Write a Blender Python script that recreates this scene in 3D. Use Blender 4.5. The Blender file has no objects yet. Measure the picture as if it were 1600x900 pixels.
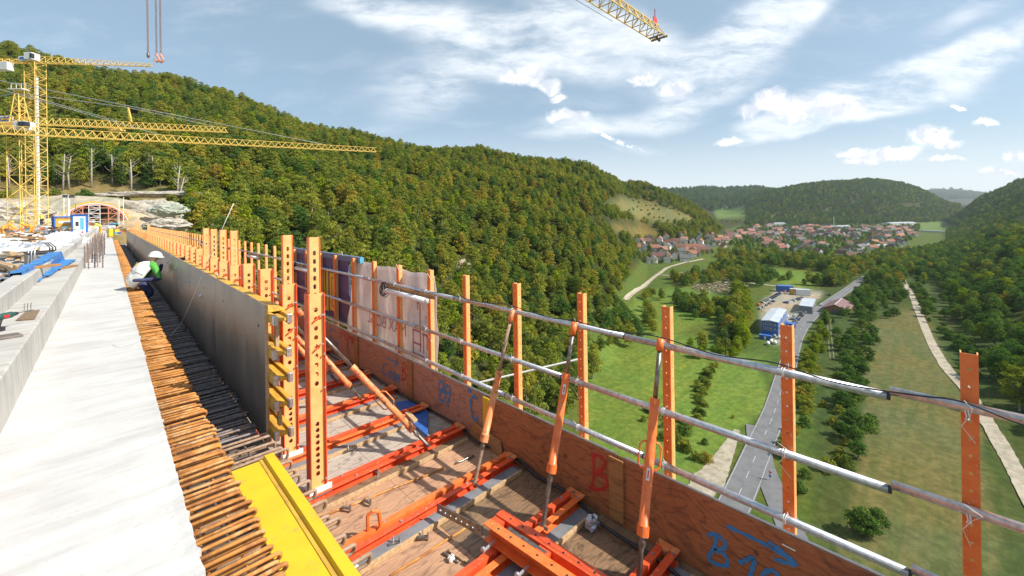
import bpy, bmesh, math, random
import numpy as np
from mathutils import Vector, Matrix, noise
R_ = math.radians
C = bpy.context.scene.collection
sc = bpy.context.scene
# ------------------------------------------------------------ camera
FPX = 655.0; CXP = 800.0; CYP = 335.0; ROLL = R_(.83); YAW = R_(43.98)
FW = Vector((math.sin(YAW), math.cos(YAW), 0)); RT = Vector((math.cos(YAW), -math.sin(YAW), 0))
cr, sr = math.cos(ROLL), math.sin(ROLL)
def ray(px, py):
    u = (px-CXP)/FPX; v = -(py-CYP)/FPX
    return FW + (u*cr+v*sr)*RT + Vector((0, 0, -u*sr+v*cr))
def onx(px, py, X): d = ray(px, py); return d*(X/d.x)
def ony(px, py, Y): d = ray(px, py); return d*(Y/d.y)
def onz(px, py, Z): d = ray(px, py); return d*(Z/d.z)
def ons(px, py, s): d = ray(px, py); return d*(s/d.dot(FW))
def proj(p):
    z = p.dot(FW); a = p.dot(RT)/z; b = p.z/z
    return CXP+FPX*(a*cr-b*sr), CYP-FPX*(a*sr+b*cr)
cam = bpy.data.cameras.new('camera'); co = bpy.data.objects.new('camera', cam); C.objects.link(co)
cam.sensor_width = 36; cam.lens = 36*FPX/1600; cam.clip_start = .05; cam.clip_end = 40000
cam.shift_y = -(450-CYP)/1600
X_ = RT*cr - Vector((0, 0, sr)) * 1.0
Xa = (RT*cr + Vector((0, 0, 1))*(-sr)); Ya = (RT*sr + Vector((0, 0, 1))*cr); Za = -FW
co.matrix_world = Matrix(((Xa.x, Ya.x, Za.x, 0), (Xa.y, Ya.y, Za.y, 0), (Xa.z, Ya.z, Za.z, 0), (0, 0, 0, 1)))
sc.camera = co
# ------------------------------------------------------------ light
HAZE = 3.8e-5
SUN_AZ = R_(148); SUN_EL = R_(42)           # azimuth clockwise from +Y
S = Vector((math.sin(SUN_AZ)*math.cos(SUN_EL), math.cos(SUN_AZ)*math.cos(SUN_EL), math.sin(SUN_EL)))
sun = bpy.data.lights.new('sun', 'SUN'); so = bpy.data.objects.new('sun', sun); C.objects.link(so)
sun.energy = 4.5; sun.angle = R_(.53); sun.color = (1, .93, .82)
so.rotation_euler = S.to_track_quat('Z', 'Y').to_euler()
sc.view_settings.view_transform = 'Standard'; sc.view_settings.look = 'None'
sc.view_settings.exposure = 0.6; sc.view_settings.gamma = 1
w = bpy.data.worlds.new('World'); sc.world = w; w.use_nodes = True
nt = w.node_tree; N = nt.nodes; L = nt.links; N.clear()
def mth(nt, op, a, b=None, c=None, clamp=False):
    n = nt.nodes.new('ShaderNodeMath'); n.operation = op; n.use_clamp = clamp
    for i, x in enumerate((a, b, c)):
        if x is None: continue
        if isinstance(x, (int, float)): n.inputs[i].default_value = x
        else: nt.links.new(x, n.inputs[i])
    return n.outputs[0]
def vth(nt, op, a, b=None, scale=None):
    n = nt.nodes.new('ShaderNodeVectorMath'); n.operation = op
    for i, x in enumerate((a, b)):
        if x is None: continue
        if isinstance(x, (tuple, Vector)): n.inputs[i].default_value = tuple(x)
        else: nt.links.new(x, n.inputs[i])
    if scale is not None: n.inputs['Scale'].default_value = scale
    return n.outputs['Value'] if op in ('DOT_PRODUCT', 'LENGTH') else n.outputs['Vector']
def noiz(nt, vec, scale, detail=5, rough=.55, dist=0, out='Fac'):
    n = nt.nodes.new('ShaderNodeTexNoise'); n.inputs['Scale'].default_value = scale
    n.inputs['Detail'].default_value = detail; n.inputs['Roughness'].default_value = rough
    n.inputs['Distortion'].default_value = dist
    if vec is not None: nt.links.new(vec, n.inputs['Vector'])
    return n.outputs[out]
def mapr(nt, x, a, b, c=0, d=1, smooth=True):
    n = nt.nodes.new('ShaderNodeMapRange'); n.interpolation_type = 'SMOOTHSTEP' if smooth else 'LINEAR'
    nt.links.new(x, n.inputs[0])
    for i, v in zip((1, 2, 3, 4), (a, b, c, d)): n.inputs[i].default_value = v
    return n.outputs[0]
def mixc(nt, f, a, b, mode='MIX'):
    n = nt.nodes.new('ShaderNodeMix'); n.data_type = 'RGBA'; n.blend_type = mode; n.clamp_factor = True
    if isinstance(f, (int, float)): n.inputs[0].default_value = f
    else: nt.links.new(f, n.inputs[0])
    for i, x in ((6, a), (7, b)):
        if isinstance(x, (tuple, list)): n.inputs[i].default_value = tuple(x)[:3]+(1,)
        else: nt.links.new(x, n.inputs[i])
    return n.outputs[2]
def mapping(nt, vec, loc=(0, 0, 0), rot=(0, 0, 0), scl=(1, 1, 1), typ='POINT'):
    n = nt.nodes.new('ShaderNodeMapping'); n.vector_type = typ
    nt.links.new(vec, n.inputs['Vector']); n.inputs['Location'].default_value = loc
    n.inputs['Rotation'].default_value = rot; n.inputs['Scale'].default_value = scl
    return n.outputs[0]
sky = N.new('ShaderNodeTexSky'); sky.sky_type = 'NISHITA'; sky.sun_disc = False
sky.sun_elevation = SUN_EL; sky.sun_rotation = SUN_AZ; sky.altitude = 600; sky.air_density = 1.0; sky.dust_density = 1.5; sky.ozone_density = 1.2
tc = N.new('ShaderNodeTexCoord'); D = vth(nt, 'NORMALIZE', tc.outputs['Generated'])
# the cloud sheet is laid out on a vertical tangent plane facing the valley: u sideways, v up
fz = mth(nt, 'MAXIMUM', vth(nt, 'DOT_PRODUCT', D, FW), .05)
uu = mth(nt, 'DIVIDE', vth(nt, 'DOT_PRODUCT', D, RT), fz)
vv = mth(nt, 'DIVIDE', vth(nt, 'DOT_PRODUCT', D, (0, 0, 1)), fz)
cb = N.new('ShaderNodeCombineXYZ'); L.new(uu, cb.inputs[0]); L.new(vv, cb.inputs[1]); UV = cb.outputs[0]
warp = vth(nt, 'SUBTRACT', noiz(nt, UV, 2.2, 4, .6, 0, 'Color'), (.5, .5, .5))
UVw = vth(nt, 'ADD', UV, vth(nt, 'SCALE', warp, None, .10))
def P2(px, py): return ((px-800)/655, (335-py)/655+(px-800)/655*.0145)
def blob(px, py, wx, wy, ang, vec, soft=1.0):
    u, v = P2(px, py)
    m = mapping(nt, vec, (u, v, 0), (0, 0, R_(ang)), (wx/655, wy/655, 1), 'TEXTURE')
    return mapr(nt, vth(nt, 'LENGTH', m), 1.0, 1.0-soft, 0, 1)
def accum(lst, op='ADD'):
    r = lst[0]
    for x in lst[1:]: r = mth(nt, op, r, x)
    return r
cir = [  # px, py, half length, half height, angle (ccw), weight
 (760, 60, 330, 60, -14, 1.0), (700, 115, 220, 70, 10, .6), (960, 70, 250, 90, -20, 1.0), (1180, 60, 260, 60, 35, 1.1),
 (1120, 150, 190, 55, 28, .8), (1400, 150, 360, 50, 17, 1.2), (1500, 110, 260, 36, 24, .7), (930, 195, 190, 30, 3, .8),
 (660, 170, 130, 50, 20, .35), (1260, 20, 130, 60, 40, .6), (560, 10, 140, 35, -10, .45), (1330, 190, 300, 34, 10, 1.0),
 (1520, 45, 140, 30, 20, .45), (150, 90, 260, 20, -8, .22), (480, 190, 260, 22, -5, .25), (1000, 240, 320, 22, -8, .4), (1050, -60, 500, 70, 5, .5)]
cm = accum([mth(nt, 'MULTIPLY', blob(a, b, c_, d_, e_, UVw), w_) for a, b, c_, d_, e_, w_ in cir])
st = mapping(nt, UVw, (0, 0, 0), (0, 0, R_(-16)), (.8, 3.0, 1))
n1 = noiz(nt, st, 4.2, 12, .62, .2); n2 = noiz(nt, mapping(nt, UVw, (3, 1, 0), (0, 0, R_(8)), (1.0, 2.2, 1)), 9.0, 10, .66, .3)
n3 = noiz(nt, mapping(nt, UVw, (3, 1, 0), (0, 0, R_(27)), (.8, 3.2, 1)), 4.0, 12, .68, .25)
side_ = mapr(nt, uu, .12, .5)
nm_ = mth(nt, 'ADD', mth(nt, 'MULTIPLY', n1, mth(nt, 'SUBTRACT', 1.0, side_)), mth(nt, 'MULTIPLY', n3, side_))
tex = mth(nt, 'ADD', mth(nt, 'MULTIPLY', nm_, .78), mth(nt, 'MULTIPLY', n2, .22))
c1 = mth(nt, 'MULTIPLY', mapr(nt, cm, 0, .8), mapr(nt, tex, .36, .62, .08, 1), clamp=True)
thin = mth(nt, 'MULTIPLY', mapr(nt, tex, .48, .72), .22)
hz = mapr(nt, vv, -.02, .24, .62, 0)
c1 = mth(nt, 'MAXIMUM', c1, thin); c1 = mth(nt, 'MAXIMUM', mth(nt, 'MULTIPLY', c1, .88), hz)
cum = [(835, 118, 34, 22, -8), (802, 124, 34, 14, 0), (862, 136, 26, 16, -20), (876, 154, 18, 8, 0), (1205, 172, 42, 24, 12), (1245, 182, 50, 24, 0), (1300, 178, 62, 24, 5),
       (1180, 184, 42, 14, 5), (1340, 186, 34, 12, 0), (1060, 148, 40, 18, 12), (1500, 8, 55, 14, 0), (1455, 232, 50, 22, 5), (1400, 256, 55, 15, 3),
       (1330, 254, 42, 9, 0), (1540, 214, 30, 7, 0), (1590, 264, 26, 12, 5), (1480, 244, 36, 12, 0), (1500, 190, 16, 5, 0), (890, 182, 40, 12, 0),
       (1475, 270, 50, 7, 0), (1560, 290, 60, 6, 0), (1350, 266, 40, 7, 0), (1140, 232, 30, 8, 0), (1010, 130, 34, 12, 0)]
wsm = vth(nt, 'SUBTRACT', noiz(nt, UV, 14, 6, .65, 0, 'Color'), (.5, .5, .5))
UVc = vth(nt, 'ADD', UV, vth(nt, 'SCALE', wsm, None, .06))
qm = accum([blob(a, b, c_*1.2, d_*1.3, e_, UVc, 1.0) for a, b, c_, d_, e_ in cum], 'MAXIMUM')
qn = noiz(nt, UVc, 17, 10, .7)
qm = mth(nt, 'MULTIPLY', mapr(nt, mth(nt, 'ADD', qm, mth(nt, 'MULTIPLY', mth(nt, 'SUBTRACT', qn, .5), .95)), .10, .74), .92)
# soft grey cloud shade is painted into the colour by a shifted noise
UVd = vth(nt, 'ADD', UVc, (-.012, .016, 0))
qs = mapr(nt, noiz(nt, UVd, 22, 5, .6), .38, .6)
skyc = mixc(nt, .5, vth(nt, 'SCALE', sky.outputs[0], None, .8), (2.75, 3.75, 4.4))
cl = mixc(nt, c1, skyc, (6.3, 6.55, 6.8))
ccol = mixc(nt, qs, (4.6, 4.9, 5.5), (7.4, 7.4, 7.4))
fin = mixc(nt, qm, cl, ccol)
# a thin dashed vapour trail
vt = mapping(nt, UVw, P2(955, 216)+(0,), (0, 0, R_(-23)), (62/655, 5/655, 1), 'TEXTURE')
vt = mth(nt, 'MULTIPLY', mapr(nt, vth(nt, 'LENGTH', vt), 1, .2), mapr(nt, noiz(nt, UV, 60, 2), .4, .55))
fin = mixc(nt, mth(nt, 'MULTIPLY', vt, .8), fin, (8, 8, 8))
bg = N.new('ShaderNodeBackground'); L.new(fin, bg.inputs[0]); bg.inputs[1].default_value = .120
ow = N.new('ShaderNodeOutputWorld'); L.new(bg.outputs[0], ow.inputs[0])
# ------------------------------------------------------------ materials
def newmat(name):
    m = bpy.data.materials.new(name); m.use_nodes = True; t = m.node_tree
    b = t.nodes['Principled BSDF']; return m, t, b
def coord(t, which='Object'):
    n = t.nodes.new('ShaderNodeTexCoord'); return n.outputs[which]
def wpos(t): return t.nodes.new('ShaderNodeNewGeometry').outputs['Position']
def bump(t, b, h, strength=.3, dist=.01):
    n = t.nodes.new('ShaderNodeBump'); n.inputs['Strength'].default_value = strength; n.inputs['Distance'].default_value = dist
    t.links.new(h, n.inputs['Height']); t.links.new(n.outputs[0], b.inputs['Normal'])
def mat(name, col, rough=.6, metal=0, col2=None, sc_=8, lo=.4, hi=.65, stretch=(1, 1, 1), bmp=0, spec=.5, stain=None, stsc=3, stlo=.55, sthi=.7, bd=.01, splash=None):
    """base colour varied by noise, optional stains"""
    m, t, b = newmat(name); P = wpos(t)
    b.inputs['Roughness'].default_value = rough; b.inputs['Metallic'].default_value = metal; b.inputs['Specular IOR Level'].default_value = spec
    v = mapping(t, P, (0, 0, 0), (0, 0, 0), stretch)
    n = noiz(t, v, sc_, 7, .6)
    c2 = col2 if col2 else tuple(x*.8 for x in col)
    c = mixc(t, mapr(t, n, lo, hi), col, c2)
    if stain:
        n2 = noiz(t, P, stsc, 8, .7); c = mixc(t, mapr(t, n2, stlo, sthi), c, stain)
    if splash:
        n4 = noiz(t, P, 60, 3, .7); n5 = noiz(t, P, 4, 4, .6); c = mixc(t, mth(t, 'MULTIPLY', mth(t, 'MULTIPLY', mapr(t, n4, .60, .68), mapr(t, n5, .45, .6)), .7), c, splash)
        n6 = noiz(t, mapping(t, P, (0, 0, 0), (.3, .2, .1), (3, 3, .6)), 30, 6, .75); c = mixc(t, mth(t, 'MULTIPLY', mapr(t, n6, .62, .70), .6), c, tuple(x*.45 for x in col))
    t.links.new(c, b.inputs['Base Color'])
    if bmp: bump(t, b, n, bmp, bd)
    return m
M = {}
M['orange'] = mat('orange_paint', (.86, .20, .045), .42, col2=(.78, .15, .03), sc_=14, stain=(.34, .12, .05), stsc=22, stlo=.66, sthi=.74, bmp=.06, splash=(.62, .52, .44))
M['orange_lit'] = mat('orange_paint_lit', (.90, .45, .17), .5, col2=(.86, .38, .13), sc_=10, stain=(.40, .17, .08), stsc=16, stlo=.62, sthi=.72, bmp=.06, splash=(.62, .52, .44))  # paler copy of the orange, painting the sunlit faces of the posts
M['orange_w'] = mat('orange_paint_worn', (.82, .22, .06), .5, col2=(.75, .33, .13), sc_=9, stain=(.22, .10, .06), stsc=14, stlo=.5, sthi=.62, bmp=.15, splash=(.62, .52, .44))
M['red'] = mat('red_orange_paint_and_shade', (.80, .105, .028), .42, col2=(.70, .08, .025), sc_=9, stain=(.30, .09, .05), stsc=26, stlo=.64, sthi=.74, bmp=.05, splash=(.62, .52, .44))
M['galv'] = mat('galvanised_steel', (.62, .63, .66), .38, .75, col2=(.45, .46, .49), sc_=30, stain=(.75, .74, .72), stsc=12, stlo=.55, sthi=.66)
M['steel'] = mat('bare_steel', (.30, .28, .26), .4, .8, col2=(.18, .15, .13), sc_=20, stain=(.25, .12, .06), stsc=15)
M['white'] = mat('white_plastic', (.8, .8, .78), .45, col2=(.7, .7, .68))
M['whitewire'] = mat('white_wire', (.85, .83, .80), .5)
M['rubber'] = mat('black_rubber', (.02, .02, .025), .5, col2=(.035, .035, .04), sc_=40, bmp=.1)
M['rust'] = mat('rusty_rebar', (.56, .24, .055), .85, .0, col2=(.33, .13, .04), sc_=9, bmp=.5, stain=(.60, .34, .14), stsc=12, stlo=.5, sthi=.62)
M['rebar_d'] = mat('dark_rebar', (.27, .235, .23), .5, .3, col2=(.15, .13, .135), sc_=25, bmp=.5, stain=(.36, .23, .15), stsc=5, stlo=.55, sthi=.68)
def ribs(m):
    t = m.node_tree; b = t.nodes['Principled BSDF']; wv = t.nodes.new('ShaderNodeTexWave'); wv.bands_direction = 'X'; wv.inputs['Scale'].default_value = 62; wv.inputs['Distortion'].default_value = .6
    t.links.new(mapping(t, wpos(t), (0, 0, 0), (0, 0, .35)), wv.inputs['Vector']); old = b.inputs['Normal'].links[0].from_node; bm = t.nodes.new('ShaderNodeBump'); bm.inputs['Strength'].default_value = .45; bm.inputs['Distance'].default_value = .002
    t.links.new(wv.outputs['Fac'], bm.inputs['Height']); t.links.new(old.outputs[0], bm.inputs['Normal']); t.links.new(bm.outputs[0], b.inputs['Normal'])
M['rebar_l'] = mat('pale_rust_rebar', (.40, .28, .20), .8, .1, col2=(.30, .19, .12), sc_=30, bmp=.5)
for k_ in ('rust', 'rebar_d', 'rebar_l'): ribs(M[k_])
M['yellow'] = mat('yellow_lacquer', (.74, .50, .018), .45, col2=(.68, .45, .02), sc_=5, stain=(.48, .36, .07), stsc=7, stlo=.56, sthi=.72, bmp=.05, splash=(.5, .42, .2))
M['ytimber'] = mat('yellow_timber', (.68, .42, .05), .55, col2=(.52, .29, .05), sc_=6, stretch=(8, .6, 8), stain=(.24, .15, .07), stsc=7, stlo=.56, sthi=.7, bmp=.15)
M['blue'] = mat('blue_paint', (.03, .12, .42), .5, col2=(.05, .16, .5))
M['bluetarp'] = mat('blue_tarpaulin', (.03, .17, .48), .35, col2=(.05, .26, .62), sc_=6)
M['black'] = mat('black_paint', (.03, .03, .035), .5)
M['grey'] = mat('grey_paint', (.22, .23, .25), .5)
M['cyan'] = mat('cyan_paint', (.1, .4, .6), .5)
M['redp'] = mat('red_plastic', (.65, .04, .04), .5)
M['hook'] = mat('hook_orange', (.7, .28, .18), .5)
M['craney'] = mat('crane_yellow', (.82, .55, .13), .5, col2=(.76, .50, .12))
M['skin'] = mat('skin', (.55, .33, .24), .6)
M['sheet'] = mat('white_sheeting', (.66, .66, .66), .45, col2=(.52, .55, .60), sc_=3, bmp=.3)
M['orangecloth'] = mat('orange_hi_vis', (.95, .35, .04), .7, col2=(.85, .28, .03))
M['yellowcloth'] = mat('yellow_hi_vis', (.75, .8, .1), .7)
M['green'] = mat('green_cloth', (.10, .42, .06), .8, col2=(.06, .28, .05), sc_=18)
M['whitecloth'] = mat('white_cloth', (.82, .82, .78), .85, col2=(.72, .72, .68), sc_=12, bmp=.3)
M['navy'] = mat('navy_cloth', (.03, .035, .10), .8, col2=(.05, .06, .15))
M['deadwood'] = mat('pale_timber', (.52, .36, .20), .7, col2=(.40, .26, .14), sc_=6, stretch=(6, 6, 6), bmp=.2)
M['bluepaint'] = mat('blue_marker_paint', (.05, .25, .55), .6)
M['redmark'] = mat('red_marker_paint', (.50, .04, .03), .6)
def ply(name, c1, c2, dark, ax='Y', glossy=.6, stainlo=.52, stainhi=.68, scale=1.0):
    m, t, b = newmat(name); P = wpos(t)
    st = {'Y': (3, .55, 3), 'X': (.55, 3, 3)}[ax]
    wob = vth(t, 'ADD', P, vth(t, 'SCALE', vth(t, 'SUBTRACT', noiz(t, P, 1.7, 3, .5, 0, 'Color'), (.5, .5, .5)), None, .35))
    f = noiz(t, mapping(t, wob, (0, 0, 0), (0, 0, 0), st), 1.1*scale, 3, .5, .3)
    rings = mth(t, 'FRACT', mth(t, 'MULTIPLY', f, 13.0)); rings = mapr(t, mth(t, 'ABSOLUTE', mth(t, 'SUBTRACT', rings, .5)), .0, .22, 1, 0)
    n = noiz(t, mapping(t, P, (0, 0, 0), (0, 0, 0), tuple(x*3 for x in st)), 9*scale, 8, .7)
    big = noiz(t, P, 1.1, 4, .6)
    g = mth(t, 'ADD', mth(t, 'MULTIPLY', n, .75), mth(t, 'MULTIPLY', big, .25))
    c = mixc(t, mapr(t, g, .36, .64), c1, c2)
    c = mixc(t, mth(t, 'MULTIPLY', mth(t, 'MULTIPLY', rings, mapr(t, n, .3, .55)), .6), c, dark)
    n2 = noiz(t, P, 2.3, 9, .75, .5); c = mixc(t, mapr(t, n2, stainlo, stainhi), c, dark)
    vo = t.nodes.new('ShaderNodeTexVoronoi'); vo.inputs['Scale'].default_value = 6; t.links.new(mapping(t, wob, (0, 0, 0), (0, 0, 0), (1, .8, 1)), vo.inputs['Vector'])
    sep = t.nodes.new('ShaderNodeSeparateColor'); t.links.new(vo.outputs['Color'], sep.inputs[0])
    kn = mth(t, 'MULTIPLY', mapr(t, vo.outputs['Distance'], .16, .06), mapr(t, sep.outputs[0], .62, .66))
    c = mixc(t, mth(t, 'MULTIPLY', kn, .8), c, dark)
    n3 = noiz(t, P, 55, 4, .7); c = mixc(t, mth(t, 'MULTIPLY', mapr(t, n3, .60, .72), .5), c, tuple(x*.5 for x in dark))
    t.links.new(c, b.inputs['Base Color']); b.inputs['Roughness'].default_value = glossy; bump(t, b, g, .3, .004)
    return m
M['ply_board'] = ply('toeboard_plywood', (.44, .17, .065), (.31, .105, .045), (.10, .05, .035), stainlo=.56, stainhi=.72)
M['ply_board_p'] = ply('toeboard_plywood_pink', (.46, .26, .18), (.36, .19, .13), (.16, .09, .07), stainlo=.56, stainhi=.74)
M['ply_floor'] = ply('floor_plywood', (.55, .33, .20), (.40, .22, .13), (.17, .10, .07), 'X', stainlo=.52, stainhi=.74)
M['ply_floor_d'] = ply('floor_plywood_wet', (.30, .19, .11), (.18, .11, .065), (.05, .04, .03), 'X', .35)
M['ply_floor_g'] = ply('floor_planks_grey', (.52, .46, .40), (.40, .34, .28), (.16, .12, .10), 'X')
M['batten'] = ply('batten_wood', (.42, .22, .08), (.30, .14, .05), (.15, .08, .04), 'Y')
# concrete
def concrete(name, c1, c2, broom=0, rough=.8):
    m, t, b = newmat(name); P = wpos(t)
    a = noiz(t, P, 1.3, 10, .7); d = noiz(t, P, 40, 4, .6)
    s_ = noiz(t, mapping(t, P, (0, 0, 0), (0, 0, R_(-12)), (.8, 4.5, 1)), 1.7, 7, .6)
    g = mth(t, 'ADD', mth(t, 'MULTIPLY', a, .5), mth(t, 'MULTIPLY', s_, .5))
    c = mixc(t, mapr(t, g, .38, .66), c1, c2); c = mixc(t, mth(t, 'MULTIPLY', mapr(t, d, .62, .72), .4), c, tuple(x*.6 for x in c2))
    if broom:   # dirty drips down the kerb
        s2 = noiz(t, mapping(t, P, (0, 0, 0), (0, 0, 0), (1, 9, .7)), 2.0, 5, .6); c = mixc(t, mapr(t, s2, .5, .72, 0, .55), c, tuple(x*.66 for x in c2))
    t.links.new(c, b.inputs['Base Color']); b.inputs['Roughness'].default_value = rough
    bump(t, b, mth(t, 'ADD', s_, mth(t, 'MULTIPLY', d, .5)), .18, .004); return m
M['conc'] = concrete('slab_concrete', (.60, .59, .575), (.45, .44, .43))
M['conc_k'] = concrete('kerb_concrete', (.52, .505, .475), (.38, .365, .34), 1)
# film faced formwork ply
m, t, b = newmat('film_faced_plywood'); P = wpos(t)
n1 = noiz(t, mapping(t, P, (0, 0, 0), (0, 0, 0), (1, 1.2, .6)), 2.2, 8, .62); n2 = noiz(t, P, 25, 5, .7)
c = mixc(t, mapr(t, n1, .3, .72), (.12, .098, .084), (.20, .168, .145)); c = mixc(t, mapr(t, n2, .66, .74), c, (.34, .30, .26)); n3 = noiz(t, mapping(t, P, (0, 0, 0), (0, 0, 0), (1, 7, .5)), 2.0, 7, .7); c = mixc(t, mth(t, 'MULTIPLY', mapr(t, n3, .54, .68), .6), c, (.26, .22, .18)); n4 = noiz(t, P, 1.1, 8, .7); c = mixc(t, mth(t, 'MULTIPLY', mapr(t, n4, .5, .66), .5), c, (.06, .05, .05))
t.links.new(c, b.inputs['Base Color']); t.links.new(mapr(t, n1, .3, .7, .30, .42), b.inputs['Roughness']); b.inputs['Specular IOR Level'].default_value = .8; M['film'] = m
# translucent banner fabric
m, t, b = newmat('banner_fabric'); P = wpos(t)
n1 = noiz(t, mapping(t, P, (0, 0, 0), (R_(20), 0, 0), (1, 5, 1.2)), 1.6, 5, .6)
c = mixc(t, mapr(t, n1, .35, .65), (.88, .80, .77), (.74, .64, .61)); t.links.new(c, b.inputs['Base Color']); b.inputs['Roughness'].default_value = .85
tr = t.nodes.new('ShaderNodeBsdfTranslucent'); t.links.new(c, tr.inputs[0]); mx = t.nodes.new('ShaderNodeMixShader'); mx.inputs[0].default_value = .5
t.links.new(b.outputs[0], mx.inputs[1]); t.links.new(tr.outputs[0], mx.inputs[2]); t.links.new(mx.outputs[0], t.nodes['Material Output'].inputs[0])
bump(t, b, n1, .8, .05); M['banner'] = m
def foliage(name, ramp, dark=.62, tl=.38, gain=(1.95, 1.85, 1.5)):
    m, t, b = newmat(name); t.nodes.remove(b)
    oi = t.nodes.new('ShaderNodeObjectInfo'); r = t.nodes.new('ShaderNodeValToRGB'); L_ = t.links
    e = r.color_ramp.elements
    while len(e) > 1: e.remove(e[0])
    e[0].position = ramp[0][0]; e[0].color = ramp[0][1]+(1,)
    for p_, c_ in ramp[1:]: k = e.new(p_); k.color = c_+(1,)
    L_.new(oi.outputs['Random'], r.inputs[0])
    at = t.nodes.new('ShaderNodeAttribute'); at.attribute_name = 'v'
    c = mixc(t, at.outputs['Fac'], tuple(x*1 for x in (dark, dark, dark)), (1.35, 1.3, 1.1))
    c = mixc(t, 1.0, r.outputs[0], c, 'MULTIPLY'); c = vth(t, 'MULTIPLY', c, gain)
    d = t.nodes.new('ShaderNodeBsdfDiffuse'); tr = t.nodes.new('ShaderNodeBsdfTranslucent'); mx = t.nodes.new('ShaderNodeMixShader'); mx.inputs[0].default_value = tl
    L_.new(c, d.inputs[0]); L_.new(mixc(t, 1.0, c, (1.1, 1.25, .5), 'MULTIPLY'), tr.inputs[0]); L_.new(d.outputs[0], mx.inputs[1]); L_.new(tr.outputs[0], mx.inputs[2])
    L_.new(mx.outputs[0], t.nodes['Material Output'].inputs[0]); return m
M['leaf'] = foliage('mixed_foliage', [(0, (.075, .105, .026)), (.2, (.105, .125, .030)), (.4, (.145, .155, .034)), (.52, (.065, .095, .028)), (.66, (.175, .175, .036)), (.78, (.095, .115, .028)), (.9, (.185, .165, .034)), (.96, (.16, .125, .032)), (1, (.12, .145, .030))], gain=(2.05, 2.0, 1.75))
M['leafd'] = foliage('dark_foliage', [(0, (.035, .072, .022)), (.35, (.050, .095, .028)), (.6, (.065, .105, .026)), (.85, (.045, .080, .030)), (1, (.095, .120, .026))], gain=(2.1, 2.05, 1.9))
M['leafy'] = foliage('yellow_green_foliage', [(0, (.12, .17, .02)), (.5, (.17, .20, .022)), (1, (.09, .14, .02))], gain=(1.7, 1.65, 1.4))
M['needle'] = foliage('conifer_needles', [(0, (.030, .062, .024)), (.6, (.045, .080, .026)), (1, (.055, .090, .022))])
M['silver'] = foliage('silver_blue_needles', [(0, (.12, .19, .19)), (1, (.14, .2, .2))])
M['bark'] = mat('bark', (.22, .18, .14), .9, col2=(.13, .10, .08), sc_=4, bmp=.4)
M['barkp'] = mat('pale_bark', (.42, .38, .33), .9, col2=(.28, .25, .21), sc_=2)
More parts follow.
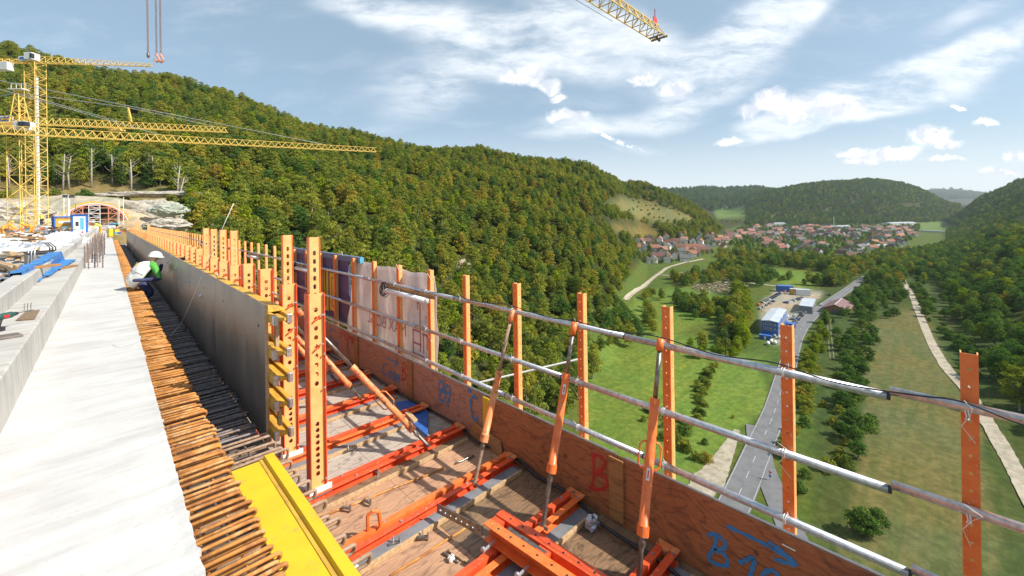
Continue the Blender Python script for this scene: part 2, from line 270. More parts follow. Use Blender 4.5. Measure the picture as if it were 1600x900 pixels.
# ------------------------------------------------------------ mesh builder
class MB:
    def __init__(s): s.v = []; s.f = []; s.mi = []
    def add(s, vs, fs, mi=0):
        o = len(s.v); s.v += [tuple(x) for x in vs]; s.f += [tuple(i+o for i in f) for f in fs]; s.mi += [mi]*len(fs); return s
    def box(s, x0, x1, y0, y1, z0, z1, mi=0):
        return s.add([(x0, y0, z0), (x1, y0, z0), (x1, y1, z0), (x0, y1, z0), (x0, y0, z1), (x1, y0, z1), (x1, y1, z1), (x0, y1, z1)],
              [(0, 3, 2, 1), (4, 5, 6, 7), (0, 1, 5, 4), (1, 2, 6, 5), (2, 3, 7, 6), (3, 0, 4, 7)], mi)
    def obox(s, c, ax, ay, az, mi=0):   # centre and three half vectors
        c, ax, ay, az = map(Vector, (c, ax, ay, az)); vs = []
        for k in (-1, 1):
            for i, j in ((-1, -1), (1, -1), (1, 1), (-1, 1)): vs.append(c+ax*i+ay*j+az*k)
        return s.add(vs, [(0, 3, 2, 1), (4, 5, 6, 7), (0, 1, 5, 4), (1, 2, 6, 5), (2, 3, 7, 6), (3, 0, 4, 7)], mi)
    def bar(s, a, b, w, h=None, up=(0, 0, 1), mi=0):
        a, b = Vector(a), Vector(b); d = b-a; l = d.length
        if l < 1e-6: return s
        d /= l; u = Vector(up)
        if abs(d.dot(u)) > .98: u = Vector((0, 1, 0)) if abs(d.y) < .9 else Vector((1, 0, 0))
        x = d.cross(u).normalized(); y = x.cross(d); h = h or w
        return s.obox((a+b)/2, x*(w/2), y*(h/2), d*(l/2), mi)
    def tube(s, pts, r, n=8, mi=0, cap=True, closed=False):
        pts = [Vector(p) for p in pts]; m = len(pts); rs = r if isinstance(r, (list, tuple)) else [r]*m
        vs = []; fs = []; x = None
        for i, p in enumerate(pts):
            if closed: d = pts[(i+1) % m]-pts[i-1]
            else: d = pts[min(i+1, m-1)]-pts[max(i-1, 0)]
            if d.length < 1e-9: d = Vector((0, 0, 1))
            d.normalize()
            if x is None: x = d.orthogonal().normalized()
            x = (x-d*x.dot(d)); x = x.normalized() if x.length > 1e-6 else d.orthogonal().normalized()
            y = d.cross(x)
            for k in range(n):
                a = 2*math.pi*k/n; vs.append(p+(x*math.cos(a)+y*math.sin(a))*rs[i])
        for i in range(m if closed else m-1):
            j = (i+1) % m
            for k in range(n): k2 = (k+1) % n; fs.append((i*n+k, i*n+k2, j*n+k2, j*n+k))
        if cap and not closed: fs.append(tuple(range(n))[::-1]); fs.append(tuple((m-1)*n+k for k in range(n)))
        return s.add(vs, fs, mi)
    def pipe(s, a, b, r, t=.003, n=14, mi=0):     # hollow tube
        a, b = Vector(a), Vector(b); d = (b-a).normalized(); x = d.orthogonal().normalized(); y = d.cross(x); vs = []
        for p, rr in ((a, r), (b, r), (b, r-t), (a, r-t)):
            for k in range(n): g = 2*math.pi*k/n; vs.append(p+(x*math.cos(g)+y*math.sin(g))*rr)
        fs = []
        for i in range(4):
            j = (i+1) % 4
            for k in range(n): k2 = (k+1) % n; fs.append((i*n+k, i*n+k2, j*n+k2, j*n+k))
        return s.add(vs, fs, mi)
    def prism(s, poly, vec, mi=0):   # polygon (3d pts) extruded by vec
        n = len(poly); p = [Vector(q) for q in poly]; v = Vector(vec)
        fs = [tuple(range(n))[::-1], tuple(range(n, 2*n))]+[(i, (i+1) % n, (i+1) % n+n, i+n) for i in range(n)]
        return s.add(p+[q+v for q in p], fs, mi)
    def sph(s, c, r, n=10, mi=0, sc3=(1, 1, 1)):
        vs = []; fs = []; c = Vector(c); m = max(4, n//2)
        for i in range(m+1):
            th = math.pi*i/m
            for k in range(n): a = 2*math.pi*k/n; vs.append(c+Vector((math.sin(th)*math.cos(a)*sc3[0], math.sin(th)*math.sin(a)*sc3[1], math.cos(th)*sc3[2]))*r)
        for i in range(m):
            for k in range(n): k2 = (k+1) % n; fs.append((i*n+k, (i+1)*n+k, (i+1)*n+k2, i*n+k2))
        return s.add(vs, fs, mi)
    def holeplate(s, o, ux, uz, w, l, t, holes, hw, hh, mi=0):
        """plate from corner o, width w along ux, length l along uz, thickness t; holes at given lengths, size hw x hh, one column"""
        o, ux, uz = Vector(o), Vector(ux), Vector(uz); nn = ux.cross(uz)
        zs = [0.0]
        hs = sorted(holes)
        def q(a, b, k): return o+ux*a+uz*b+nn*(t*k)
        cur = 0
        def slab(z0, z1):
            for k in (0, 1):
                vs = [q(0, z0, k), q(w, z0, k), q(w, z1, k), q(0, z1, k)]; s.add(vs, [(0, 1, 2, 3) if k else (3, 2, 1, 0)], mi)
        for h in hs:
            z0, z1 = h-hh*.75, h+hh*.75
            if z0 > cur: slab(cur, z0)
            c = w/2; ch = min(hw, hh)*.3
            inner = [(c-hw/2+ch, h-hh/2), (c+hw/2-ch, h-hh/2), (c+hw/2, h-hh/2+ch), (c+hw/2, h+hh/2-ch), (c+hw/2-ch, h+hh/2), (c-hw/2+ch, h+hh/2), (c-hw/2, h+hh/2-ch), (c-hw/2, h-hh/2+ch)]
            outer = [(0, z0), (w, z0), (w, z0), (w, z1), (w, z1), (0, z1), (0, z1), (0, z0)]
            fs = []
            for k in (0, 1):
                vs = [q(a, b, k) for a, b in inner]+[q(0, z0, k), q(w, z0, k), q(w, z1, k), q(0, z1, k)]
                f = [(8, 9, 1, 0), (9, 2, 1), (9, 10, 3, 2), (10, 4, 3), (10, 11, 5, 4), (11, 6, 5), (11, 8, 7, 6), (8, 0, 7)]
                s.add(vs, f if k else [x[::-1] for x in f], mi)
            vs = [q(a, b, 0) for a, b in inner]+[q(a, b, 1) for a, b in inner]
            s.add(vs, [(i, (i+1) % 8, (i+1) % 8+8, i+8) for i in range(8)], mi)
            cur = z1
        if cur < l: slab(cur, l)
        # rim
        s.add([q(0, 0, 0), q(w, 0, 0), q(w, l, 0), q(0, l, 0), q(0, 0, 1), q(w, 0, 1), q(w, l, 1), q(0, l, 1)], [(0, 1, 5, 4), (1, 2, 6, 5), (2, 3, 7, 6), (3, 0, 4, 7)], mi)
        return s
    def mesh(s, name, mats):
        me = bpy.data.meshes.new(name); me.from_pydata(s.v, [], s.f)
        for m_ in (mats if isinstance(mats, (list, tuple)) else [mats]): me.materials.append(M[m_] if isinstance(m_, str) else m_)
        if len(me.polygons) == len(s.mi): me.polygons.foreach_set('material_index', s.mi)
        me.update(); return me
    def build(s, name, mats, parent=None, smooth=False, bevel=0):
        me = s.mesh(name, mats); o = bpy.data.objects.new(name, me); C.objects.link(o)
        if smooth: me.polygons.foreach_set('use_smooth', [True]*len(me.polygons))
        if parent: o.parent = parent
        if bevel:
            md = o.modifiers.new('bevel', 'BEVEL'); md.width = bevel; md.segments = 2; md.limit_method = 'ANGLE'; md.angle_limit = R_(50)
        return o
def tag(o, label=None, cat=None, group=None, kind=None):
    if label: o['label'] = label
    if cat: o['category'] = cat
    if group: o['group'] = group
    if kind: o['kind'] = kind
    return o
def thing(name, label, cat, loc=(0, 0, 0), rz=0, group=None):
    o = bpy.data.objects.new(name, None); C.objects.link(o); o.location = loc; o.rotation_euler = (0, 0, rz); o.empty_display_size = .1
    return tag(o, label, cat, group)
def copy_tree(o, parent=None, kids=None):
    c = o.copy(); C.objects.link(c); c.parent = parent
    for ch in list(o.children): copy_tree(ch, c)
    return c
ORD = ['first', 'second', 'third', 'fourth', 'fifth', 'sixth', 'seventh', 'eighth', 'ninth', 'tenth', 'eleventh', 'twelfth', 'thirteenth', 'fourteenth', 'fifteenth', 'sixteenth', 'seventeenth', 'eighteenth', 'nineteenth', 'twentieth']
rnd = random.Random(7)
# ------------------------------------------------------------ terrain
# valley profiles: for bearings written as photo columns, (distance, height) seen along them
COLS = [
 (-900, [(20, -70), (60, -40), (85, -10), (140, 3), (190, 10), (205, 16), (430, 150), (600, 165), (12000, 150)]),
 (-60, [(20, -70), (60, -40), (82, .5), (140, 1), (150, 9), (190, 12), (205, 14), (430, 176), (600, 180), (12000, 160)]),
 (60, [(20, -70), (60, -40), (84, .5), (141, 0), (148, 9), (190, 12), (205, 14), (430, 166), (600, 170), (12000, 160)]),
 (105, [(20, -72), (70, -40), (110, -12), (143, -1.6), (146, 9), (192, 12), (203, 14), (440, 162), (600, 168), (12000, 160)]),
 (195, [(20, -74), (80, -40), (120, -14), (143, -1.5), (146, 7.5), (185, 10), (200, 12), (450, 150), (600, 158), (12000, 160)]),
 (260, [(20, -76), (80, -46), (120, -16), (150, -1), (170, 6), (190, 10), (200, 12), (455, 143), (600, 150), (12000, 160)]),
 (320, [(20, -78), (60, -58), (100, -34), (140, -14), (170, -2), (200, 8), (470, 138), (620, 150), (12000, 160)]),
 (400, [(20, -80), (60, -58), (100, -36), (150, -16), (200, 3), (480, 126), (640, 140), (12000, 160)]),
 (500, [(20, -82), (60, -66), (120, -46), (170, -20), (210, 0), (520, 102), (700, 115), (12000, 160)]),
 (600, [(20, -84), (60, -74), (110, -60), (160, -38), (230, -4), (560, 92), (760, 105), (12000, 160)]),
 (750, [(20, -85), (90, -85), (150, -78), (200, -60), (260, -36), (400, 14), (640, 90), (900, 95), (12000, 160)]),
 (850, [(20, -85), (160, -85), (215, -73), (300, -48), (450, 8), (700, 84), (900, 90), (12000, 160)]),
 (920, [(20, -85), (222, -85), (262, -73), (350, -46), (520, 12), (740, 78), (960, 85), (12000, 160)]),
 (960, [(20, -85), (310, -85), (380, -76), (470, -52), (640, -6), (830, 66), (1000, 75), (12000, 160)]),
 (1000, [(20, -85), (470, -85), (620, -76), (850, -52), (980, -6), (1100, 72), (1300, 75), (4200, 215), (12000, 200)]),
 (1060, [(20, -85), (520, -85), (640, -78), (860, -55), (1010, -20), (1170, 40), (1500, 20), (2500, -30), (4200, 205), (12000, 200)]),
 (1110, [(20, -85), (560, -85), (860, -76), (1050, -60), (1240, -16), (1500, -55), (2400, -40), (3000, -4), (4200, 212), (12000, 200)]),
 (1145, [(20, -85), (560, -85), (1500, -82), (2000, -62), (2500, -34), (3000, -4), (4200, 216), (12000, 200)]),
 (1175, [(20, -85), (1900, -82), (2300, -70), (2800, 60), (4200, 220), (12000, 200)]),
 (1205, [(20, -85), (1900, -82), (2200, -72), (2800, 110), (3200, 110), (4200, 190), (12000, 200)]),
 (1240, [(20, -85), (1850, -82), (2100, -74), (2800, 160), (3200, 150), (4200, 100), (12000, 200)]),
 (1300, [(20, -85), (1800, -82), (2050, -74), (2800, 192), (3200, 180), (12000, 200)]),
 (1370, [(20, -85), (1800, -82), (2050, -74), (2800, 200), (3200, 185), (12000, 200)]),
 (1420, [(20, -85), (1800, -82), (2100, -72), (2800, 160), (3200, 150), (6000, 0), (9000, 290), (12000, 300)]),
 (1460, [(20, -85), (1900, -84), (2300, -70), (2800, 74), (3200, 60), (6000, -60), (9000, 330), (12000, 300)]),
 (1492, [(20, -85), (1500, -84), (2200, -78), (2800, -10), (4000, -70), (6000, -60), (9000, 335), (12000, 300)]),
 (1515, [(20, -85), (400, -84), (800, -80), (1400, -72), (2000, 22), (2600, 20), (6000, -60), (9000, 325), (12000, 300)]),
 (1550, [(20, -85), (240, -84), (350, -74), (500, -62), (800, -55), (1200, -52), (1900, 62), (2600, 90), (12000, 200)]),
 (1600, [(20, -85), (130, -85), (230, -81), (300, -70), (450, -54), (700, -42), (1100, -20), (1700, 105), (2600, 120), (12000, 200)]),
 (1700, [(20, -85), (100, -85), (200, -74), (300, -56), (450, -36), (800, 0), (1500, 160), (2600, 160), (12000, 200)]),
 (2500, [(20, -85), (100, -83), (200, -70), (300, -52), (450, -26), (800, 20), (1500, 180), (2600, 180), (12000, 200)])]
_az = np.array([math.atan((p-800)/655) for p, _ in COLS])
_ls = np.linspace(math.log(15), math.log(12000), 400)
_tab = np.array([np.interp(np.exp(_ls), [a for a, _ in q], [b for _, b in q]) for _, q in COLS])
def _sm(t, k):
    ker = np.ones(k)/k
    return np.array([np.convolve(np.pad(r, k//2, mode='edge'), ker, mode='valid') for r in t])
_tab = _sm(_tab, 5)
# finer in bearing, with a light blur so the columns do not crease
_azf = np.linspace(-1.25, 1.25, 600); _tabf = np.array([np.interp(_azf, _az, _tab[:, j]) for j in range(400)])
_tabf = _sm(_tabf, 9).T
def height(x, y):
    x = np.asarray(x, float); y = np.asarray(y, float)
    s = x*FW.x+y*FW.y; l = x*RT.x+y*RT.y; r = np.hypot(x, y); az = np.arctan2(l, s)
    ac = np.clip(az, -1.2, 1.2); se = np.maximum(r*np.cos(ac), 15.1)
    i = (ac+1.25)/2.5*599; j = (np.log(np.minimum(se, 11900))-_ls[0])/(_ls[-1]-_ls[0])*399
    i0 = np.clip(i.astype(int), 0, 598); j0 = np.clip(j.astype(int), 0, 398); fi = i-i0; fj = j-j0
    z = (_tabf[i0, j0]*(1-fi)+_tabf[i0+1, j0]*fi)*(1-fj)+(_tabf[i0, j0+1]*(1-fi)+_tabf[i0+1, j0+1]*fi)*fj
    amp = np.clip((z+84)/30, 0, 1)*np.clip((r-205)/150, 0, 1)*3.0
    z = z+amp*(np.sin(x*.031+1.3*np.sin(y*.017))+np.sin(y*.043+x*.013)+.6*np.sin(x*.09+y*.07))
    z = z+np.clip((r-1500)/1500, 0, 1)*np.clip((z+60)/80, 0, 1)*9*(np.sin(x*.006+2*np.sin(y*.004))+np.sin(y*.008+1.5*np.sin(x*.005)))
    return z
def hz1(x, y): return float(height(np.array([x]), np.array([y]))[0])
def projn(x, y, z):
    s = x*FW.x+y*FW.y; a = (x*RT.x+y*RT.y)/s; b = z/s
    return CXP+FPX*(a*cr-b*sr), CYP-FPX*(a*sr+b*cr), s
def inpoly(px, py, poly):
    r = np.zeros(px.shape, bool); n = len(poly)
    for i in range(n):
        x0, y0 = poly[i]; x1, y1 = poly[(i+1) % n]
        if y0 == y1: continue
        c = ((y0 > py) != (y1 > py)) & (px < (x1-x0)*(py-y0)/(y1-y0)+x0); r ^= c
    return r
na = 900; azs = np.concatenate([np.linspace(-1.05, 1.0, na), np.linspace(1.02, 2*math.pi-1.07, 60)]); nr = 420
rs = np.exp(np.linspace(math.log(16), math.log(15000), nr)); A, Rr = np.meshgrid(azs, rs, indexing='ij')
ce = np.cos(A); se = np.sin(A)
TX = Rr*(ce*FW.x+se*RT.x); TY = Rr*(ce*FW.y+se*RT.y); TZ = height(TX, TY)
def gmesh(name, X, Y, Z, wrap):
    n, m = X.shape; v = np.stack([X, Y, Z], -1).reshape(-1, 3)
    ii = np.arange(n if wrap else n-1); jj = np.arange(m-1); I, J = np.meshgrid(ii, jj, indexing='ij'); I2 = (I+1) % n
    f = np.stack([I*m+J, I*m+J+1, I2*m+J+1, I2*m+J], -1).reshape(-1, 4)
    me = bpy.data.meshes.new(name); me.vertices.add(len(v)); me.vertices.foreach_set('co', v.ravel())
    me.loops.add(f.size); me.loops.foreach_set('vertex_index', f.ravel().astype(np.int32)); me.polygons.add(len(f))
    me.polygons.foreach_set('loop_start', np.arange(0, f.size, 4, dtype=np.int32)); me.update(calc_edges=True); me.validate()
    me.polygons.foreach_set('use_smooth', np.ones(len(me.polygons), bool)); return me
tm = gmesh('valley_ground', TX, TY, TZ, True)
px, py, s_ = projn(TX, TY, TZ); fr = (s_ > 5)
jit_ = (np.sin(TX*.35+2*np.sin(TY*.21))+np.sin(TY*.41+1.7*np.sin(TX*.17))+np.sin(TX*1.1+TY*.9))*655*1.2/np.maximum(s_, 5); px = px+jit_; py = py+jit_*.25
col = np.zeros(TX.shape+(4,), np.float32); col[..., 3] = 1
def setc(mask, c): col[mask] = tuple(c)+(1,)
setc(np.ones(TX.shape, bool), (.085, .125, .028))
setc(fr & (px > 1270) & (py > 430), (.060, .088, .026))  # duller green paints the shaded right side of the valley into the ground
setc(TZ > -70, (.045, .055, .018))
vf = fr & (TZ < -60)
BROWN = [(1345, 505), (1440, 475), (1470, 540), (1530, 660), (1570, 900), (1310, 900), (1345, 700)]
MEADOW = [(905, 700), (925, 560), (940, 535), (985, 480), (1010, 455), (1110, 445), (1125, 490), (1060, 520), (1190, 560), (1205, 545), (1165, 640), (1110, 735), (1040, 780)]
setc(vf & inpoly(px, py, BROWN), (.125, .130, .052)); setc(vf & inpoly(px, py, MEADOW), (.125, .195, .038))
setc(vf & inpoly(px, py, [(1000, 560), (1195, 575), (1200, 640), (1090, 720), (1010, 640)]), (.150, .215, .040))
setc(vf & inpoly(px, py, [(1195, 420), (1245, 423), (1280, 430), (1290, 445), (1240, 452), (1210, 440)]), (.125, .21, .035))
for pl, c_ in [([(950, 350), (985, 352), (1020, 357), (1036, 370), (1000, 373), (965, 364)], (.16, .14, .05)),
              ([(942, 325), (970, 309), (1010, 316), (1060, 330), (1095, 345), (1060, 350), (1000, 345)], (.17, .17, .075)),
              ([(1110, 318), (1175, 318), (1180, 338), (1120, 342)], (.12, .20, .05)), ([(1180, 330), (1300, 330), (1300, 345), (1180, 345)], (.20, .18, .09)),
              ([(1430, 345), (1480, 345), (1475, 362), (1425, 358)], (.13, .2, .06)), ([(1330, 352), (1400, 350), (1395, 358), (1330, 360)], (.26, .24, .10)),
              ([(1186, 515), (1190, 472), (1222, 448), (1288, 455), (1262, 490), (1226, 545)], (.33, .305, .27))]:
    setc(fr & inpoly(px, py, pl), c_)
setc(fr & (s_ < 212) & (Rr > 60) & (px < 300) & (TZ > -30), (.24, .21, .10))
setc(fr & (px < 300) & (TZ > -3) & (TZ < 9.6) & (s_ < 172), (.46, .41, .34))
for _ in range(2):
    for ax_, k_ in ((0, 1), (1, 1)): col = (np.roll(col, k_, ax_)+col+np.roll(col, -k_, ax_))/3
ca = tm.color_attributes.new('base', 'FLOAT_COLOR', 'POINT'); ca.data.foreach_set('color', col.reshape(-1))
m, t, b = newmat('valley_ground'); at = t.nodes.new('ShaderNodeAttribute'); at.attribute_name = 'base'; P = wpos(t)
n1 = noiz(t, P, .02, 8, .6); n2 = noiz(t, P, .35, 6, .7); n3 = noiz(t, mapping(t, P, (0, 0, 0), (0, 0, R_(-8)), (.02, .25, .02)), 1.2, 4, .6)
c = mixc(t, mapr(t, n2, .35, .7, 0, 1), at.outputs['Color'], (.62, .70, .55), 'MULTIPLY')
c = mixc(t, 1.0, at.outputs['Color'], mixc(t, mapr(t, n2, .35, .7), (.72, .75, .7), (1.2, 1.15, 1.1)), 'MULTIPLY')
c = mixc(t, mapr(t, n1, .42, .6, 0, .6), c, mixc(t, 1.0, c, (1.35, 1.0, .8), 'MULTIPLY')); c = mixc(t, mapr(t, n3, .46, .60, 0, .7), c, mixc(t, 1.0, c, (.72, .9, .75), 'MULTIPLY'))
t.links.new(c, b.inputs['Base Color']); b.inputs['Roughness'].default_value = .95; b.inputs['Specular IOR Level'].default_value = .1; bump(t, b, n2, .5, .6)
tm.materials.append(m); to = bpy.data.objects.new('ground', tm); C.objects.link(to); tag(to, 'valley floor and hillsides of meadow, field and forest ground', kind='structure')
# ---- strips draped on the ground
def gpt(px_, py_):
    """point of the ground seen at a photo position (marched along the ray)"""
    d = ray(px_, py_); s0 = 60.0; p = None
    ss = np.exp(np.linspace(math.log(60), math.log(9000), 900)); X = d.x*ss; Y = d.y*ss; Z = d.z*ss; H = height(X, Y)
    k = np.argmax(Z < H)
    return Vector((X[k], Y[k], H[k]))
def smooth_line(pts, n=10):
    out = []; P = [pts[0]]+pts+[pts[-1]]
    for i in range(1, len(P)-2):
        for k in range(n):
            t_ = k/n; a, b_, c_, d_ = P[i-1], P[i], P[i+1], P[i+2]
            out.append(.5*((2*b_)+(c_-a)*t_+(2*a-5*b_+4*c_-d_)*t_*t_+(3*b_-a-3*c_+d_)*t_**3))
    out.append(P[-2]); return out
def strip(pts, w, lift, name, mt, off=0, ws=None, dash=None):
    vs = []; fs = []; n = len(pts); acc = 0
    rw = random.Random(len(pts)+int(w*10))
    for i, p in enumerate(pts):
        d = (pts[min(i+1, n-1)]-pts[max(i-1, 0)]); d.z = 0; d.normalize(); nrm = Vector((d.y, -d.x, 0)); ww = (ws[i] if ws else w)*(rw.uniform(.92, 1.08) if mt == 'gravel' else 1)
        for k in (-.5, 0, .5):
            q = p+nrm*(off+ww*k); vs.append((q.x, q.y, max(hz1(q.x, q.y), hz1(p.x, p.y))+lift))
    for i in range(n-1):
        acc += (pts[i+1]-pts[i]).length
        if dash and (acc % dash[0]) > dash[1]: continue
        a = i*3; fs += [(a, a+1, a+4, a+3), (a+1, a+2, a+5, a+4)]
    mb = MB(); mb.add(vs, fs); return mb.build(name, mt)
M['asphalt'] = mat('asphalt', (.17, .17, .175), .85, col2=(.135, .135, .14), sc_=.3, stain=(.14, .135, .13), stsc=.5)
M['gravel'] = mat('gravel_path', (.42, .36, .28), .9, col2=(.30, .26, .19), sc_=.35, stain=(.20, .19, .10), stsc=.5, stlo=.5, sthi=.7)
M['paintw'] = mat('road_paint', (.5, .5, .49), .6, col2=(.3, .3, .3), sc_=1.5)
M['yard'] = mat('yard_gravel', (.40, .37, .34), .9, col2=(.31, .29, .27), sc_=.15)
road = [(1130, 830), (1160, 762), (1187, 700), (1212, 640), (1229, 580), (1243, 530), (1263, 500), (1290, 477), (1318, 458), (1335, 446), (1352, 434), (1385, 420)]
rp = smooth_line([gpt(*q) for q in road], 24)
dd_ = (rp[0]-rp[6]); dd_.z = 0; dd_.normalize(); rp = [rp[0]+dd_*k+Vector((-dd_.y, dd_.x, 0))*(-.0009*k*k) for k in range(260, 0, -6)]+rp
tag(strip(rp, 8.6, .30, 'road', 'asphalt'), 'grey asphalt country road along the valley floor', kind='structure')
tag(strip(rp, .22, .36, 'road', 'paintw', 0, dash=(11, 5)), 'dashed white centre line of the valley road', kind='structure')
for o_ in (-3.9, 3.9): tag(strip(rp, .18, .36, 'road', 'paintw', o_), 'thin white edge line of the valley road', kind='structure')
side = smooth_line([gpt(*q) for q in [(1186, 668), (1190, 700), (1192, 726), (1206, 762), (1222, 800), (1240, 840), (1262, 890), (1290, 960), (1330, 1060)]], 12)
tag(strip(side, 5.5, .24, 'road', 'asphalt', ws=[9]*10+[6.5]*120), 'narrow side road branching off the valley road', kind='structure')
lay = smooth_line([gpt(*q) for q in [(1152, 672), (1136, 705), (1118, 738), (1098, 765), (1075, 800)]], 8)
tag(strip(lay, 9, .2, 'pavement', 'gravel', ws=[2+i*.35 if i < 22 else max(1, 9.5-(i-22)*.7) for i in range(60)]), 'pale gravel lay-by on the left of the road', kind='structure')
pp = smooth_line([gpt(*q) for q in [(1412, 428), (1412, 440), (1424, 460), (1440, 500), (1455, 535), (1478, 575), (1510, 610), (1545, 665), (1575, 715), (1610, 780), (1650, 850)]], 10)
tag(strip(pp, 4.4, .22, 'path', 'gravel'), 'pale gravel farm track between field and orchard', kind='structure')
p2 = smooth_line([gpt(*q) for q in [(978, 470), (995, 455), (1015, 440), (1030, 428), (1048, 417), (1075, 410), (1100, 405)]], 10)
tag(strip(p2, 5, .22, 'path', 'gravel'), 'pale gravel lane climbing to the village', kind='structure')
p3 = smooth_line([gpt(*q) for q in [(1030, 430), (1055, 430), (1085, 424), (1105, 425)]], 8)
tag(strip(p3, 4, .22, 'path', 'gravel'), 'dirt track past the earth mound', kind='structure')
p4 = smooth_line([gpt(*q) for q in [(1296, 500), (1296, 520), (1300, 560)]], 8)
M['wornearth'] = mat('worn_earth', (.20, .17, .10), .9, col2=(.10, .11, .045), sc_=.6, lo=.42, hi=.56)
for o_ in (-.9, .9): tag(strip(p4, .6, .16, 'path', 'wornearth', o_), 'worn wheel track leading to the barn', kind='structure')
p5 = smooth_line([gpt(*q) for q in [(1090, 428), (1150, 440), (1200, 446), (1240, 450)]], 8)
tag(strip(p5, 5, .22, 'path', 'gravel'), 'gravel access lane behind the container yard', kind='structure')
vr = smooth_line([gpt(*q) for q in [(1135, 372), (1160, 362), (1180, 352), (1200, 345)]], 8)
tag(strip(vr, 12, .4, 'road', 'asphalt'), 'main street climbing through the village', kind='structure')
# ------------------------------------------------------------ trees
def leafmesh(name, clumps, nl, ls, mt, trunk=None, flat=.5, seed=1, jitter=1.0):
    rg = np.random.default_rng(seed); V = []; vals = []
    for (cx, cy, cz, r, val) in clumps:
        n = int(nl*r*r)+6
        d = rg.normal(size=(n, 3)); d /= np.linalg.norm(d, axis=1)[:, None]; d[:, 2] = np.abs(d[:, 2])*.9-.25*rg.random(n)
        rr = r*(.72+.36*rg.random(n)*jitter)
        c_ = np.array([cx, cy, cz])+d*rr[:, None]*np.array([1, 1, .8])
        nn = d+rg.normal(size=(n, 3))*.55; nn /= np.linalg.norm(nn, axis=1)[:, None]
        a = np.cross(nn, rg.normal(size=(n, 3))); a /= np.linalg.norm(a, axis=1)[:, None]; b_ = np.cross(nn, a)
        sz = ls*(.6+.8*rg.random(n))
        q = np.stack([c_-a*sz[:, None], c_-b_*sz[:, None]*.6, c_+a*sz[:, None], c_+b_*sz[:, None]*.6], 1); V.append(q)
        vals.append(np.clip(val+rg.normal(size=n)*.22, 0, 1))
    V = np.concatenate(V); vals = np.concatenate(vals); n = len(V); me = bpy.data.meshes.new(name)
    me.from_pydata(V.reshape(-1, 3).tolist(), [], np.arange(n*4).reshape(n, 4).tolist())
    at_ = me.attributes.new('v', 'FLOAT', 'POINT'); at_.data.foreach_set('value', np.repeat(vals, 4).astype(np.float32))
    me.materials.append(M[mt]); return me
def crown_broad(seed, w=5.2, h0=3.5, h1=15, n=26, nl=16, ls=.42, mt='leaf', lump=2.2):
    rg = random.Random(seed); cl = []
    for i in range(n):
        t_ = (i+.5)/n; z = h0+(h1-h0)*t_; prof = math.sin(math.pi*min(1, (t_*.80+.18)))**.6
        a = i*2.4+rg.random(); rr = w*prof*(.35+.5*rg.random()); r = lump*(.75+.5*rg.random())*(1-.35*t_)
        cl.append((rr*math.cos(a), rr*math.sin(a), z-r*.4, r, .25+.55*rg.random()))
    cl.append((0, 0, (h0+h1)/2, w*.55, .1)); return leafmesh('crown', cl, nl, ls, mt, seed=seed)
def crown_con(seed, w=3.4, h0=2, h1=19, mt='needle'):
    rg = random.Random(seed); cl = []; n = 11
    for i in range(n):
        t_ = i/n; z = h0+(h1-h0)*t_; r = w*(1-t_)**.85
        for k in range(max(1, int(6*(1-t_)))): a = k*2.1+i; cl.append((r*.55*math.cos(a), r*.55*math.sin(a), z, max(.5, r*.55), .15+.5*rg.random()))
    return leafmesh('crown', cl, 26, .36, mt, seed=seed)
def trunk_mesh(h, r, seed, mt='bark', limbs=4):
    rg = random.Random(seed); mb = MB(); pts = []; x = y = 0
    for i in range(6): pts.append((x, y, -1+(h+1)*i/5)); x += rg.uniform(-.2, .2); y += rg.uniform(-.2, .2)
    mb.tube(pts, [r*(1.25-i*.2) for i in range(6)], 6)
    for k in range(limbs):
        a = rg.random()*6.3; z = h*(.35+.12*k); p = Vector((0, 0, z)); q = p+Vector((math.cos(a)*h*.28, math.sin(a)*h*.28, h*.22)); mb.tube([p, (p+q)/2+Vector((0, 0, -.2)), q], [r*.5, r*.35, r*.15], 5)
    return mb.mesh('trunk', mt)
TREES = {
 'broad': [(crown_broad(s), trunk_mesh(11, .32, s, 'barkp' if s % 2 else 'bark')) for s in (1, 2, 3, 4, 5)],
 'dark': [(crown_broad(s, 5.0, 3, 13, mt='leafd'), trunk_mesh(9, .3, s)) for s in (11, 12, 13, 14)],
 'yell': [(crown_broad(s, 4.4, 2, 13, mt='leafy'), trunk_mesh(9, .3, s)) for s in (21, 22)],
 'bush': [(crown_broad(s, 3.0, .2, 4.6, n=15, nl=26, ls=.34, mt='leaf', lump=1.5), trunk_mesh(3, .1, s)) for s in (31, 32, 33)],
 'bushd': [(crown_broad(s, 3.0, .2, 4.6, n=15, nl=26, ls=.34, mt='leafd', lump=1.5), trunk_mesh(3, .1, s)) for s in (36, 37, 38)],
 'orch': [(crown_broad(s, 3.4, 2.0, 6.6, n=26, nl=46, ls=.27, mt='leafd', lump=1.3), trunk_mesh(5, .22, s)) for s in (41, 42, 43)],
 'con': [(crown_con(s), trunk_mesh(17, .28, s, limbs=0)) for s in (51, 52, 53)],
}
KINDLAB = {'broad': ('broadleaf_tree', 'tree'), 'dark': ('broadleaf_tree', 'tree'), 'yell': ('broadleaf_tree', 'tree'), 'bush': ('bush', 'bush'), 'bushd': ('bush', 'bush'), 'orch': ('fruit_tree', 'tree'), 'con': ('conifer_tree', 'tree')}
spots = []     # kind, variant, x, y, z, scale, rot, zone
rg = np.random.default_rng(5)
def put(kind, x, y, scale, zone, z=None):
    spots.append((kind, int(rg.integers(0, 99)), x, y, hz1(x, y) if z is None else z, scale, float(rg.random()*6.28), zone))
